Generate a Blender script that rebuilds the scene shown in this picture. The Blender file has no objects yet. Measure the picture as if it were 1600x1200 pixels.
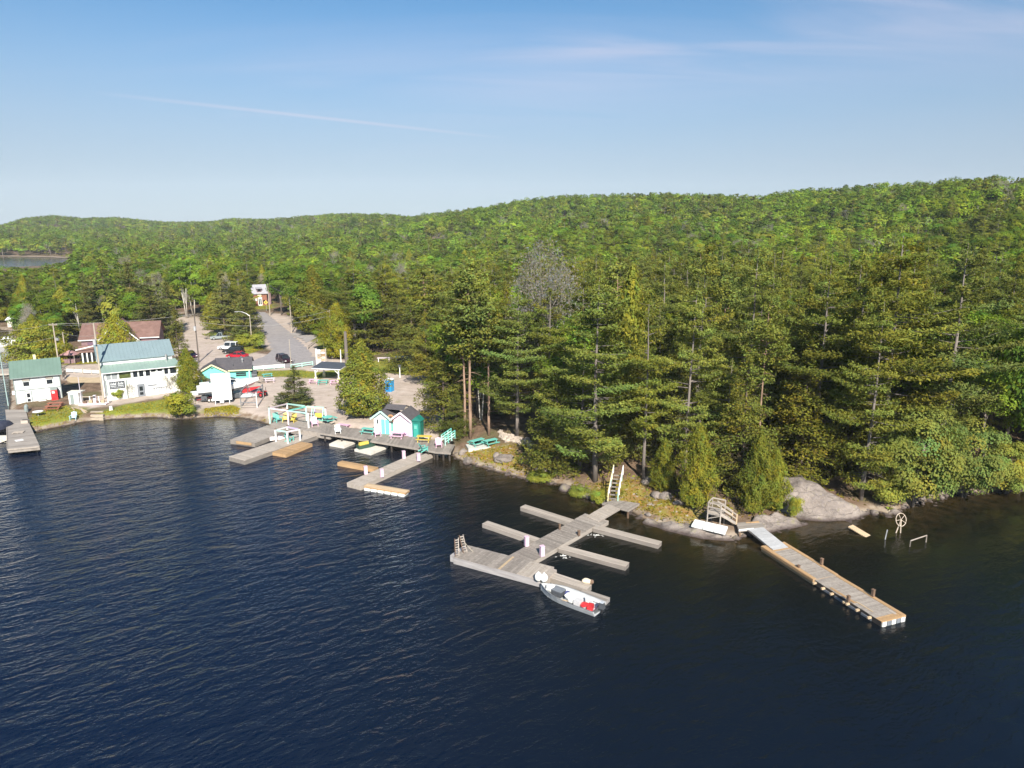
import bpy, math, random
import numpy as np
from mathutils import Vector, Matrix, Euler, noise as mnoise
random.seed(7); rng = np.random.default_rng(7)
S = bpy.context.scene; COL = S.collection
R = math.radians
# ------------------------------------------------------------------ camera
CAM_H, FPX, PITCH = 31.0, 1100.0, R(13.0)
cd = bpy.data.cameras.new('camera'); cam = bpy.data.objects.new('camera', cd); COL.objects.link(cam)
cam.location = (0, 0, CAM_H); cam.rotation_euler = (R(90) - PITCH, 0, 0)
cd.sensor_width = 36.0; cd.lens = FPX / 1600 * 36.0; cd.clip_end = 20000; S.camera = cam
# ------------------------------------------------------------------ sun and sky
SUN_EL, SUN_AZ = R(36), R(168.4)                     # azimuth measured from +Y towards +X
sv = Vector((math.sin(SUN_AZ) * math.cos(SUN_EL), math.cos(SUN_AZ) * math.cos(SUN_EL), math.sin(SUN_EL)))
sd = bpy.data.lights.new('sun', 'SUN'); sd.energy = 4.8; sd.angle = R(0.53); sd.color = (1.0, 0.945, 0.84)
sun = bpy.data.objects.new('sun', sd); COL.objects.link(sun)
sun.rotation_euler = (-sv).to_track_quat('-Z', 'Y').to_euler(); sun.location = (0, -50, 200)
W = bpy.data.worlds.new('World'); S.world = W; W.use_nodes = True
S.view_settings.view_transform = 'Standard'; S.view_settings.look = 'None'
S.view_settings.exposure = 0.85; S.view_settings.gamma = 1.0; S.view_settings.use_curve_mapping = False
S.cycles.max_bounces = 6; S.cycles.diffuse_bounces = 3; S.cycles.glossy_bounces = 3
S.cycles.transmission_bounces = 4; S.cycles.transparent_max_bounces = 6; S.cycles.volume_bounces = 0
S.cycles.use_denoising = True

def camray(px, py):
    c, s = math.cos(PITCH), math.sin(PITCH); a = (px - 800) / FPX; b = (600 - py) / FPX
    return (a, c + b * s, -s + b * c)
def P(px, py, z=0.0):
    d = camray(px, py); t = (z - CAM_H) / d[2]; return (d[0] * t, d[1] * t)
def zat(x, y, py):
    c, s = math.cos(PITCH), math.sin(PITCH); b = (600 - py) / FPX
    return CAM_H + y * (-s + b * c) / (c + b * s)
def pix(x, y, z):
    c, s = math.cos(PITCH), math.sin(PITCH); dz = z - CAM_H
    f = y * c - dz * s; u = y * s + dz * c
    return 800 + FPX * x / f, 600 - FPX * u / f
def pxm(x, y, z=1.0):                                  # photograph pixels per metre at a place
    return FPX / (y * math.cos(PITCH) - (z - CAM_H) * math.sin(PITCH))

def world_nodes():
    nt = W.node_tree; N = nt.nodes; L = nt.links
    bg = N['Background']; sky = N.new('ShaderNodeTexSky'); sky.sky_type = 'NISHITA'; sky.sun_disc = False
    sky.sun_elevation = SUN_EL; sky.sun_rotation = SUN_AZ
    sky.altitude = 300; sky.air_density = 1.0; sky.dust_density = 0.15; sky.ozone_density = 2.2
    bg.inputs['Strength'].default_value = 0.066
    tc = N.new('ShaderNodeTexCoord'); sp = N.new('ShaderNodeSeparateXYZ'); L.new(tc.outputs['Generated'], sp.inputs[0])
    def mth(op, a, b=None, cl=False):
        m = N.new('ShaderNodeMath'); m.operation = op; m.use_clamp = cl
        for i, v in enumerate((a, b)):
            if v is None: continue
            if isinstance(v, (int, float)): m.inputs[i].default_value = v
            else: L.new(v, m.inputs[i])
        return m.outputs[0]
    zz = mth('MAXIMUM', mth('ADD', sp.outputs[2], 0.12), 0.05)
    cb = N.new('ShaderNodeCombineXYZ'); L.new(mth('DIVIDE', sp.outputs[0], zz), cb.inputs[0]); L.new(mth('DIVIDE', sp.outputs[1], zz), cb.inputs[1])
    mp = N.new('ShaderNodeMapping'); mp.inputs['Rotation'].default_value = (0, 0, R(-24)); mp.inputs['Scale'].default_value = (0.32, 1.25, 1)
    mp.inputs['Location'].default_value = (0.35, 0.9, 0)
    L.new(cb.outputs[0], mp.inputs[0])
    nz = N.new('ShaderNodeTexNoise'); nz.inputs['Scale'].default_value = 0.75; nz.inputs['Detail'].default_value = 7; nz.inputs['Roughness'].default_value = 0.5
    nz.inputs['Distortion'].default_value = 0.5
    L.new(mp.outputs[0], nz.inputs['Vector'])
    rp = N.new('ShaderNodeMapRange'); rp.inputs[1].default_value = 0.53; rp.inputs[2].default_value = 0.80; rp.interpolation_type = 'SMOOTHSTEP'; rp.inputs[4].default_value = 0.26
    L.new(nz.outputs[0], rp.inputs[0])
    fade = N.new('ShaderNodeMapRange'); fade.inputs[1].default_value = 0.0; fade.inputs[2].default_value = 0.06; L.new(sp.outputs[2], fade.inputs[0])
    cirrus = mth('MULTIPLY', rp.outputs[0], fade.outputs[0])
    # one old contrail: a thin great-circle streak between two directions
    d1 = Vector(camray(160, 146)).normalized(); d2 = Vector(camray(790, 216)).normalized(); n = d1.cross(d2).normalized(); mid = (d1 + d2).normalized()
    dt = N.new('ShaderNodeVectorMath'); dt.operation = 'DOT_PRODUCT'; L.new(tc.outputs['Generated'], dt.inputs[0]); dt.inputs[1].default_value = n
    dm = N.new('ShaderNodeVectorMath'); dm.operation = 'DOT_PRODUCT'; L.new(tc.outputs['Generated'], dm.inputs[0]); dm.inputs[1].default_value = mid
    ln = N.new('ShaderNodeMapRange'); ln.inputs[1].default_value = 0.0003; ln.inputs[2].default_value = 0.0034; ln.inputs[3].default_value = 1; ln.inputs[4].default_value = 0; ln.interpolation_type = 'SMOOTHSTEP'
    L.new(mth('ABSOLUTE', dt.outputs['Value']), ln.inputs[0])
    rg = N.new('ShaderNodeMapRange'); rg.inputs[1].default_value = mid.dot(d1) - 0.004; rg.inputs[2].default_value = mid.dot(d1) + 0.03; L.new(dm.outputs['Value'], rg.inputs[0])
    # a broad thin veil of cirrus along one streak
    e1 = Vector(camray(820, 118)).normalized(); e2 = Vector(camray(1640, 20)).normalized(); n2 = e1.cross(e2).normalized(); m2 = (e1 * .35 + e2 * .65).normalized()
    du = N.new('ShaderNodeVectorMath'); du.operation = 'DOT_PRODUCT'; L.new(tc.outputs['Generated'], du.inputs[0]); du.inputs[1].default_value = n2
    dv = N.new('ShaderNodeVectorMath'); dv.operation = 'DOT_PRODUCT'; L.new(tc.outputs['Generated'], dv.inputs[0]); dv.inputs[1].default_value = m2
    n3 = N.new('ShaderNodeTexNoise'); n3.inputs['Scale'].default_value = 2.2; n3.inputs['Detail'].default_value = 6; n3.inputs['Distortion'].default_value = .6; L.new(mp.outputs[0], n3.inputs['Vector'])
    wob = mth('MULTIPLY', mth('SUBTRACT', n3.outputs[0], .5), .10)
    bl = N.new('ShaderNodeMapRange'); bl.inputs[1].default_value = 0.0; bl.inputs[2].default_value = 0.085; bl.inputs[3].default_value = 1; bl.inputs[4].default_value = 0; bl.interpolation_type = 'SMOOTHSTEP'; L.new(mth('ABSOLUTE', mth('ADD', du.outputs['Value'], wob)), bl.inputs[0])
    br = N.new('ShaderNodeMapRange'); br.inputs[1].default_value = 0.80; br.inputs[2].default_value = 0.985; br.interpolation_type = 'SMOOTHSTEP'; L.new(dv.outputs['Value'], br.inputs[0])
    nr = N.new('ShaderNodeMapRange'); nr.inputs[1].default_value = .32; nr.inputs[2].default_value = .7; L.new(n3.outputs[0], nr.inputs[0])
    veil = mth('MULTIPLY', mth('MULTIPLY', bl.outputs[0], br.outputs[0]), mth('MULTIPLY', nr.outputs[0], .62))
    contr = mth('MULTIPLY', mth('MULTIPLY', ln.outputs[0], rg.outputs[0]), 0.42)
    fac = mth('MAXIMUM', mth('MAXIMUM', cirrus, veil), contr)
    mx = N.new('ShaderNodeMix'); mx.data_type = 'RGBA'; L.new(fac, mx.inputs[0]); mx.inputs[7].default_value = (5.9, 5.8, 7.0, 1)
    # pale humid air low over the whole horizon
    hzf = N.new('ShaderNodeMapRange'); hzf.inputs[1].default_value = 0.0; hzf.inputs[2].default_value = 0.34; hzf.inputs[3].default_value = 0.80; hzf.inputs[4].default_value = 0.0; hzf.interpolation_type = 'SMOOTHERSTEP'; L.new(sp.outputs[2], hzf.inputs[0])
    m0 = N.new('ShaderNodeMix'); m0.data_type = 'RGBA'; L.new(hzf.outputs[0], m0.inputs[0]); tn = N.new('ShaderNodeMix'); tn.data_type = 'RGBA'; tn.blend_type = 'MULTIPLY'; tn.inputs[0].default_value = 1; L.new(sky.outputs[0], tn.inputs[6]); tn.inputs[7].default_value = (.50, .84, 1.0, 1)
    L.new(tn.outputs[2], m0.inputs[6]); m0.inputs[7].default_value = (3.85, 4.2, 5.1, 1); L.new(m0.outputs[2], mx.inputs[6])
    L.new(mx.outputs[2], bg.inputs['Color'])
    return sky, bg, mx
SKY, BG, SKYMIX = world_nodes()

# ------------------------------------------------------------------ materials
MATS = {}
def mat(name, col, rough=0.6, var=0.12, scale=1.5, rnd=0.0, bump=0.0, metal=0.0, stretch=None, spec=0.5, col2=None, stain=None):
    """plain surface: base colour, noise of colour and relief, object-to-object variation"""
    if name in MATS: return MATS[name]
    m = bpy.data.materials.new(name); m.use_nodes = True; nt = m.node_tree; N = nt.nodes; L = nt.links
    b = N['Principled BSDF']; b.inputs['Roughness'].default_value = rough; b.inputs['Metallic'].default_value = metal
    b.inputs['Specular IOR Level'].default_value = spec
    tc = N.new('ShaderNodeTexCoord'); mp = N.new('ShaderNodeMapping'); L.new(tc.outputs['Object'], mp.inputs[0])
    if stretch: mp.inputs['Scale'].default_value = stretch
    oi = N.new('ShaderNodeObjectInfo')
    ad = N.new('ShaderNodeVectorMath'); ad.operation = 'ADD'; L.new(mp.outputs[0], ad.inputs[0])
    sc = N.new('ShaderNodeMath'); sc.operation = 'MULTIPLY'; sc.inputs[1].default_value = 37.0; L.new(oi.outputs['Random'], sc.inputs[0]); L.new(sc.outputs[0], ad.inputs[1])
    nz = N.new('ShaderNodeTexNoise'); nz.inputs['Scale'].default_value = scale; nz.inputs['Detail'].default_value = 5; nz.inputs['Roughness'].default_value = 0.62
    L.new(ad.outputs[0], nz.inputs['Vector'])
    mx = N.new('ShaderNodeMix'); mx.data_type = 'RGBA'; L.new(nz.outputs[0], mx.inputs[0])
    c2 = col2 or tuple(c * (1 + var) for c in col); c1 = tuple(c * (1 - var) for c in col) if not col2 else col
    mr = N.new('ShaderNodeMapRange'); mr.inputs[1].default_value = 0.3; mr.inputs[2].default_value = 0.7; L.new(nz.outputs[0], mr.inputs[0]); L.new(mr.outputs[0], mx.inputs[0])
    mx.inputs[6].default_value = (*c1, 1); mx.inputs[7].default_value = (*c2, 1)
    out = mx.outputs[2]
    if rnd:
        r2 = N.new('ShaderNodeMapRange'); r2.inputs[3].default_value = 1 - rnd; r2.inputs[4].default_value = 1 + rnd; L.new(oi.outputs['Random'], r2.inputs[0])
        ml = N.new('ShaderNodeMix'); ml.data_type = 'RGBA'; ml.blend_type = 'MULTIPLY'; ml.inputs[0].default_value = 1
        L.new(out, ml.inputs[6]); L.new(r2.outputs[0], ml.inputs[7]); out = ml.outputs[2]
    if stain:
        n2 = N.new('ShaderNodeTexNoise'); n2.inputs['Scale'].default_value = stain[1]; n2.inputs['Detail'].default_value = 3; L.new(ad.outputs[0], n2.inputs['Vector'])
        m2 = N.new('ShaderNodeMapRange'); m2.inputs[1].default_value = 0.52; m2.inputs[2].default_value = 0.72; m2.inputs[4].default_value = stain[2]; L.new(n2.outputs[0], m2.inputs[0])
        ms = N.new('ShaderNodeMix'); ms.data_type = 'RGBA'; L.new(m2.outputs[0], ms.inputs[0]); L.new(out, ms.inputs[6]); ms.inputs[7].default_value = (*stain[0], 1); out = ms.outputs[2]
    L.new(out, b.inputs['Base Color'])
    if bump:
        bp = N.new('ShaderNodeBump'); bp.inputs['Strength'].default_value = 0.6; bp.inputs['Distance'].default_value = bump; L.new(nz.outputs[0], bp.inputs['Height']); L.new(bp.outputs[0], b.inputs['Normal'])
    MATS[name] = m; return m

# ------------------------------------------------------------------ mesh helpers
class MB:
    def __init__(s): s.v = []; s.f = []; s.m = []; s.cm = 0
    def add(s, vs, fs):
        o = len(s.v); s.v += [tuple(v) for v in vs]
        for f in fs: s.f.append([o + i for i in f]); s.m.append(s.cm)
        return s
    def box(s, cx, cy, cz, sx, sy, sz, rz=0.0, tx=1.0, ty=1.0):
        c, n = math.cos(rz), math.sin(rz); vs = []
        for z, ux, uy in ((-.5, 1, 1), (.5, tx, ty)):
            for a, b in ((-.5, -.5), (.5, -.5), (.5, .5), (-.5, .5)):
                x, y = a * sx * ux, b * sy * uy; vs.append((cx + x * c - y * n, cy + x * n + y * c, cz + z * sz))
        return s.add(vs, [(3, 2, 1, 0), (4, 5, 6, 7), (0, 1, 5, 4), (1, 2, 6, 5), (2, 3, 7, 6), (3, 0, 4, 7)])
    def b2(s, x0, x1, y0, y1, z0, z1): return s.box((x0 + x1) / 2, (y0 + y1) / 2, (z0 + z1) / 2, x1 - x0, y1 - y0, z1 - z0)
    def beam(s, p0, p1, w, h=None):
        h = h or w; p0, p1 = Vector(p0), Vector(p1); d = (p1 - p0).normalized()
        up = Vector((0, 0, 1)) if abs(d.z) < .95 else Vector((0, 1, 0)); r = d.cross(up).normalized(); u = r.cross(d)
        vs = [p + r * (a * w / 2) + u * (b * h / 2) for p in (p0, p1) for a, b in ((-1, -1), (1, -1), (1, 1), (-1, 1))]
        return s.add(vs, [(0, 1, 2, 3), (7, 6, 5, 4), (1, 0, 4, 5), (2, 1, 5, 6), (3, 2, 6, 7), (0, 3, 7, 4)])
    def tube(s, p0, p1, r0, r1=None, n=8, cap=True):
        return s.path([p0, p1], [r0, r0 if r1 is None else r1], n, cap)
    def path(s, pts, rad, n=6, cap=True):
        pts = [Vector(p) for p in pts]; vs = []
        if isinstance(rad, (int, float)): rad = [rad] * len(pts)
        for i, p in enumerate(pts):
            d = (pts[min(i + 1, len(pts) - 1)] - pts[max(i - 1, 0)]).normalized()
            up = Vector((0, 0, 1)) if abs(d.z) < .9 else Vector((1, 0, 0)); a = d.cross(up).normalized(); b = a.cross(d)
            vs += [p + (a * math.cos(2 * math.pi * k / n) + b * math.sin(2 * math.pi * k / n)) * rad[i] for k in range(n)]
        fs = [(i * n + k, i * n + (k + 1) % n, (i + 1) * n + (k + 1) % n, (i + 1) * n + k) for i in range(len(pts) - 1) for k in range(n)]
        if cap: fs += [tuple(range(n - 1, -1, -1)), tuple((len(pts) - 1) * n + k for k in range(n))]
        return s.add(vs, fs)
    def prism(s, poly, z0, z1):
        n = len(poly); zz = lambda z, i: z[i] if isinstance(z, (list, tuple)) else z
        vs = [(x, y, zz(z0, i)) for i, (x, y) in enumerate(poly)] + [(x, y, zz(z1, i)) for i, (x, y) in enumerate(poly)]
        return s.add(vs, [tuple(range(n - 1, -1, -1)), tuple(range(n, 2 * n))] + [(i, (i + 1) % n, n + (i + 1) % n, n + i) for i in range(n)])
    def loft(s, rings, cap=True):
        n = len(rings[0]); vs = [p for r in rings for p in r]
        fs = [(i * n + k, i * n + (k + 1) % n, (i + 1) * n + (k + 1) % n, (i + 1) * n + k) for i in range(len(rings) - 1) for k in range(n)]
        if cap: fs += [tuple(range(n - 1, -1, -1)), tuple((len(rings) - 1) * n + k for k in range(n))]
        return s.add(vs, fs)
    def slab(s, pts, t):                                # a thick sheet on four 3D corners, t below them
        n = len(pts); vs = [tuple(p) for p in pts] + [(p[0], p[1], p[2] - t) for p in pts]
        return s.add(vs, [tuple(range(n)), tuple(range(2 * n - 1, n - 1, -1))] + [(i, n + i, n + (i + 1) % n, (i + 1) % n) for i in range(n)])
    def blob(s, c, r, seed=0, amp=.25, freq=1.3, nu=12, nv=8):
        vs = []; fs = []
        for j in range(nv + 1):
            t = math.pi * j / nv
            for i in range(nu):
                p = 2 * math.pi * i / nu; d = Vector((math.sin(t) * math.cos(p), math.sin(t) * math.sin(p), math.cos(t)))
                k = 1 + amp * mnoise.noise(d * freq + Vector((seed * 3.7, seed * 1.3, seed * .7)))
                k += amp * .45 * mnoise.noise(d * freq * 2.7 + Vector((seed * 1.7, 5, seed)))
                vs.append((c[0] + d.x * r[0] * k, c[1] + d.y * r[1] * k, c[2] + d.z * r[2] * k))
        for j in range(nv):
            for i in range(nu): fs.append((j * nu + i, (j + 1) * nu + i, (j + 1) * nu + (i + 1) % nu, j * nu + (i + 1) % nu))
        return s.add(vs, fs)
    def mesh(s, name, mats, smooth=False):
        me = bpy.data.meshes.new(name); me.from_pydata(s.v, [], s.f)
        for m in (mats if isinstance(mats, (list, tuple)) else [mats]): me.materials.append(m)
        me.polygons.foreach_set('material_index', s.m)
        if smooth: me.polygons.foreach_set('use_smooth', [True] * len(s.f))
        me.update(); return me
    def obj(s, name, mats, parent=None, smooth=False, label=None):
        return link(name, s.mesh(name, mats, smooth), parent, label)
def link(name, me, parent=None, label=None):
    o = bpy.data.objects.new(name, me); COL.objects.link(o)
    if parent is not None: o.parent = parent
    if label: o['label'] = label
    return o
def tag(o, label=None, cat=None, group=None, kind=None):
    if label: o['label'] = label
    if cat: o['category'] = cat
    if group: o['group'] = group
    if kind: o['kind'] = kind
    return o
def thing(name, label, cat, loc=(0, 0, 0), rz=0.0, group=None):
    o = bpy.data.objects.new(name, None); COL.objects.link(o); o.empty_display_size = .3
    o.location = loc; o.rotation_euler = (0, 0, rz); return tag(o, label, cat, group)

def fast_mesh(name, V, Q, mats, midx=None, tint=None):
    V = np.asarray(V, np.float32); Q = np.asarray(Q, np.int32); me = bpy.data.meshes.new(name)
    me.vertices.add(len(V)); me.vertices.foreach_set('co', V.ravel())
    k = Q.shape[1]; me.loops.add(Q.size); me.loops.foreach_set('vertex_index', Q.ravel())
    me.polygons.add(len(Q)); me.polygons.foreach_set('loop_start', np.arange(0, Q.size, k, dtype=np.int32))
    for m in mats: me.materials.append(m)
    if midx is not None: me.polygons.foreach_set('material_index', np.asarray(midx, np.int32))
    if tint is not None:
        a = me.attributes.new('tint', 'FLOAT_COLOR', 'POINT'); c = np.ones((len(V), 4), np.float32); c[:, :3] = tint; a.data.foreach_set('color', c.ravel())
    me.update(calc_edges=True); me.validate(); return me
# ------------------------------------------------------------------ terrain: lake outline, heights, zones
SH = [(-320, 700), (-40, 668), (8, 656), (14, 634), (13, 600), (12, 562), (17, 538), (22, 518), (-60, 508), (-160, 500), (-420, 490)]
SHORE_L = [P(*p) for p in SH]
SHORE = [P(*p) for p in [(10, 666), (30, 672), (48, 676), (60, 676), (75, 671), (100, 667), (125, 661), (160, 657), (200, 655), (240, 653), (270, 656), (300, 655), (340, 652),
    (380, 654), (405, 660), (428, 668), (447, 676), (500, 670), (560, 680), (640, 692), (690, 700), (705, 710), (708, 716), (722, 721), (750, 731), (785, 740),
    (820, 749), (850, 754), (880, 759), (900, 770), (925, 782), (945, 790), (985, 800), (1000, 811), (1030, 822), (1070, 830), (1100, 839), (1138, 845), (1158, 843),
    (1172, 836), (1200, 831), (1235, 823), (1262, 819), (1246, 812), (1262, 812), (1300, 815), (1340, 809), (1370, 800), (1393, 807), (1418, 794), (1460, 781), (1500, 773),
    (1560, 769), (1600, 766), (1700, 756), (2000, 735), (2700, 700)]]
# main lake: left bay shoreline (far to near) then the front shoreline, closed behind the camera
LAKE = list(reversed(SHORE_L)) and [(-420.0, SHORE_L[-1][1])] + list(reversed(SHORE_L[3:])) + [P(13, 634), P(9, 655)] + SHORE + [(700, SHORE[-1][1]), (700, -500), (-700, -500)]
LAKE[0] = (-700.0, SHORE_L[-1][1])
FAR_LAKE = [P(*p) for p in [(-900, 416), (-200, 416), (20, 420), (62, 416), (90, 412), (112, 410), (116, 405), (60, 401), (-200, 399.5), (-900, 399)]]
def sdist(x, y, poly):
    """distance to a polygon's outline, negative inside"""
    x = np.asarray(x, float); y = np.asarray(y, float); d = np.full(x.shape, 1e9); ins = np.zeros(x.shape, bool); n = len(poly)
    for i in range(n):
        ax, ay = poly[i]; bx, by = poly[(i + 1) % n]; ex, ey = bx - ax, by - ay; L2 = ex * ex + ey * ey + 1e-9
        t = np.clip(((x - ax) * ex + (y - ay) * ey) / L2, 0, 1); d = np.minimum(d, np.hypot(x - ax - t * ex, y - ay - t * ey))
        cond = ((ay > y) != (by > y)); xi = ax + (y - ay) * ex / (ey if abs(ey) > 1e-9 else 1e-9); ins ^= cond & (x < xi)
    return np.where(ins, -d, d)
def ss(a, b, t): t = np.clip((t - a) / (b - a), 0, 1); return t * t * (3 - 2 * t)
def vnoise(x, y, f, seed=0):
    """cheap smooth value noise, vectorised"""
    x = x * f + seed * 17.3; y = y * f + seed * 9.1; xi = np.floor(x).astype(np.int64); yi = np.floor(y).astype(np.int64); u = x - xi; v = y - yi
    u = u * u * (3 - 2 * u); v = v * v * (3 - 2 * v)
    def h(a, b):
        n = (a * 374761393 + b * 668265263 + seed * 982451653) & 0x7fffffff; n = ((n ^ (n >> 13)) * 1274126177) & 0x7fffffff; return (n ^ (n >> 16)) % 65536 / 65535.0
    return (h(xi, yi) * (1 - u) + h(xi + 1, yi) * u) * (1 - v) + (h(xi, yi + 1) * (1 - u) + h(xi + 1, yi + 1) * u) * v
SKYL = [(-400, 352), (0, 352), (40, 340), (85, 336), (130, 340), (180, 339), (260, 347), (330, 346), (360, 341), (420, 342), (480, 336), (540, 333), (600, 334), (640, 338), (700, 330),
        (760, 322), (820, 311), (880, 306), (960, 303), (1050, 301), (1130, 304), (1180, 307), (1250, 296), (1350, 289), (1430, 284), (1550, 276), (1600, 278), (2000, 274)]
_az = []; _el = []; _dr = []; _d0 = []
for px, py in SKYL:
    d = camray(px, py); _az.append(math.atan2(d[0], d[1])); _el.append(d[2] / math.hypot(d[0], d[1]))
    _dr.append(np.interp(px, [0, 330, 480, 620, 760, 1000, 1250, 1600], [1900, 1800, 1250, 1050, 800, 700, 640, 560]))
    _d0.append(np.interp(px, [0, 330, 480, 700, 900, 1250, 1600], [760, 620, 380, 260, 210, 190, 170]))
CANOPY = 11.0
def height(x, y):
    x = np.asarray(x, float); y = np.asarray(y, float)
    d = sdist(x, y, LAKE); d2 = sdist(x, y, FAR_LAKE)
    wp = ss(-10, -3, x + 0.02 * y) * (1 - ss(110, 200, np.hypot(x, y)))   # the rocky point right of the boardwalk
    dl = np.maximum(d, 0)
    vill = 0.95 * ss(0, 2.2, dl) + 0.5 * ss(2, 25, dl) + 0.9 * ss(25, 70, dl)
    bay = ss(-75, -30, x) ; vill = vill * (0.85 + 0.15 * bay)
    pt = 0.55 * ss(0, 1.2, dl) + 1.0 * ss(1, 7, dl) + 2.0 * ss(6, 30, dl) + 1.2 * ss(30, 90, dl)
    pt = pt + ss(.3, 4, dl) * (vnoise(x, y, .35, 1) - .5) * 0.55 + ss(.2, 2, dl) * (vnoise(x, y, 1.1, 2) - .5) * 0.25
    z = vill * (1 - wp) + pt * wp + (vnoise(x, y, .8, 3) - .5) * .05
    D = np.hypot(x, y); az = np.arctan2(x, np.maximum(y, 1e-6))
    el = np.interp(az, _az, _el); dr = np.interp(az, _az, _dr); d0 = np.interp(az, _az, _d0)
    top = CAM_H + dr * el - CANOPY
    t = np.clip((D - d0) / (dr - d0), 0, 1)
    prof = 0.55 * t + 0.45 * t * t * (3 - 2 * t)
    over = np.clip((D - dr) / 900, 0, 1)
    z = z + (top - 3) * prof * (1 - .5 * over) + ss(.15, .5, t) * (1 - ss(.7, 1, t)) * (vnoise(x, y, 1 / 90, 5) - .5) * 0.05 * np.minimum(dr, 1200) * .6
    z = np.where(y < 5, 0.5, z)
    lake = -0.10 - 0.22 * np.minimum(-d, 3) - 0.35 * np.clip(-d - 3, 0, 14)
    z = np.where(d < 0, lake, z)
    return np.where((d2 < 25), np.where(d2 < 0, -0.2 + .2 * np.maximum(d2, -10), np.minimum(z, 0.1 + d2 * .06)), z)
def hz(x, y): return float(height(np.array([x]), np.array([y]))[0])
def G(px, py, z=1.5):
    """the point where the line of sight through a pixel of the photograph meets the ground"""
    for _ in range(9):
        x, y = P(px, py, z); z = 0.5 * z + 0.5 * max(hz(x, y), -.05)
    return x, y, hz(x, y)
def axis(lo, a, b, hi, step, grow=1.13):
    v = list(np.arange(a, b + 1e-6, step)); s = step; x = b
    while x < hi: s *= grow; x += s; v.append(x)
    s = step; x = a; pre = []
    while x > lo: s *= grow; x -= s; pre.append(x)
    return np.array(pre[::-1] + v)
GX = axis(-2500, -130, 75, 2300, .75); GY = axis(-500, 44, 190, 2600, .75)
XX, YY = np.meshgrid(GX, GY); ZZ = height(XX, YY)

# ground zones, as outlines seen in the photograph and projected on the ground
def zone(pts, z=1.6): return [P(px, py, z) for px, py in pts]
Z_GRAVEL = [zone(z) for z in (
    [(-60, 700), (60, 660), (50, 640), (110, 628), (165, 612), (165, 585), (98, 590), (98, 565), (250, 566), (262, 545), (268, 500), (320, 512), (352, 520), (372, 545), (400, 552), (470, 566), (500, 560), (560, 566), (650, 562), (668, 590), (700, 650), (708, 712), (500, 690), (430, 672), (408, 655), (380, 640), (300, 650), (280, 612), (165, 628), (120, 634), (60, 642), (40, 672)],
    [(425, 490), (520, 508), (525, 545), (490, 560), (455, 560), (380, 530), (360, 555), (300, 540), (262, 500), (272, 488), (330, 500)],)]
Z_ROAD = zone([(397, 487), (419, 490), (440, 505), (470, 527), (499, 560), (497, 572), (394, 577), (330, 579), (330, 569), (398, 560), (421, 545), (418, 535), (406, 505)], 2.2)
Z_GRASS = [zone(z) for z in ([(42, 690), (46, 640), (75, 631), (100, 627), (128, 632), (134, 672), (90, 690)], [(158, 668), (160, 636), (200, 625), (285, 616), (304, 640), (300, 668), (215, 672)],
    [(316, 645), (318, 632), (360, 627), (375, 632), (372, 640)], [(365, 648), (375, 643), (415, 643), (425, 665), (398, 660)], [(394, 586), (394, 578), (450, 577), (500, 580), (545, 572), (600, 562), (640, 565), (640, 585), (560, 580), (500, 590)],
    [(385, 553), (372, 540), (388, 525), (402, 530), (412, 548)], [(480, 520), (500, 520), (540, 545), (600, 555), (545, 560), (505, 556)], [(100, 565), (100, 556), (160, 556), (160, 564)], [(380, 485), (425, 485), (425, 474), (380, 474)])]
Z_MOSS = [zone(z) for z in ([(706, 716), (716, 694), (760, 690), (800, 696), (850, 725), (905, 768), (870, 762), (780, 742)], [(890, 775), (930, 745), (985, 745), (1060, 780), (1105, 800), (1150, 830), (1100, 840), (1000, 812), (930, 788)])]
def build_ground():
    sh = XX.shape; x = XX.ravel(); y = YY.ravel(); w = np.zeros((x.size, 3)); wob = (vnoise(x, y, .5, 8) - .5) * 2.2
    near = (y > 40) & (y < 330) & (np.abs(x) < 260); xn, yn, wn = x[near], y[near], wob[near]
    def mask(polys, soft):
        m = np.zeros(xn.size)
        for p in polys: m = np.maximum(m, ss(soft, -soft, sdist(xn, yn, p) + wn * soft))
        return m
    gr = mask(Z_GRAVEL, .8); gs = mask(Z_GRASS, .7); ms = mask(Z_MOSS, .8); gr = gr * (1 - gs)
    w[near, 0] = gr; w[near, 1] = gs; w[near, 2] = ms
    idx = np.arange(x.size).reshape(sh); Q = np.stack([idx[:-1, :-1], idx[:-1, 1:], idx[1:, 1:], idx[1:, :-1]], -1).reshape(-1, 4)
    me = fast_mesh('ground', np.stack([x, y, ZZ.ravel()], 1), Q, [ground_mat()], tint=w)
    me.polygons.foreach_set('use_smooth', np.ones(len(Q), bool))
    tag(link('ground', me), kind='structure')
    # water sheet only where the bed lies below it; its colour follows depth, with forest reflection painted in off the wooded point
    low = (ZZ < 0.06); keep = (low[:-1, :-1] | low[:-1, 1:] | low[1:, 1:] | low[1:, :-1]).ravel(); Qw = Q[keep]
    used = np.unique(Qw); mp = np.zeros(x.size, np.int32); mp[used] = np.arange(used.size)
    depth = np.clip(-ZZ.ravel()[used], 0, 6); xu, yu = x[used], y[used]
    open_ = 1.35 - 0.3 * ss(-45, -15, xu) - 0.22 * ss(-12, 14, xu + .15 * (yu - 60)); dsh = np.clip(-sdist(xu, yu, LAKE) / 22, 0, 1); amp = open_ * (0.35 + 0.65 * dsh)
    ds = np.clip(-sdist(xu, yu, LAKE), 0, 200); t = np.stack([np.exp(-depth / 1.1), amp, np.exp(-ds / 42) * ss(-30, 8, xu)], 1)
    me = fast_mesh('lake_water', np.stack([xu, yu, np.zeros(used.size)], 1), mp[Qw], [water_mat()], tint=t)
    me.polygons.foreach_set('use_smooth', np.ones(len(Qw), bool))
    tag(link('lake_water', me), kind='structure')

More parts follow.
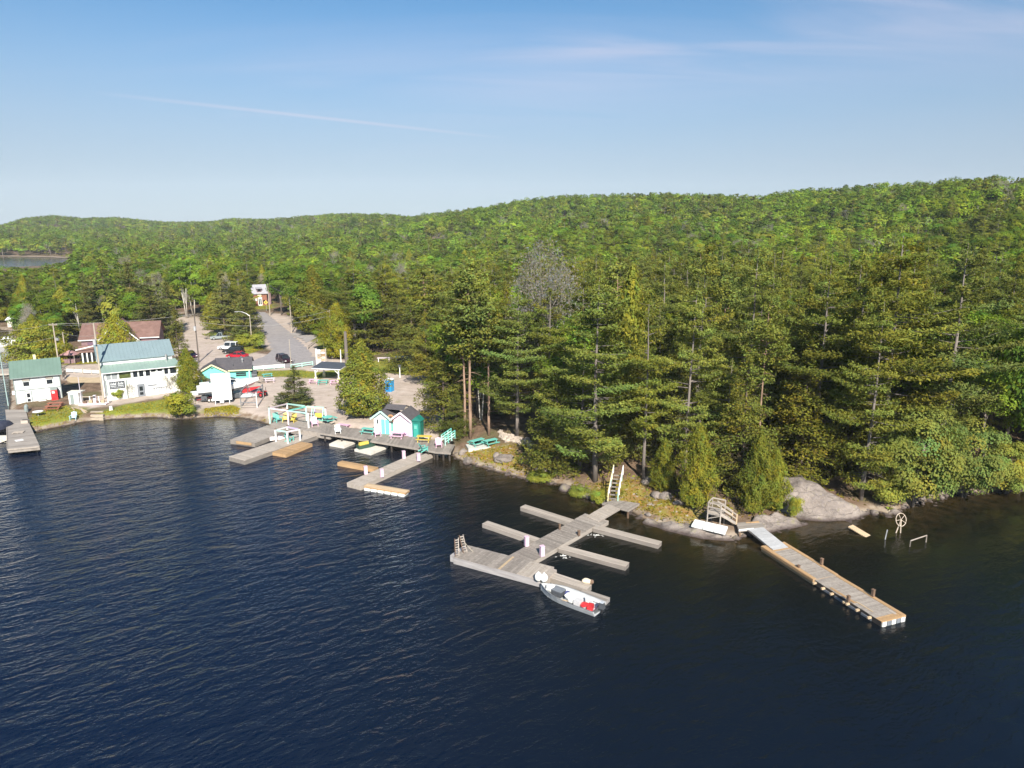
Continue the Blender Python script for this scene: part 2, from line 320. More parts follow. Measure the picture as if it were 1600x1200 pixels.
def nodes(name):
    m = bpy.data.materials.new(name); m.use_nodes = True; nt = m.node_tree; N = nt.nodes; L = nt.links
    def new(t, **k):
        n = N.new(t)
        for a, b in k.items(): setattr(n, a, b)
        return n
    def noise(vec, scale, detail=4, rough=.55, dist=0):
        n = new('ShaderNodeTexNoise'); n.inputs['Scale'].default_value = scale; n.inputs['Detail'].default_value = detail; n.inputs['Roughness'].default_value = rough; n.inputs['Distortion'].default_value = dist
        L.new(vec, n.inputs['Vector']); return n.outputs[0]
    def rng_(v, a, b, c=0., d=1.):
        n = new('ShaderNodeMapRange'); n.inputs[1].default_value = a; n.inputs[2].default_value = b; n.inputs[3].default_value = c; n.inputs[4].default_value = d; L.new(v, n.inputs[0]); return n.outputs[0]
    def mix(f, a, b, blend='MIX'):
        n = new('ShaderNodeMix', data_type='RGBA', blend_type=blend)
        for i, v in ((0, f), (6, a), (7, b)):
            if isinstance(v, tuple): n.inputs[i].default_value = (*v, 1)
            elif isinstance(v, (int, float)): n.inputs[i].default_value = v
            else: L.new(v, n.inputs[i])
        return n.outputs[2]
    def math_(op, a, b=0., cl=False):
        n = new('ShaderNodeMath', operation=op, use_clamp=cl)
        for i, v in enumerate((a, b)):
            if isinstance(v, (int, float)): n.inputs[i].default_value = v
            else: L.new(v, n.inputs[i])
        return n.outputs[0]
    return m, N, L, new, noise, rng_, mix, math_
def ground_mat():
    m, N, L, new, noise, rng_, mix, math_ = nodes('ground_cover'); b = N['Principled BSDF']; b.inputs['Roughness'].default_value = .95; b.inputs['Specular IOR Level'].default_value = .15
    tc = new('ShaderNodeTexCoord').outputs['Object']; at = new('ShaderNodeAttribute', attribute_name='tint'); sp = new('ShaderNodeSeparateColor'); L.new(at.outputs['Color'], sp.inputs[0])
    xyz = new('ShaderNodeSeparateXYZ'); L.new(tc, xyz.inputs[0])
    n_s, n_m, n_l = noise(tc, 6, 5), noise(tc, .8, 5), noise(tc, .13, 4)
    litter = mix(rng_(n_m, .35, .65), (.13, .083, .055), (.27, .18, .12)); litter = mix(rng_(n_s, .45, .7), litter, (.07, .05, .035))
    litter = mix(rng_(n_l, .5, .68, 0, .7), litter, (.085, .10, .035))
    gravel = mix(rng_(n_m, .3, .7), (.41, .33, .28), (.54, .45, .39)); gravel = mix(rng_(n_s, .5, .8, 0, .45), gravel, (.27, .22, .18)); gravel = mix(rng_(n_l, .5, .7, 0, .5), gravel, (.33, .27, .21))
    tm = new('ShaderNodeMapping'); tm.inputs['Rotation'].default_value = (0, 0, -.45); tm.inputs['Scale'].default_value = (.06, .55, 1); L.new(tc, tm.inputs[0]); trk = noise(tm.outputs[0], 1.6, 4, .6, 1.2); gravel = mix(rng_(trk, .56, .66, 0, .45), gravel, (.60, .51, .44)); gravel = mix(rng_(trk, .42, .32, 0, .4), gravel, (.30, .25, .215)); gravel = mix(rng_(noise(tc, .32, 6, .7), .60, .68, 0, .55), gravel, (.20, .19, .07))
    grass = mix(rng_(n_m, .35, .65), (.16, .19, .025), (.25, .26, .04)); grass = mix(rng_(n_s, .5, .75, 0, .5), grass, (.11, .14, .02)); grass = mix(rng_(n_l, .56, .72, 0, .6), grass, (.27, .23, .10))
    moss = mix(rng_(n_m, .38, .62), (.27, .155, .055), (.24, .215, .045)); moss = mix(rng_(noise(tc, 1.7, 5), .58, .66), moss, (.36, .32, .29)); moss = mix(rng_(n_s, .55, .8, 0, .5), moss, (.09, .085, .03))
    c = mix(sp.outputs[0], litter, gravel); c = mix(sp.outputs[1], c, grass); c = mix(sp.outputs[2], c, moss)
    bank = mix(rng_(n_m, .4, .6), (.20, .14, .095), (.34, .28, .22))
    zz = math_('ADD', xyz.outputs[2], math_('MULTIPLY', math_('SUBTRACT', n_m, .5), .7))
    c = mix(rng_(zz, .62, .40), c, bank); c = mix(rng_(xyz.outputs[2], .16, .04), c, (.055, .042, .03))
    L.new(c, b.inputs['Base Color'])
    bp = new('ShaderNodeBump'); bp.inputs['Distance'].default_value = .12; bp.inputs['Strength'].default_value = .8; L.new(math_('ADD', n_m, math_('MULTIPLY', n_s, .35)), bp.inputs['Height']); L.new(bp.outputs[0], b.inputs['Normal'])
    return m
def water_mat():
    m, N, L, new, noise, rng_, mix, math_ = nodes('lake_water'); b = N['Principled BSDF']
    b.inputs['Roughness'].default_value = .03; b.inputs['IOR'].default_value = 1.333
    geo = new('ShaderNodeNewGeometry').outputs['Position']; at = new('ShaderNodeAttribute', attribute_name='tint'); sp = new('ShaderNodeSeparateColor'); L.new(at.outputs['Color'], sp.inputs[0])
    bed = mix(rng_(noise(geo, .9, 5), .35, .65), (.012, .011, .004), (.055, .036, .014))
    deep = mix(sp.outputs[2], (.0016, .0074, .0240), (.0035, .0048, .0022)); L.new(mix(sp.outputs[0], deep, bed), b.inputs['Base Color'])  # forest's dark green reflection is painted into the deep colour near the point
    def waves(rot, sx, sy, scale, detail, rough, dist):
        mp = new('ShaderNodeMapping'); mp.inputs['Rotation'].default_value = (0, 0, -rot); L.new(geo, mp.inputs[0])
        m2 = new('ShaderNodeMapping'); m2.inputs['Scale'].default_value = (sx, sy, .0); L.new(mp.outputs[0], m2.inputs[0])
        return noise(m2.outputs[0], scale, detail, rough, dist)
    a = waves(R(24), .42, 1.0, .72, 3, .5, .4); c = waves(R(40), .5, 1.0, 1.7, 3, .55, .5); d = waves(R(5), .65, 1.0, 5.0, 3, .6, .3); e = waves(R(20), .3, .6, .06, 2, .5, .0)
    h = math_('ADD', math_('MULTIPLY', a, .235), math_('ADD', math_('MULTIPLY', c, .125), math_('MULTIPLY', d, .034)))
    amp = math_('MULTIPLY', sp.outputs[1], rng_(e, .3, .7, .65, 1.25)); h = math_('MULTIPLY', h, amp)
    bp = new('ShaderNodeBump'); bp.inputs['Distance'].default_value = 1.0; bp.inputs['Strength'].default_value = 1.0; L.new(h, bp.inputs['Height']); L.new(bp.outputs[0], b.inputs['Normal'])
    return m
build_ground()
# ------------------------------------------------------------------ trees
def leaf_mat(name, base, trans=.28, warm=(1.25, 1.08, .75), rnd=.22, odd=.0):
    m, N, L, new, noise, rng_, mix, math_ = nodes(name); N.remove(N['Principled BSDF']); out = N['Material Output']
    at = new('ShaderNodeAttribute', attribute_name='tint'); oi = new('ShaderNodeObjectInfo')
    c = mix(1.0, at.outputs['Color'], base, 'MULTIPLY')
    hue = mix(oi.outputs['Random'], (1, 1, 1), warm); r3 = math_('FRACT', math_('MULTIPLY', oi.outputs['Random'], 23.7)); hue = mix(rng_(r3, .86, .97, 0, odd), hue, (1.55, .95, 1.5)); c = mix(1.0, c, hue, 'MULTIPLY')
    st = noise(oi.outputs['Location'], .022, 3, .6); c = mix(1.0, c, mix(rng_(st, .36, .64), (.74, .80, .95), (1.22, 1.24, .95)), 'MULTIPLY')   # stands of lighter and darker species
    r2 = math_('FRACT', math_('MULTIPLY', oi.outputs['Random'], 7.31)); c = mix(1.0, c, rng_(r2, 0, 1, 1 - rnd, 1 + rnd), 'MULTIPLY')
    d = new('ShaderNodeBsdfDiffuse'); t = new('ShaderNodeBsdfTranslucent'); L.new(c, d.inputs[0]); L.new(mix(1.0, c, (1.15, 1.15, .6), 'MULTIPLY'), t.inputs[0])
    ms = new('ShaderNodeMixShader'); ms.inputs[0].default_value = trans; L.new(d.outputs[0], ms.inputs[1]); L.new(t.outputs[0], ms.inputs[2]); L.new(ms.outputs[0], out.inputs['Surface'])
    return m
M_PINE = leaf_mat('pine_needles', (.18, .21, .052), .24); M_CEDAR = leaf_mat('cedar_sprays', (.21, .215, .036), .28, (1.2, 1.08, .8)); M_SPRUCE = leaf_mat('spruce_needles', (.145, .155, .052), .2, (1.25, 1.1, .85))
M_LEAF = leaf_mat('broad_leaves', (.15, .24, .032), .35, (1.4, 1.05, .95), .36, .8); M_SHRUB = leaf_mat('shrub_leaves', (.26, .285, .06), .35); M_BUD = leaf_mat('grey_buds', (.33, .29, .24), .2, (1, 1, 1)); M_HEM = leaf_mat('hemlock_needles', (.17, .18, .04), .22)
M_BARK = mat('bark', (.13, .095, .07), .9, .35, 3, .15, stretch=(1, 1, .2), bump=.03); M_BARKG = mat('grey_bark', (.19, .16, .14), .9, .3, 3, .15, stretch=(1, 1, .25), bump=.02); M_BIRCH = mat('birch_bark', (.62, .58, .52), .8, .25, 2, .1, stretch=(1, 1, 2)); M_BARE = mat('pale_dead_bark', (.25, .22, .19), .9, .25, 3, .12); M_RED = mat('red_pine_bark', (.33, .215, .15), .9, .3, 3, .1, stretch=(1, 1, .3), bump=.02)

class TB:
    """collects leaf quads (with tints) and wood tubes"""
    def __init__(s): s.V = []; s.Q = []; s.T = []; s.n = 0; s.wood = MB()
    def leaves(s, C, Nn, L, Wd, tint):
        C = np.asarray(C); n = len(C)
        if n == 0: return
        Nn = Nn / (np.linalg.norm(Nn, axis=1, keepdims=True) + 1e-9); r = rng.normal(size=(n, 3)); a = np.cross(Nn, r); a /= np.linalg.norm(a, axis=1, keepdims=True) + 1e-9; b = np.cross(Nn, a)
        L = np.asarray(L).reshape(-1, 1) * rng.uniform(.65, 1.25, (n, 1)); Wd = np.asarray(Wd).reshape(-1, 1) * rng.uniform(.7, 1.2, (n, 1))
        V = np.stack([C - a * L * .5, C + b * Wd * .5 + Nn * L * .06, C + a * L * .5, C - b * Wd * .5 + Nn * L * .06], 1).reshape(-1, 3)
        s.V.append(V); s.Q.append(np.arange(n * 4).reshape(-1, 4) + s.n); s.T.append(np.repeat(np.broadcast_to(tint, (n, 3)), 4, 0)); s.n += n * 4
    def crown(s, name, m):
        if not s.V: return None
        me = fast_mesh(name, np.concatenate(s.V), np.concatenate(s.Q), [m], tint=np.concatenate(s.T)); return me
    def joint(s, name, m, wm):
        V = np.concatenate(s.V); Q = np.concatenate(s.Q); T = np.concatenate(s.T); mi = np.zeros(len(Q), int); wv = np.array(s.wood.v).reshape(-1, 3)
        wq = np.array([f if len(f) == 4 else list(f)[:4] for f in s.wood.f if len(f) >= 4])
        if len(wq): V = np.concatenate([V, wv]); Q = np.concatenate([Q, wq + s.n]); T = np.concatenate([T, np.ones((len(wv), 3))]); mi = np.concatenate([mi, np.ones(len(wq), int)])
        return fast_mesh(name, V, Q, [m, wm], mi, T)
def tints(n, lo=.72, hi=1.3, warm=.12):
    v = rng.uniform(lo, hi, (n, 1)); w = rng.normal(0, warm, (n, 1)); return np.concatenate([v * (1 + w), v, v * (1 - w * .8)], 1)
UP = np.array([0, 0, 1.0])

def conifer(h, rad, z0, dz, nb, prof, droop, dens, L, Wd, flat, trunk_r, lean=0.0, irregular=.35, tuft=.38, bare=0, up_tip=.15, seedless=None):
    """whorled conifer: every branch is a limb with a plume of needle tufts along its outer part"""
    t = TB(); pts = []; px = py = 0.0; nseg = 7
    for i in range(nseg + 1):
        pts.append((px, py, h * i / nseg)); px += rng.normal(0, .06 * h / 20) + lean; py += rng.normal(0, .06 * h / 20)
    t.wood.path(pts, [trunk_r * (1 - .93 * i / nseg) for i in range(nseg + 1)], 6); P_ = np.array(pts)
    def ax(z): return np.array([np.interp(z, P_[:, 2], P_[:, 0]), np.interp(z, P_[:, 2], P_[:, 1]), z])
    for k in range(bare):                                # dead limbs on the lower trunk
        z = h * rng.uniform(.12, z0 / h + .05); a = rng.uniform(0, 6.28); l = rad * rng.uniform(.25, .6); o = ax(z); e = o + np.array([math.cos(a) * l, math.sin(a) * l, -.15 * l]); t.wood.path([o, (o + e) / 2 + UP * .06 * l, e], [.035, .025, .01], 3, False)
    z = z0
    while z < h * .985:
        u = (z - z0) / (h - z0); pr = prof(u) * rad
        for k in range(nb):
            if rng.uniform() < irregular * .35: continue
            a = rng.uniform(0, 6.28); l = pr * rng.uniform(1 - irregular, 1 + irregular * .6) + .25; zb = min(z + rng.uniform(-.5, .5) * dz, h * .99); o = ax(zb)
            d = np.array([math.cos(a), math.sin(a), 0]); f = np.linspace(0, 1, 5)
            cz = droop * l * f * (1 - .2 * f) + up_tip * l * f ** 3
            pth = o + d * (l * f)[:, None] + UP * cz[:, None]
            if l > .9: t.wood.path([pth[0], pth[2], pth[4]], [.018 + .012 * l, .012 + .006 * l, .008], 3, False)
            n = int(dens * l * (0.6 + .4 * l / max(rad, .1))) + 3; g = rng.uniform(.22 if l > 1.5 else .0, 1.05, n) ** .8
            c = np.stack([np.interp(g, f, pth[:, i]) for i in range(3)], 1); side = np.cross(d, UP); sw = tuft * l * (np.sin(np.clip(g, 0, 1) * 2.7) * .9 + .15)
            c += side * (rng.uniform(-1, 1, n) * sw)[:, None] + UP * (rng.normal(0, flat, n))[:, None] + d * rng.normal(0, .12, n)[:, None]
            nn = UP * 1.0 + d * .35 + rng.normal(0, .55, (n, 3)); tt = tints(1, .8, 1.22, .08) * tints(n, .8, 1.2, .08)
            t.leaves(c, nn, L, Wd, tt)
        z += dz * rng.uniform(.7, 1.3)
    n = 60; c = ax(h * .97) + rng.normal(0, 1, (n, 3)) * np.array([.18, .18, h * .02]); t.leaves(c, rng.normal(size=(n, 3)) + UP * .4, L * .8, Wd * .8, tints(n))
    return t
def bushy(h, rad, prof, n, L, Wd, trunk_r, lump=.28, z0=.05, up=.5, inner=.2, stems=1):
    """dense outline crown (cedar, juniper): a lumpy shell of sprays"""
    t = TB()
    for s_ in range(stems):
        a = rng.uniform(0, 6.28); o = .25 * rad * (stems > 1); t.wood.path([(o * math.cos(a), o * math.sin(a), 0), (o * math.cos(a), o * math.sin(a), h * .5), (0, 0, h * .93)], [trunk_r, trunk_r * .6, .02], 6)
    u = 1 - (1 - rng.uniform(0, 1, n)) ** .5 if False else rng.beta(1.15, 1.6, n); a = rng.uniform(0, 2 * math.pi, n); ph = rng.uniform(0, 6.28, 6)
    lm = 1 + lump * (np.sin(3 * a + ph[0] + 5 * u) * .4 + np.sin(5 * a + ph[1] - 9 * u) * .35 + np.sin(2 * a + 17 * u + ph[2]) * .35 + np.sin(9 * a + 23 * u + ph[3]) * .3)
    r = rad * prof(u) * lm * np.where(rng.uniform(size=n) < inner, rng.uniform(.3, .9, n), rng.uniform(.86, 1.07, n)); z = h * (z0 + (1 - z0) * u)
    hole = vnoise(a * 2.2 * rad, u * h * .9, .9, int(rng.integers(99))) < .26; r = np.where(hole, r * rng.uniform(.45, .85, n), r)
    c = np.stack([r * np.cos(a), r * np.sin(a), z], 1) + rng.normal(0, .09, (n, 3)); out = np.stack([np.cos(a), np.sin(a), np.full(n, up)], 1)
    g = np.floor(a * 3 + np.sin(u * 9) * 2).astype(int) * 31 + np.floor(u * 12).astype(int); tt = tints(4096, .78, 1.22, .1)[g % 4096] * tints(n, .8, 1.2, .06)
    t.leaves(c, out + rng.normal(0, .55, (n, 3)), L, Wd, tt); return t
def broad(h, rad, nclump, per, L, trunk_r, z0=.3, flatten=1.0, limbs=7, clump=.34, forks=1):
    t = TB(); zc = h * (z0 + (1 - z0) * .5); hz_ = h * (1 - z0) * .5
    base = []
    for k in range(forks):
        a = rng.uniform(0, 6.28); top = (rng.normal(0, .1 * rad) + .3 * rad * (forks > 1) * math.cos(a), .3 * rad * (forks > 1) * math.sin(a), h * .72); t.wood.path([(.1 * math.cos(a) * (forks > 1), .1 * math.sin(a) * (forks > 1), -.1), (top[0] * .4, top[1] * .4, h * .36), top], [trunk_r, trunk_r * .7, trunk_r * .25], 6)
    for k in range(nclump):
        d = rng.normal(size=3); d /= np.linalg.norm(d); d[2] = d[2] * .9 + .12; q = rng.uniform(.45, .92); c = np.array([d[0] * rad * q, d[1] * rad * q, zc + d[2] * hz_ * q * flatten]); rr = rad * clump * rng.uniform(.7, 1.25)
        if k < limbs: t.wood.path([(0, 0, h * rng.uniform(.25, .5)), c * np.array([.5, .5, .85]), c], [trunk_r * .4, trunk_r * .25, .02], 4, False)
        n = int(per * rng.uniform(.7, 1.3)); v = rng.normal(size=(n, 3)); v /= np.linalg.norm(v, axis=1, keepdims=True); v[:, 2] = np.where(v[:, 2] < -.35, -v[:, 2], v[:, 2])
        t.leaves(c + v * rr * np.array([1.1, 1.1, .8]) * rng.uniform(.6, 1.06, (n, 1)), v * .75 + (c - np.array([0, 0, zc])) / rad * .75 + UP * .35 + rng.normal(0, .26, (n, 3)), L, L * .8, tints(1, .82, 1.2, .1) * tints(n, .82, 1.2, .06))
    return t
def bare_tree(h, rad, depth=5, trunk_r=.16, buds=900):
    t = TB(); tips = []
    def grow(p, d, l, r, k):
        e = p + d * l; t.wood.path([p, e], [r, r * .66], 4 if r > .04 else 3, False)
        if k == 0: tips.append(e); return
        for i in range(3 if k > 1 else 4):
            v = d + rng.normal(0, .55, 3) + UP * .06; v /= np.linalg.norm(v); grow(e, v, l * rng.uniform(.62, .86), r * .62, k - 1)
    grow(np.zeros(3), np.array([0, 0, 1.0]), h * .28, trunk_r, depth); T = np.array(tips); sc = np.array([rad / (np.abs(T[:, :2]).max() + .1)] * 2 + [h / T[:, 2].max()])
    t.wood.v = [(v[0] * sc[0], v[1] * sc[1], v[2] * sc[2]) for v in t.wood.v]; T = T * sc
    if buds: c = T[rng.integers(0, len(T), buds)] + rng.normal(0, .3, (buds, 3)); t.leaves(c, rng.normal(size=(buds, 3)), .2, .07, tints(buds))
    return t
pine_prof = lambda u: np.interp(u, [0, .12, .35, .6, .85, 1], [.55, .85, 1.0, .78, .42, .06]); spruce_prof = lambda u: 1.0 - .96 * u; hem_prof = lambda u: np.interp(u, [0, .15, .5, 1], [.85, 1, .72, .04])
cedar_prof = lambda u: np.interp(u, [0, .08, .3, .6, .85, 1], [.55, .88, 1.0, .68, .32, .03]); column_prof = lambda u: np.interp(u, [0, .1, .5, .8, 1], [.6, .9, 1, .62, .05]); round_prof = lambda u: np.interp(u, [0, .12, .4, .7, .9, 1], [.7, .95, 1, .85, .5, .1])
PROTO = {}
def proto(key, t, leaf, wood, h, w, low=None, lowm=None):
    PROTO[key] = dict(crown=t.crown(key + '_crown', leaf), trunk=t.wood.mesh(key + '_trunk', wood, True), h=h, w=w, leaf=leaf, wood=wood, tb=t)
def protos():
    for i in range(6): proto('white_pine%d' % i, conifer(24, [4.9, 4.6, 4.2, 5.4, 4.6, 5.0][i], [4.5, 3.0, 6.5, 4, 5, 3.5][i], [1.55, 1.8, 1.4, 1.9, 1.6, 1.5][i], [7, 8, 6, 8, 7, 7][i], pine_prof, [.02, -.05, .08, 0, .05, -.08][i], 88, .36, .14, .17, .30, [.03, -.02, 0, .05, -.04, .01][i], .5, .42, 8, .2), M_PINE, M_BARKG, 24, 9.6)
    for i in range(2): proto('red_pine%d' % i, conifer(24, 3.3, 13.5 - 2.5 * i, .9, 6, pine_prof, .12, 26, .5, .26, .25, .24, -.02 + .05 * i, .5, .45, 16, .15), M_PINE, M_RED, 24, 6.6)
    for i in range(3): proto('spruce_tree%d' % i, conifer(14, 3.0, .9, .55, 6, spruce_prof, -.16, 36, .34, .15, .14, .17, 0, .28, .34, 0, .16), M_SPRUCE, M_BARK, 14, 6.0)
    for i in range(2): proto('hemlock_tree%d' % i, conifer(18, 4.0, 1.6, .62, 6, hem_prof, -.18, 36, .36, .18, .22, .24, 0, .42, .4, 0, .02), M_HEM, M_BARK, 18, 8.0)
    for i in range(3): proto('cedar_tree%d' % i, bushy(10, 2.2, [cedar_prof, column_prof, cedar_prof][i], 13000, .29, .14, .16, .46, .06), M_CEDAR, M_BARK, 10, 4.7)
    proto('cedar_bush', bushy(7, 3.6, round_prof, 13000, .32, .17, .16, .42, .02, .6, .15, 3), M_CEDAR, M_BARK, 7, 7.4)
    for i in range(4): proto('broadleaf_tree%d' % i, broad(15, 4.4, 36, 190, .38, .22, [.22, .3, .18, .28][i], 1.0, 8), M_LEAF, M_BARKG, 15, 9.6)
    proto('birch_tree', broad(15, 2.8, 28, 140, .32, .13, .38, 1.05, 9, .36, 2), M_LEAF, M_BIRCH, 15, 6.4)
    for i in range(2): proto('bare_tree%d' % i, bare_tree(13, 4.8, 6, .17, 5200), M_BUD, M_BARE, 13, 9.6)
    for i in range(2): proto('leafy_shrub%d' % i, broad(4, 2.5, 36, 150, .24, .06, .0, 1.0, 8, .36, 4), M_SHRUB, M_BARK, 4, 5.4)
    for i in range(2): proto('shore_bush%d' % i, broad(9, 4.6, 80, 240, .27, .10, .0, 1.0, 12, .27, 5), M_SHRUB, M_BARKG, 9, 9.6)
    # far trees of the forest mass: a few large sprays each
    for i in range(3): FAR['broadleaf%d' % i] = (broad(12, 4.6, [16, 22, 12][i], 42, .95, .2, [.1, .16, .05][i], 1.0, 0, [.44, .36, .52][i]).joint('far_broadleaf', M_LEAF, M_BARKG), 12)
    for i in range(2): FAR['pine%d' % i] = (conifer(20, 3.9, 3, 2.1, 4, pine_prof, .02, 4.2, 1.35, .6, .2, .2, 0, .45, .36, 0, .2).joint('far_pine', M_PINE, M_BARKG), 20)
    FAR['spruce'] = (conifer(13, 2.5, .6, 1.1, 4, spruce_prof, -.15, 5.0, 1.0, .5, .15, .14, 0, .3, .34).joint('far_spruce', M_SPRUCE, M_BARK), 13)
    FAR['bare'] = (bare_tree(12, 3.8, 3, .14, 260).joint('far_bare', M_BUD, M_BARE), 12)
FAR = {}
protos()
NTREE = 0
def tree(key, x, y, h, w, label, group=None, z=None, rz=None, name=None, tilt=0):
    global NTREE
    p = PROTO[key]; z = hz(x, y) - .12 if z is None else z
    o = thing(name or key.rstrip('0123456789'), label, 'shrub' if 'shrub' in key or 'bush' in key else 'tree', (x, y, z), rng.uniform(0, 6.28) if rz is None else rz, group)
    s = w / p['w']; o.scale = (s, s, h / p['h']); o.rotation_euler[0] = tilt
    link('trunk', p['trunk'], o)
    if p['crown']: link('crown', p['crown'], o)
    NTREE += 1; return o
COVER = np.zeros((300, 400), bool)                       # what nearer trees already hide in the photograph's frame
def cover(x, y, z, h, w, mark=True, solid=.8):
    cx, by = pix(x, y, z); tx, ty = pix(x, y, z + h); k = pxm(x, y, z + h * .5) * w * .5 * solid
    x0, x1, y0, y1 = int((cx - k) / 4), int((cx + k) / 4) + 1, int(ty / 4), int(by / 4) + 1
    x0, x1, y0, y1 = max(x0, 0), min(x1, 400), max(y0, 0), min(y1, 300)
    if x1 <= x0 or y1 <= y0: return 0
    g = np.linspace(0, 1, y1 - y0); half = np.interp(g, [0, .25, .7, 1], [.25, .75, 1, .5]) * (x1 - x0) / 2; xs = np.arange(x0, x1) - (x0 + x1 - 1) / 2
    m = np.abs(xs)[None, :] <= half[:, None] + .5; sub = COVER[y0:y1, x0:x1]; vis = int((m & ~sub).sum())
    if mark: sub |= m
    return vis * 16
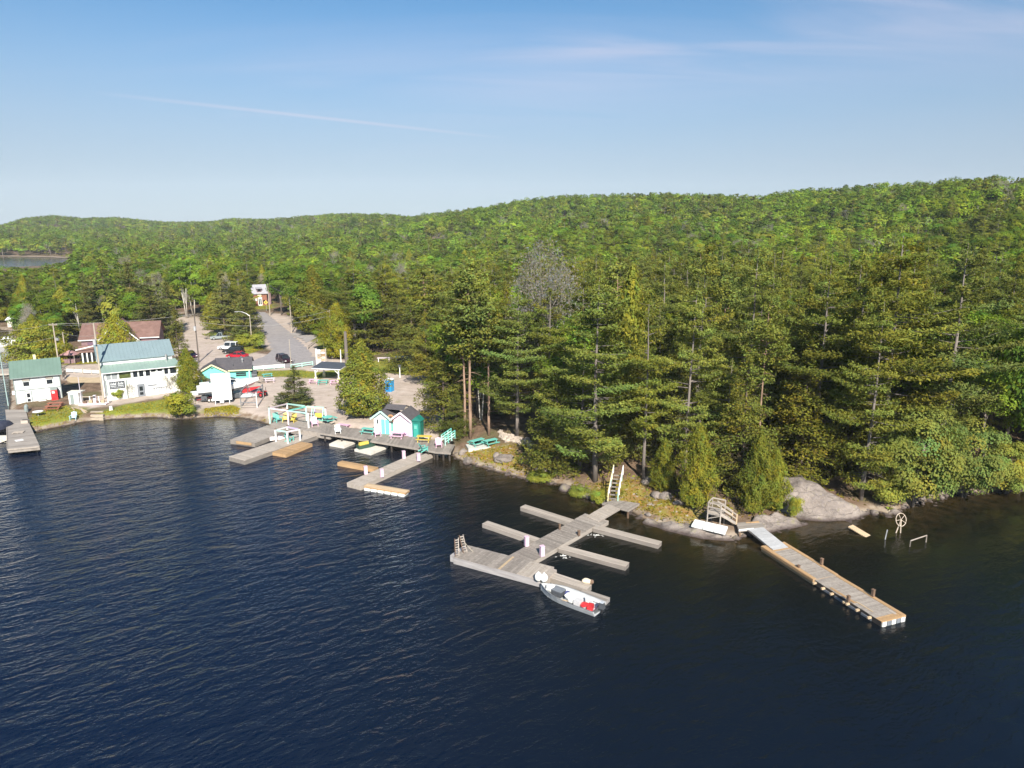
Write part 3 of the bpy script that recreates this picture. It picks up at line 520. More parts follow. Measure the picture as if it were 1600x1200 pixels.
# hand-placed trees: kind, base pixel, top row, width in pixels, label
HAND = [
 ('cedar_bush', 62, 566, 500, 80, 'big round yellow-green cedar bush rising behind the small green-roofed white house'),
 ('cedar_bush', 98, 566, 528, 32, 'small dark cedar bush beside the pole behind the small white house'),
 ('cedar_tree1', 187, 574, 490, 50, 'dense oval cedar standing right in front of the brown lodge gable'),
 ('cedar_tree0', 297, 614, 544, 38, 'bright pointed cedar at the right end of the long white building'),
 ('spruce_tree0', 282, 575, 484, 42, 'thin ragged spruce at the edge of the sandy parking lot'),
 ('leafy_shrub0', 283, 655, 612, 54, 'round pale green bush leaning over the water below the long white building', ),
 ('leafy_shrub1', 185, 624, 606, 19, 'small dark green bush under the black sign on the white wall'),
 ('spruce_tree1', 461, 634, 572, 60, 'lone spruce in the middle of the sandy yard behind the pastel frame'),
 ('cedar_tree2', 568, 650, 530, 76, 'tall full cedar standing over the grey trailer beside the boardwalk'),
 ('hemlock_tree0', 694, 672, 545, 92, 'wide drooping hemlock overhanging the teal outhouse at the boardwalk end'),
 ('hemlock_tree1', 714, 684, 610, 48, 'low drooping hemlock beside the teal stair railing'),
 ('red_pine0', 735, 685, 418, 84, 'tall bare-stemmed red pine nearest the two teal tables'),
 ('red_pine1', 726, 683, 436, 70, 'slightly leaning thin red pine just left of the tallest bare stem'),
 ('red_pine0', 764, 680, 470, 70, 'slim bare-stemmed pine between the teal tables and the stone heap'),
 ('white_pine0', 808, 684, 455, 110, 'thick-trunked pine growing out of the heap of pale stones'),
 ('red_pine1', 738, 640, 405, 70, 'tall red pine with bare upper trunk behind the teal stair'),
 ('hemlock_tree0', 872, 738, 590, 100, 'bushy bright hemlock at the water edge right of the stone heap'),
 ('white_pine1', 930, 752, 432, 150, 'large white pine with level plumes beside the pastel-railed steps'),
 ('white_pine3', 905, 735, 505, 110, 'shorter white pine with drooping plumes above the left bank of the steps'),
 ('white_pine2', 1005, 748, 455, 100, 'slim white pine with bare lower trunk right behind the pastel-railed steps'),
 ('cedar_tree0', 1036, 766, 684, 40, 'small yellow-green cedar on thin bare stems right of the steps'),
 ('cedar_tree1', 1087, 792, 662, 54, 'bright full cedar at the shore between the steps and the wooden stair landing'),
 ('cedar_tree2', 1180, 800, 674, 54, 'bright pointed cedar next to the grey wooden stair landing'),
 ('cedar_tree0', 1207, 796, 700, 44, 'small bright cedar leaning on the left edge of the big grey rock'),
 ('red_pine0', 1180, 742, 470, 66, 'slender pale-stemmed pine behind the bright cedars near the stair landing'),
 ('white_pine5', 1070, 742, 440, 105, 'tall white pine behind the bright shore cedar'),
 ('white_pine3', 1130, 745, 560, 90, 'low dark-green white pine between the two bright cedars'),
 ('hemlock_tree1', 1248, 748, 545, 120, 'dark heavy hemlock standing behind the big grey rock'),
 ('white_pine1', 1345, 780, 470, 125, 'bright feathery white pine just right of the big grey rock'),
 ('white_pine3', 1372, 752, 368, 190, 'very tall broad-topped white pine behind the feathery shore pine'),
 ('white_pine4', 1462, 748, 380, 165, 'broad old white pine with flat layered plumes above the shore bushes'),
 ('white_pine4', 1270, 735, 415, 140, 'tall dark white pine behind the heavy hemlock'),
 ('shore_bush0', 1425, 792, 640, 130, 'pale green leafy sapling clump on the shore right of the big rock'),
 ('shore_bush1', 1505, 778, 650, 120, 'large light green shoreline bush near the right edge'),
 ('shore_bush0', 1572, 772, 690, 90, 'leafy bush drooping over the dark water at the right edge'),
 ('broadleaf_tree0', 1592, 766, 470, 120, 'tall pale green leafy tree at the right edge over the water'),
 ('leafy_shrub1', 1390, 788, 745, 60, 'low leafy bush spilling over the stony shore beside the big rock'),
 ('leafy_shrub0', 1240, 812, 775, 26, 'little bright sapling growing at the foot of the grey rock'),
 ('leafy_shrub1', 845, 752, 735, 45, 'low bright bush on the mossy bank by the water'),
 ('leafy_shrub0', 935, 787, 765, 34, 'low green bush on the bank left of the pastel-railed steps'),
 ('leafy_shrub1', 905, 776, 757, 34, 'low yellowish bush at the water edge below the level-plumed pine'),
 ('spruce_tree2', 352, 525, 424, 60, 'dark spruce at the roadside behind the row of parked cars'),
 ('spruce_tree0', 383, 528, 445, 62, 'dark spruce behind the street lamp at the road corner'),
 ('bare_tree0', 362, 520, 424, 40, 'pale grey leafless tree among the spruces behind the parked cars'),
 ('birch_tree', 303, 494, 400, 60, 'white-stemmed birch clump at the end of the sandy lot'),
 ('birch_tree', 292, 497, 412, 46, 'thin white-stemmed birch at the left of the birch clump'),
 ('spruce_tree1', 243, 533, 432, 70, 'dark spruce rising behind the right wing of the brown lodge'),
 ('spruce_tree2', 170, 512, 405, 62, 'tall dark spruce behind the left side of the brown lodge'),
 ('spruce_tree0', 212, 512, 408, 62, 'tall dark spruce behind the middle of the brown lodge'),
 ('spruce_tree1', 140, 520, 425, 55, 'dark spruce left of the brown lodge roof'),
 ('cedar_tree2', 104, 522, 448, 50, 'yellow-green conical cedar left of the dark lodge spruces'),
 ('broadleaf_tree1', 478, 520, 414, 70, 'round yellow-green tree standing right of the paved road'),
 ('broadleaf_tree3', 440, 492, 410, 52, 'dark green leafy tree beside the far end of the road'),
 ('cedar_tree2', 492, 522, 415, 62, 'broad olive cedar by the gravel turn-off'),
 ('bare_tree1', 870, 655, 378, 185, 'big pale grey bare-limbed tree standing above the pines'),
 ('white_pine2', 1085, 700, 384, 120, 'dark layered white pine rising behind the point'),
 ('white_pine5', 1160, 705, 390, 110, 'tall white pine with a pale upper stem above the point'),
 ('cedar_tree0', 978, 700, 414, 80, 'olive-brown pointed cedar between the tall pines'),
 ('hemlock_tree0', 605, 545, 430, 100, 'dense olive hemlock behind the back lawn'),
 ('red_pine1', 668, 560, 418, 70, 'scraggly red pine with dead lower limbs behind the yard'),
 ('broadleaf_tree2', 322, 500, 428, 50, 'light green leafy tree at the back edge of the sandy lot'),
 ('broadleaf_tree0', 346, 506, 404, 62, 'full green leafy tree above the far end of the parked row'),
 ('cedar_tree0', 336, 515, 456, 36, 'narrow cedar at the corner of the sandy lot beside the parked trucks'),
 ('leafy_shrub0', 404, 546, 520, 28, 'green roadside bush at the foot of the street lamp'),
 ('leafy_shrub1', 384, 542, 519, 34, 'dark green bush between the street lamp and the parked cars'),
 ('spruce_tree2', 266, 520, 440, 44, 'dark spruce at the left edge of the sandy lot'),
 ('broadleaf_tree1', 506, 552, 500, 42, 'low leafy tree behind the stacked sign boards'),
 ('cedar_tree1', 530, 560, 470, 44, 'olive cedar beside the bleached dead trunk'),
 ('hemlock_tree1', 645, 578, 470, 86, 'broad olive hemlock at the right end of the back lawn'),
 ('broadleaf_tree3', 572, 552, 436, 66, 'pale green leafy tree behind the back lawn'),
 ('broadleaf_tree2', 470, 512, 430, 54, 'leafy green tree over the gravel turn-off'),
 ('white_pine3', 555, 552, 415, 95, 'white pine behind the picnic shelter'),
]
def hand_trees():
    done = []
    for i, (k, bx, by, ty, wpx, lab) in enumerate(HAND):
        x, y, z = G(bx, by); h = zat(x, y, ty) - z; w = wpx / pxm(x, y, z + h * .5); done.append((y, k, x, y, z, h, w, lab))
    done.sort()
    for yy, k, x, y, z, h, w, lab in done:
        tree(k, x, y, h + .1, w, lab); cover(x, y, z, h, w)
    return [(d[2], d[3], d[6]) for d in done]
CLEAR = [zone(z) for z in ([(-60, 720), (-60, 575), (20, 540), (60, 556), (105, 540), (128, 528), (250, 528), (264, 500), (268, 486), (330, 486), (345, 508), (385, 545), (400, 525), (388, 488), (390, 470), (428, 470), (432, 486), (475, 520), (520, 512), (545, 545), (640, 548), (655, 590), (690, 640), (718, 668), (810, 668), (838, 690), (860, 735), (900, 770), (860, 775), (700, 720)],
    [(985, 800), (990, 745), (1050, 745), (1130, 780), (1200, 770), (1215, 740), (1330, 740), (1350, 790), (1380, 800), (1200, 850), (1000, 830)],
    [(960, 790), (955, 735), (985, 735), (995, 790)])]
def forest():
    hand = hand_trees(); pts = []
    # a jittered polar scatter whose spacing opens with distance
    D = 62.0
    while D < 2700:
        sp = np.interp(D, [60, 160, 300, 700, 1600, 2700], [4.6, 5.2, 6.8, 9.0, 11.5, 17]); n = int(2 * 0.72 * D / sp)
        a = np.linspace(-.72, .72, n) + rng.normal(0, .28 * sp / D, n); d = D + rng.uniform(-.5, .5, n) * sp
        pts.append(np.stack([np.sin(a) * d, np.cos(a) * d], 1)); D += sp * .95
    pts = np.concatenate(pts); x, y = pts[:, 0], pts[:, 1]
    ok = (sdist(x, y, LAKE) > 2.5) & (sdist(x, y, FAR_LAKE) > 3)
    for c in CLEAR: ok &= sdist(x, y, c) > 1.0
    pts = pts[ok]; x, y = pts[:, 0], pts[:, 1]; z = height(x, y); Dd = np.hypot(x, y); az = np.arctan2(x, y)
    order = np.argsort(Dd); kinds = []; stuff = []; cnt = {}; sel = 0
    el = np.interp(az, _az, _el); dr = np.interp(az, _az, _dr)
    mixn = vnoise(x, y, 1 / 45, 11); n2 = vnoise(x, y, 1 / 130, 12)
    for i in order:
        xi, yi, zi, D = x[i], y[i], z[i], Dd[i]
        if D < 200 and any(abs(xi - hx) < .28 * hw + 1 and abs(yi - hy) < .28 * hw + 1 for hx, hy, hw in hand): continue
        r = rng.uniform(); left = az[i] < -.18
        pine_share = np.interp(D, [60, 130, 230, 420, 900], [.92, .85, .40 if not left else .5, .12 if not left else .28, .06 if not left else .25]) + (mixn[i] - .5) * .5
        if az[i] > .50 and D < 140: pine_share = .25
        if r < pine_share:
            q = rng.uniform()
            k = ('white_pine%d' % rng.integers(6) if q < .5 else 'hemlock_tree%d' % rng.integers(2) if q < .7 else 'cedar_tree%d' % rng.integers(3) if q < .84 else 'red_pine%d' % rng.integers(2) if q < .92 else 'spruce_tree%d' % rng.integers(3))
            if left: k = ('spruce_tree%d' % rng.integers(3) if q < .5 else 'white_pine%d' % rng.integers(6) if q < .7 else 'cedar_tree%d' % rng.integers(3))
        else: k = 'bare_tree%d' % rng.integers(2) if rng.uniform() < .06 else 'birch_tree' if rng.uniform() < .10 else 'broadleaf_tree%d' % rng.integers(4)
        H = {'white': 21, 'red_p': 21, 'hemlo': 17, 'cedar': 12, 'spruc': 15, 'broad': 14, 'birch': 14, 'bare_': 13}[k[:5]] * rng.uniform(.8, 1.15)
        if left or (az[i] < -.05 and D > 120): H *= .82
        if D > 250: H = max(min(CANOPY * rng.uniform(.85, 1.35) * (1.25 if k[:5] in ('white', 'red_p') else 1), CAM_H + D * el[i] + rng.uniform(-2.5, 1.2) - zi), 4.5)
        else:
            lim = zat(xi, yi, np.interp(pix(xi, yi, 5)[0], [0, 300, 600, 800, 1100, 1350, 1600], [415, 408, 402, 392, 385, 368, 380]) + (rng.uniform(4, 70) if D < 135 else rng.uniform(-4, 26))) - zi   # no crown stands above the photographed tree line
            H = max(min(H, lim), 5.5)
        pn = pix(xi, yi, zi)[0]
        if pn < 125 and D < 760 and not (D > 600 and sdist(np.array([xi]), np.array([yi]), FAR_LAKE)[0] < 6 and yi > 600):
            H = min(H, zat(xi, yi, (416 if pn < 75 else 408) + rng.uniform(0, 14)) - zi)    # the far arm of the lake shows over these trees
            if H < 3: continue
        w = PROTO[k]['w'] * (H / PROTO[k]['h']) ** .75 * rng.uniform(.85, 1.15)
        infr = abs(pix(xi, yi, zi + H)[0] - 800) < 860
        vis = cover(xi, yi, zi, H, w, True, .75) if infr else 0
        base = k.rstrip('0123456789')
        if vis > (70 if D < 150 else 60) and D < 420 and cnt.get(base, 0) < 150 and sel < 520 and zi > -1:
            cnt[base] = cnt.get(base, 0) + 1; sel += 1
            pxx = pix(xi, yi, zi)[0]
            col = next(t for lim_, t in ((140, 'the small white house'), (250, 'the brown lodge'), (400, 'the parked cars'), (500, 'the paved road'), (600, 'the picnic shelter'), (720, 'the pastel sheds'), (850, 'the stone heap'), (960, 'the mossy bank'), (1060, 'the pastel-railed steps'), (1200, 'the bright shore cedars'), (1340, 'the big grey rock'), (1480, 'the sunken boat lift'), (9999, 'the right-hand shore')) if pxx < lim_)
            row = 'close behind' if D < 120 else 'well behind' if D < 190 else 'far behind' if D < 290 else 'on the slope above'
            size = 'small' if H < 10.5 else 'middling' if H < 14 else 'tall'
            what = {'white_pine': 'layered white pine', 'red_pine': 'bare-stemmed red pine', 'hemlock_tree': 'olive hemlock', 'cedar_tree': 'pointed cedar', 'spruce_tree': 'dark spruce', 'broadleaf_tree': 'round leafy tree', 'birch_tree': 'pale-stemmed birch', 'bare_tree': 'grey leafless tree'}[base]
            tree(k, xi, yi, H, w, '%s %s in the forest %s %s' % (size, what, row, col), '%s %ss in the forest %s %s' % (size, what, row, col), z=zi - .15)
        else: stuff.append((xi, yi, zi - .2, H, w, k, D))
    print('TREES', NTREE, cnt, 'stuff', len(stuff)); return stuff
STUFF = forest()
def forest_mass(stuff):
    groups = {}
    for x, y, z, H, w, k, D in stuff:
        base = k.rstrip('0123456789')
        if D < 210:
            p = PROTO[k]
            if 'n_' + k not in FAR: FAR['n_' + k] = (p['tb'].joint('far_' + base, p['leaf'], p['wood']), p['h'])
            groups.setdefault('n_' + k, []).append((x, y, z, w / p['w'], w / p['w'], H / p['h'])); continue
        f = {'white_pine': 'pine%d' % rng.integers(2), 'red_pine': 'pine%d' % rng.integers(2), 'hemlock_tree': 'spruce', 'cedar_tree': 'spruce', 'spruce_tree': 'spruce', 'bare_tree': 'bare'}.get(base, 'broadleaf%d' % rng.integers(3))
        sxy = w / {'p': 8.0, 's': 5.2, 'b': 9.2}[f[0]] * np.interp(D, [300, 1600], [1.25, 1.4]) * rng.choice([.7, .9, 1.0, 1.15, 1.5], p=[.2, .25, .25, .2, .1]); groups.setdefault(f, []).append((x, y, z, sxy, sxy, H / FAR[f][1]))
    V = []; Sc = []; Id = []; keys = sorted(groups)
    for gi, k in enumerate(keys):
        a = np.array(groups[k]); V.append(a[:, :3]); Sc.append(a[:, 3:]); Id.append(np.full(len(a), gi))
    V = np.concatenate(V); Sc = np.concatenate(Sc); Id = np.concatenate(Id); n = len(V)
    me = bpy.data.meshes.new('forest'); me.vertices.add(n); me.vertices.foreach_set('co', V.astype(np.float32).ravel())
    a = me.attributes.new('size', 'FLOAT_VECTOR', 'POINT'); a.data.foreach_set('vector', Sc.astype(np.float32).ravel())
    a = me.attributes.new('species', 'INT', 'POINT'); a.data.foreach_set('value', Id.astype(np.int32))
    a = me.attributes.new('turn', 'FLOAT', 'POINT'); a.data.foreach_set('value', rng.uniform(0, 6.28, n).astype(np.float32))
    o = tag(link('forest', me), kind='stuff')
    ng = bpy.data.node_groups.new('forest_mass', 'GeometryNodeTree'); ng.interface.new_socket('Geometry', in_out='INPUT', socket_type='NodeSocketGeometry'); ng.interface.new_socket('Geometry', in_out='OUTPUT', socket_type='NodeSocketGeometry')
    N = ng.nodes; L = ng.links; gi = N.new('NodeGroupInput'); go = N.new('NodeGroupOutput'); jn = N.new('GeometryNodeJoinGeometry'); L.new(jn.outputs[0], go.inputs[0])
    def attr(nm, ty): q = N.new('GeometryNodeInputNamedAttribute'); q.data_type = ty; q.inputs['Name'].default_value = nm; return q.outputs[0]
    sp, sz, tr = attr('species', 'INT'), attr('size', 'FLOAT_VECTOR'), attr('turn', 'FLOAT'); cb = N.new('ShaderNodeCombineXYZ'); L.new(tr, cb.inputs[2]); er = N.new('FunctionNodeEulerToRotation'); L.new(cb.outputs[0], er.inputs[0])
    for k, key in enumerate(keys):
        ob = bpy.data.objects.new('far_tree', FAR[key][0]); oi = N.new('GeometryNodeObjectInfo'); oi.inputs['Object'].default_value = ob; oi.inputs['As Instance'].default_value = True
        cm = N.new('FunctionNodeCompare'); cm.data_type = 'INT'; cm.operation = 'EQUAL'; L.new(sp, cm.inputs[2]); cm.inputs[3].default_value = k
        ip = N.new('GeometryNodeInstanceOnPoints'); L.new(gi.outputs[0], ip.inputs['Points']); L.new(cm.outputs[0], ip.inputs['Selection']); L.new(oi.outputs['Geometry'], ip.inputs['Instance']); L.new(er.outputs[0], ip.inputs['Rotation']); L.new(sz, ip.inputs['Scale']); L.new(ip.outputs[0], jn.inputs[0])
    md = o.modifiers.new('forest', 'NODES'); md.node_group = ng
forest_mass(STUFF)
# ------------------------------------------------------------------ wood, paint and other materials of the built things
M_GREYW = mat('grey_weathered_wood', (.315, .275, .24), .85, .22, 2.5, .16, stretch=(.25, 3, 1), bump=.008, stain=((.20, .17, .15), .6, .6))
M_DARKW = mat('dark_weathered_wood', (.27, .235, .205), .85, .22, 2.5, .2, stretch=(.25, 3, 1), bump=.008, stain=((.17, .14, .12), .6, .6))
M_PALEW = mat('pale_bleached_wood', (.40, .345, .295), .85, .2, 2.5, .13, stretch=(.25, 3, 1), bump=.006, stain=((.32, .26, .2), .6, .5))
M_ORW = mat('orange_cedar_wood', (.42, .265, .135), .75, .2, 2.5, .14, stretch=(.25, 3, 1), bump=.006, stain=((.38, .22, .1), .7, .5))
M_TANW = mat('tan_new_wood', (.52, .385, .245), .75, .18, 2.5, .12, stretch=(.25, 3, 1), bump=.006)
M_SKIRT = mat('lilac_grey_skirt_boards', (.36, .335, .33), .85, .2, 2, .1, stretch=(.25, 3, 1), bump=.006, stain=((.22, .19, .17), .8, .6))
M_WET = mat('wet_dark_timber', (.05, .04, .033), .7, .25, 2)
M_WHITE = mat('white_paint', (.78, .78, .76), .55, .05, 1.2); M_WALL = mat('white_wall_boards', (.80, .79, .77), .65, .06, .8, stretch=(.5, .5, 4), stain=((.58, .56, .52), .25, .45))
M_FOAM = mat('white_foam', (.82, .81, .77), .9, .07, 3, stain=((.6, .56, .48), 1.2, .5)); M_CREAMF = mat('cream_float_plastic', (.68, .63, .55), .7, .08, 2, stain=((.5, .45, .38), .8, .5))
M_TEAL = mat('teal_paint', (.15, .48, .41), .55, .08, 1.5, .05); M_MINT = mat('mint_paint', (.46, .76, .66), .55, .06, 1.5); M_PINK = mat('pink_paint', (.74, .46, .60), .5, .07, 1.5, .06); M_PALEPINK = mat('pale_pink_paint', (.80, .66, .72), .55, .05, 1.5)
M_YEL = mat('yellow_paint', (.64, .48, .08), .55, .08, 1.5); M_PALEYEL = mat('pale_yellow_paint', (.80, .74, .42), .55, .06, 1.5); M_LILAC = mat('lilac_paint', (.60, .48, .74), .55, .06, 1.5); M_DKTEAL = mat('deep_teal_paint', (.012, .17, .135), .55, .1, 1.5)
M_ALU = mat('dull_aluminium', (.52, .52, .52), .42, .12, 2, 0, metal=.85); M_ALUP = mat('grey_metal_deck', (.44, .44, .45), .55, .12, 2, .1); M_HULL = mat('grey_aluminium_hull', (.50, .51, .52), .5, .12, 1.5)
M_BLACK = mat('black_rubber', (.018, .018, .02), .6, .2, 3); M_DKG = mat('dark_grey_plastic', (.07, .075, .085), .5, .15, 3); M_MIDG = mat('mid_grey_plastic', (.20, .215, .24), .5, .12, 3); M_REDP = mat('red_plastic', (.55, .03, .035), .4, .1, 3); M_BLUEP = mat('navy_cloth', (.06, .075, .24), .8, .2, 3)
M_BROWN = mat('brown_post_wood', (.16, .10, .065), .85, .25, 3, .15); M_ROPE = mat('rope', (.55, .48, .36), .9, .15, 20); M_CONC = mat('pale_concrete', (.55, .53, .49), .85, .1, 1.5, bump=.01)
M_GLASS = mat('dark_window_glass', (.02, .025, .03), .08, .1, 1); M_STEEL = mat('galvanised_steel', (.5, .5, .5), .5, .1, 3, metal=.7)
UNIT = {}
def plank_mesh(l, w, t, m):
    k = (round(l, 3), round(w, 3), t, m.name)
    if k not in UNIT: UNIT[k] = MB().box(0, 0, -t / 2, w, l, t).mesh('plank', m)
    return UNIT[k]
def deck(name, label, A, B, width, top, pitch=.2, run='cross', m=None, body=None, draft=.18, thick=None, group=None, cat='dock', gap=.11, every=None, sag=0.0, parts=True):
    """a dock section: float or frame below, planks on top laid across it or along it"""
    m = m or M_GREYW; body = body or M_DARKW; A, B = Vector((*A[:2], 0)), Vector((*B[:2], 0)); d = B - A; Ln = d.length
    o = thing(name, label, cat, (A.x, A.y, 0), math.atan2(d.y, d.x), group); h0 = -draft if thick is None else top - .05 - thick
    MB().b2(0.015, Ln - .015, -width / 2 + .015, width / 2 - .015, h0, top - .045).obj('float_frame', body, o)
    if run == 'cross':
        n = max(1, int(round(Ln / pitch))); p = Ln / n
        for i in range(n):
            mm = m if every is None else every(i / n, m)
            q = link('plank', plank_mesh(width, p * (1 - gap), .042, mm), o); q.location = (p * (i + .5), rng.normal(0, .008), top + rng.normal(0, .003)); q.rotation_euler = (rng.normal(0, .003), rng.normal(0, .006), rng.normal(0, .003))
    else:
        n = max(1, int(round(width / pitch))); p = width / n; segs = max(1, int(round(Ln / 4.9)))
        for i in range(n):
            off = rng.uniform(-.3, .3) * (segs > 1)
            for s_ in range(segs):
                x0 = 0 if s_ == 0 else Ln * s_ / segs + off; x1 = Ln if s_ == segs - 1 else Ln * (s_ + 1) / segs + off - .012
                q = link('plank', MB().box(0, 0, -.021, x1 - x0, p * (1 - gap), .042).mesh('plank', m), o); q.location = ((x0 + x1) / 2, -width / 2 + p * (i + .5), top + rng.normal(0, .003))
    return o
def mid(a, b, z): p, q = P(*a, z), P(*b, z); return ((p[0] + q[0]) / 2, (p[1] + q[1]) / 2)
def deckq(name, label, s0, s1, e0, e1, top, **k):
    """a dock section from the four deck corners seen in the photograph: start pair, end pair"""
    A, B = mid(s0, s1, top), mid(e0, e1, top); d = Vector((B[0] - A[0], B[1] - A[1])).normalized(); nrm = Vector((-d.y, d.x))
    w = sum(abs((Vector(P(*a, top)) - Vector(P(*b, top))).dot(nrm)) for a, b in ((s0, s1), (e0, e1))) / 2
    return deck(name, label, A, B, k.pop('width', w), top, **k)
def z5(x, y): return 680 + x * .2375, 720 + y * .2375
def z6(x, y): return 1040 + x * .275, 720 + y * .275
def z4(x, y): return 500 + x * .175, 600 + y * .175
def z3(x, y): return 340 + x * .1375, 580 + y * .1375
def z7(x, y): return 820 + x * .09375, 860 + y * .09375
def z8(x, y): return 1090 + x * .0875, 760 + y * .0875
def local(o, px, py, z):
    p = P(px, py, z); v = Vector((p[0] - o.location.x, p[1] - o.location.y)); c, s = math.cos(-o.rotation_euler.z), math.sin(-o.rotation_euler.z); return v.x * c - v.y * s, v.x * s + v.y * c
# ---- the middle dock: gangway, main walkway, four fingers, barge
T0 = .5
# one frame for the whole dock, so that its pieces are square to each other
_a, _b = mid(z5(420, 655), z5(600, 690), T0), mid(z5(925, 385), z5(1050, 425), T0)
DX = Vector((_b[0] - _a[0], _b[1] - _a[1])); DL = DX.length; DX.normalize(); DN = Vector((DX.y, -DX.x))     # DN points to the right of the walkway
def dk(u, v): return (_a[0] + DX.x * u + DN.x * v, _a[1] + DX.y * u + DN.y * v)
def duv(px, py, z=T0): p = P(px, py, z); q = Vector((p[0] - _a[0], p[1] - _a[1])); return q.dot(DX), q.dot(DN)
WM = 2.45
deck('walkway_dock', 'main grey plank walkway of the middle dock, crossed by four narrow fingers', dk(0, 0), dk(DL, 0), WM, T0, .2, m=M_DARKW, body=M_GREYW)
deck('float_dock', 'short square grey float between the middle walkway and its gangway', dk(DL + .03, .12), dk(DL + 2.0, .12), WM + .55, T0 - .04, .22, m=M_GREYW, body=M_GREYW)
gu0 = DL + 1.2; gu1, gv1 = duv(*z5(1180, 298), 1.0)
deck('gangway', 'pale plank gangway rising from the middle dock to the shore platform', dk(gu0, .1), dk(gu1, gv1), 1.75, T0 + .02, .2, m=M_PALEW, body=M_GREYW, thick=.14, cat='gangway').rotation_euler[1] = -math.atan2(.5, gu1 - gu0)
pl = thing('shore_platform', 'small grey wooden platform at the foot of the pastel-railed steps', 'platform', (*dk(gu1, gv1), 0), math.atan2(-DN.y, -DN.x) + math.pi)
pa = [local(pl, *z5(*q), 1.05) for q in ((1098, 275), (1180, 256), (1345, 278), (1272, 322))]
MB().prism(pa, .78, .98).obj('frame', M_DARKW, pl)
def quad_planks(o, pts, n, top, m, t=.045, gap=.05):
    a, b, c, d = [Vector((*p, 0)) for p in pts]                  # planks run a->b, stepped from ab to dc
    for i in range(n):
        f0, f1 = (i + gap / 2) / n, (i + 1 - gap / 2) / n; q = [a.lerp(d, f0), b.lerp(c, f0), b.lerp(c, f1), a.lerp(d, f1)]; zt = top + rng.normal(0, .003)
        MB().prism([(v.x, v.y) for v in q], zt - t, zt).obj('plank', m, o)
quad_planks(pl, pa, 14, 1.03, M_DARKW)
for q in ((1105, 285), (1270, 320)): x, y = local(pl, *z5(*q), 1.0); MB().b2(x - .08, x + .08, y - .08, y + .08, -.6, .78).obj('post', M_BROWN, pl)
def finger(lab, a0, a1, b0, b1, m=M_PALEW, body=M_DARKW, w=.95, group='finger docks of the middle dock'):
    (u0, v0), (u1, v1) = duv(*mid2(a0, a1)), duv(*mid2(b0, b1)); s = 1 if v1 > 0 else -1; u = (u0 + u1) / 2
    return deck('finger_dock', lab, dk(u0, s * (WM / 2 + .05)), dk(u1, v1), w, T0 - .06, w / 4, 'long', m, body, group=group)
def mid2(a, b): return (a[0] + b[0]) / 2, (a[1] + b[1]) / 2
finger('long narrow finger dock left of the gangway, nearest the steps', z5(945, 385), z5(888, 412), z5(590, 284), z5(562, 300))
finger('narrow left finger dock in front, its tip nearest the barge ladders', z5(718, 510), z5(640, 527), z5(340, 394), z5(315, 406))
finger('narrow finger dock pointing right toward the shore rocks', z5(1075, 422), z5(1045, 440), z5(1490, 522), z5(1470, 553))
finger('narrow finger dock pointing right, just in front of the one nearest the shore', z5(850, 552), z5(815, 575), z5(1280, 662), z5(1250, 693))
# barge across the outer end
(bu0, bv0), (bu1, bv1) = duv(*z5(118, 645)), duv(*z5(695, 800)); BW = 2.7
bx = Vector((bu1 - bu0, bv1 - bv0)).normalized(); bn = Vector((bx.y, -bx.x)); bn = bn if bn.x > 0 else -bn
A_ = dk(bu0 + bn.x * BW / 2, bv0 + bn.y * BW / 2); B_ = dk(bu1 + bn.x * BW / 2, bv1 + bn.y * BW / 2)
barge = deck('dock_barge', 'broad barge-like float with lilac-grey sides across the outer end of the middle dock', A_, B_, BW, .72, .24, m=M_DARKW, body=M_SKIRT, every=lambda f, m: M_PALEW if f > .72 else M_TANW if .50 < f < .53 else m, draft=.2)
bl = (Vector(B_) - Vector(A_)).length
for k in range(4): MB().b2(.05, bl - .05, -BW / 2 - .012 - .002 * k, -BW / 2 + .01, .05 + k * .16, .19 + k * .16).obj('side_board', M_SKIRT, barge)
MB().b2(-.5, .0, -BW / 2 + .25, BW / 2 - .25, .0, .64).obj('bow_block', M_SKIRT, barge)
MB().b2(bl, bl + .35, -BW / 2 + .2, BW / 2 - .2, .0, .64).obj('stern_block', M_PALEW, barge)
(u0, v0), (u1, v1) = duv(*z5(600, 700)), duv(*z5(1025, 823))
deck('finger_dock', 'grey and tan finger dock behind the moored aluminium boat', dk(u0 + .1, v0), dk(u1 - .3, v1), 1.0, T0 + .02, .25, 'long', M_PALEW, M_DARKW, group='finger docks of the middle dock')
(u0, v0), (u1, v1) = duv(*z5(960, 845)), duv(*z5(1138, 903))
deck('stern_float', 'short grey float just beyond the outboard motor of the aluminium boat', dk(u0, v0), dk(u1, v1), .75, T0 - .12, .19, 'long', M_GREYW, M_SKIRT)
def bollard(px, py, h, label, m, top=T0, name='bollard', r=.17, group=None, cat='post', base_pix=True):
    x, y = P(px, py, top); o = thing(name, label, cat, (x, y, top), .4, group)
    MB().box(0, 0, h / 2, 2 * r, 2 * r, h, 0, .96, .96).obj('post', m, o); MB().box(0, 0, h + .02, 2 * r + .05, 2 * r + .05, .04).obj('cap', M_PALEPINK if m is M_PINK else m, o); return o
M_BOLL = mat('pink_white_bollard', (.70, .50, .61), .5, .05, 2)
bollard(*z5(601, 558), .92, 'pale pink box post on the left edge of the middle walkway', M_BOLL, name='pink_post', r=.19, group='pale pink posts along the docks')
bollard(*z5(703, 625), .98, 'pale pink box post on the right edge of the middle walkway', M_BOLL, name='pink_post', r=.19, group='pale pink posts along the docks')
bollard(*z5(818, 452), .55, 'short brown mooring post on the left edge of the middle walkway', M_BROWN, name='mooring_post', r=.09)
bollard(*z5(945, 492), .5, 'dark brown mooring post on the right edge of the middle walkway', M_BROWN, name='mooring_post', r=.11)
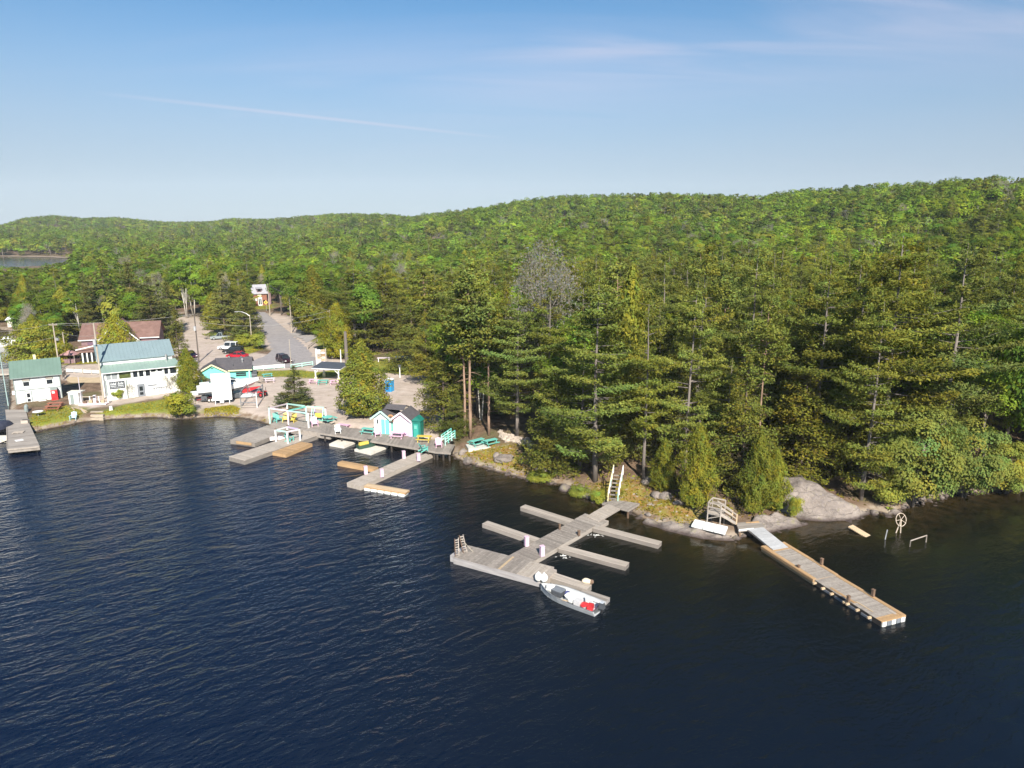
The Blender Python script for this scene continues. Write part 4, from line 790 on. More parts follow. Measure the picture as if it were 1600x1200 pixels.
def swim_ladder(b0, b1, t0, t1, lab):
    p0, p1 = P(*z5(*b0), .72), P(*z5(*b1), .72); o = thing('swim_ladder', lab, 'ladder', (*p0, .72), 0, 'swim ladders on the barge'); w = (p1[0] - p0[0], p1[1] - p0[1]); h = zat(*p0, z5(*t0)[1]) - .72
    lx = (t0[0] - b0[0]) * .2375 / pxm(*p0, 1.5)
    for k, (x, y) in enumerate(((0, 0), w)): MB().beam((x, y, -.3), (x + lx, y + .1, h), .07, .1).obj('rail', M_PALEW if k else M_BROWN, o)
    for i in range(7): f = (i + .7) / 7.5; MB().beam((lx * f, .1 * f, h * f), (w[0] + lx * f, w[1] + .1 * f, h * f), .06, .09).obj('rung', M_GREYW, o)
swim_ladder((133, 628), (157, 622), (130, 515), (152, 508), 'upright wooden swim ladder at the outer corner of the barge')
swim_ladder((190, 606), (214, 602), (160, 492), (182, 485), 'leaning wooden swim ladder with a rope stay on the barge')
p0, p1 = P(*z5(250, 602), .72), P(*z5(185, 520), .72)
x, y = P(*z5(200, 606), .72); hh = zat(x, y, z5(0, 515)[1]); tag(MB().path([(*p0, .73), (x - .35, y, hh)], .02, 5).obj('rope', M_ROPE), 'taut tan rope staying the leaning swim ladder to the barge', 'rope')
# ---- moored aluminium boat
bw, bs = P(*z7(270, 570), .55), P(*z7(1245, 935), .55); BL = math.dist(bw, bs); BL = min(BL, 6.6)
boat = thing('motor_boat', 'open grey aluminium fishing boat full of gear moored at the barge', 'boat', (*bs, 0), math.atan2(bw[1] - bs[1], bw[0] - bs[0]))
def hull_ring(f, inset=0.0):
    w = 1.08 * (1 if f < .5 else max(.03, 1 - ((f - .5) / .5) ** 2.2)) * (.92 + .08 * min(1, f * 3)) - inset; x = f * BL - inset * .6; zt = .52 + .34 * max(0, f - .35) ** 1.6; zb = -.18 + .42 * max(0, f - .72) ** 1.3 * 2
    if inset: zb += .22; zt += .003
    return [(x, -w, zt), (x, -w * .97, zt - .12), (x + (0 if f < .6 else .0), -w * .74, zb + .1), (x, 0, zb), (x, w * .74, zb + .1), (x, w * .97, zt - .12), (x, w, zt)]
fr = [0, .15, .3, .45, .6, .72, .82, .9, .96, 1.0]
ro = [hull_ring(f) for f in fr]; ri = [hull_ring(f, .06) for f in fr[:-1]] + [hull_ring(.985, .055)]; hb = MB()
for rr, flip in ((ro, 0), (ri, 1)):
    n = 7; vs = [p for r_ in rr for p in r_]; fs = [(i * n + k, i * n + k + 1, (i + 1) * n + k + 1, (i + 1) * n + k) for i in range(len(rr) - 1) for k in range(n - 1)]; hb.add(vs, [f[::-1] for f in fs] if flip else fs)
for a, b, c, d in [(ro[i][k], ro[i + 1][k], ri[i + 1][k], ri[i][k]) for i in range(len(fr) - 1) for k in (0, 6)]: hb.add([a, b, c, d], [(0, 1, 2, 3)])
for k in range(6): hb.add([ro[0][k], ro[0][k + 1], ri[0][k + 1], ri[0][k]], [(0, 1, 2, 3)])
hb.obj('hull', M_HULL, boat)
tr = MB(); tr.add([(.03, p[1], p[2]) for p in ro[0]], [(0, 1, 2, 3, 4, 5, 6)]); tr.obj('transom', M_ALU, boat)
for s in (-1, 1): MB().path([(f * BL, s * abs(hull_ring(f)[0][1]), hull_ring(f)[0][2] + .015) for f in fr], .028, 5).obj('gunwale', M_ALU, boat)
for f in (.22, .52): MB().b2(f * BL - .16, f * BL + .16, -.84, .84, .17, .26).obj('bench', M_ALUP, boat)
MB().b2(.1, BL * .82, -.55, .55, -.02, .03).obj('floor', M_ALUP, boat)
ob = MB().box(-.22, 0, .72, .46, .4, .5, 0, .75, .8).obj('outboard_motor', M_DKG, boat)
MB().box(-.22, 0, 1.0, .3, .28, .09, 0, .7, .7).obj('cowling_top', mat('silver_grey_cowl', (.42, .45, .5), .35, .1, 2), ob); MB().b2(-.28, -.14, -.07, .07, -.3, .5).obj('leg', M_BLACK, ob); MB().b2(.0, .12, -.15, .15, .3, .62).obj('bracket', M_BLACK, ob); MB().tube((-.02, 0, .8), (.55, .12, .86), .025).obj('tiller', M_BLACK, ob)
MB().b2(.5, 1.2, -.955, -.93, .28, .38).obj('number_plate', M_WHITE, boat)
def gear(name, lab, cat, f, yy, z, mb, m): o = mb.obj(name, m); o.location = boat.matrix_world @ Vector((0, 0, 0)); o.location = (bs[0], bs[1], 0); o.rotation_euler = boat.rotation_euler; c, s = math.cos(boat.rotation_euler.z), math.sin(boat.rotation_euler.z); x = f * BL; o.location = (bs[0] + x * c - yy * s, bs[1] + x * s + yy * c, z); return tag(o, lab, cat)
gear('white_sack', 'bulging white sack in the middle of the aluminium boat', 'sack', .45, .02, .44, MB().blob((0, 0, 0), (.62, .58, .36), 4, .3), M_FOAM)
gear('white_sack', 'white sack in the bow of the aluminium boat', 'sack', .83, .0, .62, MB().blob((0, 0, 0), (.42, .36, .28), 9, .3), M_FOAM)
bx_ = gear('storage_bin', 'dark grey lidded storage bin behind the bow sack in the boat', 'bin', .69, -.02, .2, MB().box(0, 0, .24, .95, .72, .48, 0, 1.06, 1.06), M_DKG); MB().b2(-.5, .5, -.39, .39, .48, .55).obj('lid', M_MIDG, bx_)
gear('blue_bag', 'crumpled navy blue bag beside the white sack in the boat', 'bag', .575, -.42, .34, MB().blob((0, 0, 0), (.3, .3, .22), 3, .35), M_BLUEP)
gear('clear_tote', 'pale translucent plastic tote near the red fuel gear in the boat', 'box', .31, .35, .2, MB().box(0, 0, .26, .55, .6, .5, 0, 1.08, 1.08), mat('cloudy_plastic', (.62, .6, .6), .3, .1, 3))
gear('white_jug', 'upright white plastic jug near the stern seat of the boat', 'jug', .235, -.3, .24, MB().path([(0, 0, 0), (0, 0, .4), (0, 0, .5), (0, 0, .6)], [.16, .16, .08, .06], 10), M_WHITE)
gear('fuel_tank', 'red fuel tank lying in the stern of the aluminium boat', 'fuel tank', .14, .05, .04, MB().box(0, 0, .2, .5, .75, .4, .3, .85, .85), M_REDP)
gear('life_jacket', 'red life jacket flung beside the fuel tank in the boat', 'life jacket', .22, .28, .3, MB().blob((0, 0, .1), (.3, .42, .16), 6, .3), M_REDP)
for k, (f, yy) in enumerate(((.36, -.35), (.33, -.1), (.5, .5))): gear('wood_scrap', ['short tan board end lying by the white jug in the boat', 'thin tan stick lying across the boat floor', 'tan slat beside the middle sack in the boat'][k], 'board', f, yy, .28, MB().beam((-.3, -.05, 0), (.3, .15, .06), .1, .03), M_TANW)
for k, q in enumerate(((225, 455), (320, 470))):
    x, y = P(*z7(q[0], q[1] + 45), .72); o = thing('fender_buoy', ['left one of two fat white buoys on the barge corner', 'right one of two fat white buoys on the barge corner, beside the bow'][k], 'buoy', (x, y, .72), k * .9, 'white buoys on the barge corner'); MB().blob((0, 0, .34), (.34, .34, .40), 20 + k, .1, 1.3, 14, 10).obj('body', M_FOAM, o, True); MB().tube((0, 0, .72), (0, 0, .82), .07).obj('neck', M_WHITE, o)
x, y = P(*z5(1000, 808), T0); o = thing('gear_bag', 'cream canvas bag with a brown end lying on the finger dock behind the boat', 'bag', (x, y, T0 + .04), -.4); MB().blob((0, 0, .2), (.5, .26, .22), 31, .25).obj('body', mat('cream_canvas', (.72, .62, .46), .9, .12, 3), o); MB().blob((.38, .02, .2), (.2, .22, .2), 33, .2).obj('end_flap', M_BROWN, o)
# churned white water of the two bubblers by the fingers
def bubbler(px, py, lab, sd_):
    x, y = P(px, py, 0); mb = MB()
    for i in range(34):
        a = rng.uniform(0, 6.28); r = abs(rng.normal(0, .38)); mb.blob((x + 1.5 * r * math.cos(a), y + .7 * r * math.sin(a), .0), (.06 * rng.uniform(.4, 2.2), .03 * rng.uniform(.5, 1.5), .014), i + sd_, .3, 1.3, 6, 4)
    tag(mb.obj('foam', M_FOAM), kind='stuff')
bubbler(*z5(850, 625), '', 1); bubbler(*z5(1066, 487), '', 60)
# ---- steps with pastel rails at the middle dock
def steps_with_rails():
    b0, b1 = P(*z5(1140, 258), 1.05), P(*z5(1198, 262), 1.05); o = thing('dock_steps', 'steep wooden steps with white and mint rails climbing the bank from the middle dock', 'steps', (*b0, 1.0), 0)
    w = Vector((b1[0] - b0[0], b1[1] - b0[1], 0)); top = G(*z5(1215, 140)); v = Vector((top[0] - (b0[0] + b1[0]) / 2, top[1] - (b0[1] + b1[1]) / 2, 0)); v *= 3.6 / v.length; H = 1.9; n = 7
    for i in range(n):
        f = (i + .5) / n; p = v * f; MB().beam((p.x - .05, p.y, H * f), (p.x + w.x + .05, p.y + w.y, H * f), .32, .05).obj('tread', M_DARKW, o)
    for k, off in enumerate((Vector((0, 0, 0)), w)):
        MB().beam((off.x, off.y, 0), (off.x + v.x, off.y + v.y, H), .06, .24).obj('stringer', M_BROWN, o)
        cols = (M_PALEYEL, M_WHITE, M_MINT) if k == 0 else (M_MINT, M_WHITE, M_PALEYEL); s = -.06 if k == 0 else .06
        for i in range(5):
            f = i / 4; p = off + v * f; MB().beam((p.x + s, p.y, H * f - .1), (p.x + s, p.y, H * f + 1.0), .08).obj('rail_post', cols[i % 3], o)
        for hgt in (.55, 1.0): MB().beam((off.x + s, off.y, hgt), (off.x + v.x + s, off.y + v.y, H + hgt), .07, .09).obj('handrail', cols[1] if hgt < .9 else cols[k], o)
steps_with_rails()
# ---- right-hand dock with orange timber
T1 = .5
deckq('orange_dock', 'long dock at right with orange edge boards and grey middle planks, shore half', z6(535, 483), z6(682, 463), z6(836, 670), z6(985, 652), T1, m=M_GREYW, body=M_ORW, pitch=.19, every=lambda f, m: M_ORW if f < .17 else m, draft=.1)
od2 = deckq('orange_dock', 'outer half of the long orange-edged dock, ending in orange boards far out', z6(840, 672), z6(988, 654), z6(1213, 905), z6(1378, 885), T1 - .03, m=M_GREYW, body=M_WET, pitch=.19, every=lambda f, m: M_ORW if f > .9 else m, draft=.1)
od1 = [o for o in COL.objects if o.name == 'orange_dock'][0]
def edge_boards(o, w, sides, m=M_ORW, bw=.34, top=T1):
    c = [q for q in o.children if q.name.startswith('float_frame')][0]; L_ = max(v.co.x for v in c.data.vertices); W_ = max(v.co.y for v in c.data.vertices)
    for s in sides:
        n = max(1, round(L_ / 3.6))
        for i in range(n): MB().b2(L_ * i / n + .01, L_ * (i + 1) / n - .01, s * (W_ - bw) if s > 0 else -W_ - .02, W_ + .02 if s > 0 else -(W_ - bw), top + .004, top + .034).obj('edge_board', m, o)
        MB().b2(0, L_, W_ + .005 if s > 0 else -W_ - .05, W_ + .05 if s > 0 else -W_ - .005, top - .24, top + .0).obj('side_board', m, o)
    return L_, W_
L1, W1 = edge_boards(od1, 0, (-1, 1)); L2, W2 = edge_boards(od2, 0, (1,), top=T1 - .03)
MB().b2(L2 * .22, L2 * .6, -W2 + .1, -W2 + .36, T1 - .02, T1 + .0).obj('edge_board', M_ORW, od2); MB().b2(L2 * .58, L2 * .82, -W2 + .42, -W2 + .54, T1 - .02, T1 + .01).obj('edge_board', M_TANW, od2)
MB().b2(L2 * .86, L2 * .95, W2 - .75, W2 - .55, T1 - .02, T1 - .0).obj('edge_board', M_PALEW, od2)
for i in range(5): MB().b2(L2 - .02, L2 + .10, -W2 + .08 + i * (2 * W2 - .1) / 5, -W2 + (i + 1) * (2 * W2 - .1) / 5, -.05, T1 - .12).obj('float_block', M_FOAM if i % 2 == 0 else M_MIDG, od2)
MB().b2(L2 + .0, L2 + .06, -W2, W2, T1 - .14, T1 - .03).obj('end_board', M_ORW, od2)
for f in (.02, .16, .30, .50, .545, .69, .86): MB().box(L2 * f, -W2 - .17, T1 - .22, .16, .36, .16, 0).obj('beam_end', M_TANW, od2)
for f in (.2, .4, .6, .8): MB().b2(L2 * f - .5, L2 * f + .5, -W2 - .05, -W2 + .02, -.12, .2).obj('float_block', M_MIDG, od2)
for q, h, lab in ((z6(755, 608), .22, 'squat brown cleat block on the left edge of the orange-edged dock'), (z6(885, 592), .62, 'dark brown mooring post on the right edge of the orange-edged dock, shore half'), (z6(1177, 770), .6, 'dark brown mooring post on the right edge near the end of the orange-edged dock'), (z6(1037, 800), .5, 'brown mooring post on the left edge of the outer orange-edged dock')):
    bollard(*q, h, lab, M_BROWN, T1, 'mooring_post', .11)
g0, g1 = mid(z6(456, 388), z6(562, 377), .95), mid(z6(612, 503), z6(697, 491), .58)
ra = deck('gangway', 'grey metal gangway sloping from the rock platform down to the orange-edged dock', (g1[0], g1[1]), (g0[0], g0[1]), 1.75, .0, .3, m=M_ALUP, body=M_ALU, thick=.16, cat='gangway'); ra.location.z = .56; ra.rotation_euler[1] = -math.atan2(.40, math.dist(g0, g1))
pf = thing('shore_platform', 'wooden landing on the rocks at the head of the grey metal gangway', 'platform', (*P(*z8(960, 700), .95), 0), 0)
pa = [local(pl, 0, 0, 1) for _ in ()] or [(P(*z8(*q), .95)[0] - pf.location.x, P(*z8(*q), .95)[1] - pf.location.y) for q in ((735, 775), (1215, 722), (1105, 622), (690, 650))]
MB().prism(pa, .7, .90).obj('frame', M_DARKW, pf); quad_planks(pf, pa, 9, .95, M_GREYW)
MB().beam((*pa[0], .9), (pa[0][0] * .45 + pa[1][0] * .55, pa[0][1] * .45 + pa[1][1] * .55, .9), .06, .16).obj('edge_trim', M_WHITE, pf)
MB().b2(pa[0][0] + .1, pa[0][0] + .25, pa[0][1] + .05, pa[0][1] + .2, -.8, .7).obj('post', M_BROWN, pf)
for k in range(2): MB().prism([(pa[3][0] + 1.0 + .42 * k, pa[3][1] - .1), (pa[2][0] - .1, pa[2][1] - .35 + .2 * k), (pa[2][0] - .1, pa[2][1] - .2 + .2 * k), (pa[3][0] + 1.0 + .4 * k, pa[3][1] + .1)], .955 + .02 * k, .985 + .02 * k).obj('loose_board', M_ORW, pf)
def wood_stair():
    Z = 2.15; c = [P(*z8(*q), Z) for q in ((180, 450), (410, 500), (430, 425), (175, 380))]; o = thing('stair_landing', 'grey railed wooden landing and stair on the rock beside the white panels', 'stairs', (*c[0], 0), 0); lc = [(p[0] - c[0][0], p[1] - c[0][1]) for p in c]
    b = [Vector((*lc[0], 0)), Vector((*lc[1], 0))]; d = (b[1] - b[0]).normalized(); n_ = Vector((-d.y, d.x, 0)); L_ = (b[1] - b[0]).length; Wd = 1.5; pts = [b[0], b[1], b[1] + n_ * Wd, b[0] + n_ * Wd]
    MB().prism([(p.x, p.y) for p in pts], Z - .24, Z - .05).obj('frame', M_GREYW, o); quad_planks(o, [(p.x, p.y) for p in pts], 7, Z, M_PALEW)
    for p in pts: MB().beam((p.x, p.y, .3), (p.x, p.y, Z + 1.02), .11).obj('post', M_GREYW, o)
    for a, q in ((0, 1), (0, 3), (2, 3)):
        for h in (.55, 1.0): MB().beam((pts[a].x, pts[a].y, Z + h), (pts[q].x, pts[q].y, Z + h), .06, .12).obj('rail', M_GREYW if h < .9 else M_PALEW, o)
    MB().beam((pts[0].x, pts[0].y, Z - .75), (pts[1].x, pts[1].y, Z - .2), .08).obj('brace', M_GREYW, o)
    t = P(*z8(690, 665), .98); e = Vector((t[0] - c[0][0], t[1] - c[0][1], 0)); s0 = pts[1] + n_ * .15; v = e - s0; vn = Vector((-v.y, v.x, 0)).normalized() * 1.0
    if vn.dot(n_) < 0: vn = -vn
    for off in (Vector((0, 0, 0)), vn):
        MB().beam((s0.x + off.x, s0.y + off.y, Z - .1), (e.x + off.x, e.y + off.y, .98), .07, .26).obj('stringer', M_GREYW, o); MB().beam((s0.x + off.x, s0.y + off.y, Z + 1.0), (e.x + off.x, e.y + off.y, 1.95), .07, .12).obj('rail', M_GREYW, o); MB().beam((s0.x + off.x, s0.y + off.y, Z + .55), (e.x + off.x, e.y + off.y, 1.5), .06, .1).obj('rail', M_PALEW, o)
        MB().beam((e.x + off.x, e.y + off.y, .9), (e.x + off.x, e.y + off.y, 2.02), .13).obj('post', M_TANW, o)
    for i in range(6): f = (i + .6) / 6.3; p = s0.lerp(e, f); z = Z + (.98 - Z) * f; MB().beam((p.x, p.y, z), (p.x + vn.x, p.y + vn.y, z), .26, .045).obj('tread', M_PALEW, o)
wood_stair()
c = [P(*z6(*q), .85) for q in ((145, 368), (165, 342), (355, 385), (340, 415))]
o = thing('white_slab', 'long white three-panel slab lying on the shore rock beside the wooden stair', 'panel', (*c[0], 0), 0); q4 = [(p[0] - c[0][0], p[1] - c[0][1]) for p in c]
for i in range(3):
    f0, f1 = i / 3 + .008, (i + 1) / 3 - .008; l = lambda a, b, f: (a[0] + (b[0] - a[0]) * f, a[1] + (b[1] - a[1]) * f); MB().prism([l(q4[0], q4[3], f0), l(q4[0], q4[3], f1), l(q4[1], q4[2], f1), l(q4[1], q4[2], f0)], [.72, .72, .88, .88], [.90, .90, 1.06, 1.06]).obj('panel', M_WHITE, o)
# ---- wreck of a boat lift standing in the water at right
def pipe(name, lab, cat, pts, r, m): return tag(MB().path(pts, r, 8).obj(name, m), lab, cat)
a, b = P(*z6(1253, 448), 0), P(*z6(1478, 466), 0)
o = thing('boat_lift', 'rusty white bent pipe rail of a sunken boat lift, right of the spoked wheel', 'boat lift', (*P(*z6(1388, 490), 0), 0), 0)
e = P(*z6(1478, 462), 0); e = (e[0] - o.location.x, e[1] - o.location.y); MB().path([(0, 0, -.6), (.05, .1, .62), (e[0], e[1], .72), (e[0], e[1] - .05, -.5)], [.06] * 4, 8).obj('rail', M_PALEW, o)
o = thing('lift_stub', 'short pale folded pipe leg standing in the water left of the spoked wheel', 'boat lift', (*P(*z6(1245, 448), 0), 0), 0)
MB().path([(0, 0, -.4), (.25, .2, .95), (.32, .5, -.3)], .055, 8).obj('leg', M_STEEL, o)
wp_ = P(*z6(1305, 412), 0); o = thing('winch_wheel', 'rusty spoked winch wheel on two leaning legs standing in the water', 'winch wheel', (*wp_, 0), 0); hw = zat(*wp_, z6(0, 337)[1])
cx = (1331 - 1305) * .275 / pxm(*wp_, 1.5); M_RUSTW = mat('rust_stained_pale_steel', (.58, .48, .38), .6, .2, 6)
ctr = Vector((cx, .1, hw)); rad_ = .66; ax_ = Vector((.3, -.9, .3)).normalized(); ua = ax_.cross(Vector((0, 0, 1))).normalized(); ub = ua.cross(ax_)
MB().path([ctr + (ua * math.cos(t) + ub * math.sin(t)) * rad_ for t in np.linspace(0, 2 * math.pi, 21)], .035, 6, False).obj('rim', M_RUSTW, o)
for k in range(5): t = k * 1.2566; MB().tube(ctr, ctr + (ua * math.cos(t) + ub * math.sin(t)) * rad_, .025).obj('spoke', M_RUSTW, o)
for dx in (0.0, .62): MB().tube((dx, .1, -.5), ctr, .06, .05).obj('leg', M_RUSTW, o)
q = P(*z6(1050, 372), .35), P(*z6(1150, 428), .0); o = thing('sunken_board', 'tan ramp board slanting into the water below the grey rock', 'board', (*q[0], 0), 0); d = (q[1][0] - q[0][0], q[1][1] - q[0][1])
MB().beam((0, 0, .38), (d[0] * 1.25, d[1] * 1.25, -.14), .85, .09).obj('plank', M_TANW, o); MB().beam((-.1, 0, .25), (.35, -.1, .2), .3, .3).obj('block', M_MIDG, o)
# ---- the dock left of centre and the boardwalk
T2 = .55
deckq('walkway_dock', 'pale grey plank walkway running out from the boardwalk between pink posts', z4(232, 886), z4(370, 906), z4(897, 592), z4(1000, 630), T2, m=M_PALEW, body=M_PALEW, pitch=.28)
deckq('finger_dock', 'orange timber finger dock on the left of the pale walkway', z4(520, 742), z4(480, 762), z4(190, 684), z4(160, 700), T2 - .12, m=M_ORW, body=M_ORW, run='long', pitch=.3, width=1.0, group='finger docks of the pale walkway')
f2 = deckq('finger_dock', 'orange timber finger dock on white foam floats at the end of the pale walkway', z4(420, 888), z4(402, 908), z4(790, 948), z4(775, 968), T2 - .05, m=M_TANW, body=M_ORW, run='long', pitch=.3, width=.95, thick=.2, group='finger docks of the pale walkway')
l2 = max(v.co.x for v in f2.children[0].data.vertices)
for i in range(6): MB().b2(l2 * (.02 + i * .165), l2 * (.15 + i * .165), -.62, .4, -.12, .27).obj('foam_float', M_FOAM, f2)
for q, lab in (((748, 662), 'pale pink box post on the left edge of the pale walkway near the boardwalk'), ((880, 684), 'pale pink box post on the right edge of the pale walkway near the boardwalk'), ((409, 802), 'pale pink box post on the left edge near the outer end of the pale walkway'), ((553, 828), 'pale pink box post on the right edge near the outer end of the pale walkway')):
    bollard(*z4(*q), .95, lab, M_BOLL, T2, 'pink_post', .2, 'pale pink posts along the docks')
ZB = 1.25
bwk = [P(*z4(*q), ZB) for q in ((0, 434), (380, 492), (900, 578), (1030, 602), (1168, 612), (1205, 545), (930, 480), (480, 408), (0, 372))]
o = thing('boardwalk', 'wide grey boardwalk on dark piles along the shore in front of the pastel sheds', 'boardwalk', (*bwk[2], 0), 0); bp_ = [(p[0] - bwk[2][0], p[1] - bwk[2][1]) for p in bwk]
MB().prism(bp_, ZB - .30, ZB - .05).obj('frame', M_WET, o)
def strip_planks(o, front, back, n, top, m):
    for i in range(len(front) - 1): quad_planks(o, [front[i], back[i], back[i + 1], front[i + 1]], max(1, int(n * math.dist(front[i], front[i + 1]))), top, m)
strip_planks(o, [bp_[0], bp_[1], bp_[2], bp_[3], bp_[4]], [bp_[8], bp_[7], bp_[6], ((bp_[6][0] + bp_[5][0]) / 2, (bp_[6][1] + bp_[5][1]) / 2), bp_[5]], 3.4, ZB, M_DARKW)
for i in range(4):
    a, b = Vector((*bp_[i], 0)), Vector((*bp_[i + 1], 0)); MB().beam((a.x, a.y - .03, ZB - .15), (b.x, b.y - .03, ZB - .15), .06, .26).obj('fascia', M_GREYW, o)
    for f in (.1, .5, .9): p = a.lerp(b, f); MB().tube((p.x, p.y + .3, -1.2), (p.x, p.y + .3, ZB - .2), .14).obj('pile', M_WET, o)
# floating pads for water scooters
def pad(qs, lab):
    c = [P(*z4(*q), .35) for q in qs]; o = thing('float_pad', lab, 'float pad', (*c[0], 0), 0, 'cream float pads by the boardwalk'); pc = [Vector((p[0] - c[0][0], p[1] - c[0][1], 0)) for p in c]
    for i in range(3):
        f0, f1 = i / 3 + .012, (i + 1) / 3 - .012; a, b, c_, d = pc[0].lerp(pc[3], f0), pc[1].lerp(pc[2], f0), pc[1].lerp(pc[2], f1), pc[0].lerp(pc[3], f1); MB().prism([(v.x, v.y) for v in (a, b, c_, d)], -.1, .33 + .03 * (i % 2)).obj('float_block', M_CREAMF, o)
    return o
pad(((80, 532), (190, 480), (345, 500), (215, 556)), 'empty cream plastic float pad below the boardwalk'); pad(((305, 580), (455, 520), (610, 552), (455, 616)), 'cream plastic float pad carrying the green water scooter')
x, y = P(*z4(420, 560), .36); o = thing('water_scooter', 'dark green and yellow water scooter parked on the cream float pad', 'water scooter', (x, y, .36), R(38)); o.scale = (1.2, 1.2, 1.15)
MB().loft([[(-1.2, -.42, 0), (-1.2, .42, 0), (-1.2, .42, .38), (-1.2, -.42, .38)], [(.2, -.5, -.02), (.2, .5, -.02), (.2, .48, .42), (.2, -.48, .42)], [(.9, -.34, .05), (.9, .34, .05), (.9, .32, .46), (.9, -.32, .46)], [(1.4, -.06, .25), (1.4, .06, .25), (1.4, .05, .46), (1.4, -.05, .46)]]).obj('hull', mat('dark_green_gelcoat', (.03, .07, .05), .3, .1, 2), o)
MB().box(-.4, 0, .55, 1.2, .36, .32, 0, .9, .7).obj('seat', M_YEL, o); MB().box(.45, 0, .6, .6, .5, .4, 0, .5, .7).obj('front_cowl', mat('dark_green_gelcoat', (0, 0, 0)), o); MB().tube((.25, -.4, .86), (.25, .4, .86), .03).obj('handlebar', M_BLACK, o)
x0, x1 = P(*z4(1020, 632), 0), P(*z4(1136, 630), 0); o = tag(MB().box(0, 0, .12, math.dist(x0, x1), .55, .4).obj('foam_float', M_FOAM), 'white foam float block drifting under the corner of the boardwalk', 'float'); o.location = ((x0[0] + x1[0]) / 2, (x0[1] + x1[1]) / 2, 0); o.rotation_euler[2] = math.atan2(x1[1] - x0[1], x1[0] - x0[0])
# ---- left docks and pastel frames
T3 = .6
deckq('wide_dock', 'wide grey dock at left of the two, with a short orange end board', z3(125, 772), z3(440, 826), z3(600, 612), z3(790, 650), T3, m=M_GREYW, body=M_DARKW, pitch=.3, draft=.0)
x = mid(z3(125, 780), z3(320, 808), T3); o = [q for q in COL.objects if q.name == 'wide_dock'][0]; MB().b2(-.12, -.02, -1.6, 1.0, T3 - .4, T3 - .02).obj('end_board', M_ORW, o)
deckq('wide_dock', 'grey plank dock under the small white pipe frame', z3(108, 972), z3(325, 1013), z3(980, 690), z3(1200, 702), T3, m=M_PALEW, body=M_DARKW, pitch=.3, draft=.0)
deckq('side_dock', 'orange timber side float along the dock of the small white frame', z3(625, 922), z3(770, 946), z3(930, 792), z3(1075, 826), T3 - .15, m=M_ORW, body=M_ORW, pitch=.3)
deckq('deck', 'grey wooden deck joining the two left docks under the big pastel frame', z3(600, 600), z3(900, 672), z3(830, 520), z3(1230, 590), 1.0, m=M_GREYW, body=M_DARKW, pitch=.3, draft=-.3, cat='deck')
deckq('deck', 'grey deck strip between the dock of the small frame and the boardwalk', z3(1000, 680), z3(1240, 706), z3(1190, 560), z3(1480, 660), 1.1, m=M_GREYW, body=M_DARKW, pitch=.3, draft=-.3, cat='deck')
def frame_thing(lab, posts, beams, zb):
    o = thing('post_frame', lab, 'pergola', (*P(*posts[0][0], zb), 0), 0); tops = []
    for (b, ty, m) in posts:
        x, y = P(*b, zb); zt = zat(x, y, ty); lx, ly = x - o.location.x, y - o.location.y; MB().box(lx, ly, (zb + zt) / 2 - .1, .2, .2, zt - zb + .2).obj('post', m, o); MB().box(lx, ly, zt + .06, .24, .24, .12).obj('post_cap', M_BROWN, o); tops.append((lx, ly, zt - .12))
    for a, b, m in beams: MB().beam(tops[a], tops[b], .12, .18).obj('beam', m, o)
frame_thing('big open frame of pastel pink, mint and white posts and beams over the left deck', [(z3(597, 585), z3(0, 412)[1], M_MINT), (z3(797, 470), z3(0, 362)[1], M_WHITE), (z3(808, 605), z3(0, 440)[1], M_PALEPINK), (z3(1015, 560), z3(0, 395)[1], M_TEAL if 0 else M_MINT), (z3(1038, 650), z3(0, 470)[1], M_WHITE), (z3(1235, 560), z3(0, 422)[1], M_PALEPINK), (z3(1110, 520), z3(0, 400)[1], M_LILAC)],
    [(0, 1, M_PALEPINK), (0, 2, M_PALEPINK), (1, 3, M_MINT), (2, 3, M_TEAL), (2, 4, M_MINT), (3, 5, M_PALEYEL), (1, 6, M_MINT), (6, 5, M_PALEPINK)], 1.0)
frame_thing('small white pipe frame standing on the lower left dock', [(z3(667, 798), z3(0, 662)[1], M_WHITE), (z3(800, 822), z3(0, 680)[1], M_WHITE), (z3(940, 784), z3(0, 652)[1], M_WHITE), (z3(800, 740), z3(0, 625)[1], M_WHITE)], [(0, 1, M_MINT), (1, 2, M_PALEPINK), (2, 3, M_LILAC), (3, 0, M_WHITE)], T3)
def picnic(x, y, z, rz, m, lab, L_=1.8, group='pastel picnic tables'):
    o = thing('picnic_table', lab, 'picnic table', (x, y, z), rz, group)
    for k in range(5): MB().b2(-L_ / 2, L_ / 2, -.39 + k * .158, -.39 + k * .158 + .145, .72, .76).obj('tabletop_board', m, o)
    for s in (-1, 1):
        MB().b2(-L_ / 2, L_ / 2, s * .76 - .14, s * .76 + .14, .43, .47).obj('bench', m, o)
        for t in (-1, 1): MB().beam((s * (L_ / 2 - .25), t * .72, 0), (s * (L_ / 2 - .25), t * .25, .72), .09, .05).obj('leg', m, o)
        MB().beam((s * (L_ / 2 - .25), -.85, .4), (s * (L_ / 2 - .25), .85, .4), .05, .1).obj('cross_bar', m, o)
    return o
def pic(q, z, rz, m, lab, L_=2.0): x, y = P(*q, z) if z is not None else G(*q)[:2]; return picnic(x, y, z if z is not None else hz(x, y), rz, m, lab, L_)
pic(z4(440, 442), ZB, -.30, M_TEAL, 'teal picnic table on the boardwalk left of the twin sheds', 2.2); pic(z4(695, 478), ZB, -.2, M_PINK, 'pink picnic table on the boardwalk in front of the twin sheds', 2.0); pic(z4(930, 510), ZB, -.12, M_YEL, 'bright yellow picnic table on the boardwalk below the deep teal outhouse', 2.0)
pic(z4(212, 404), None, -.35, M_PINK, 'pink picnic table on the sand between the big frame and the sheds', 2.0)
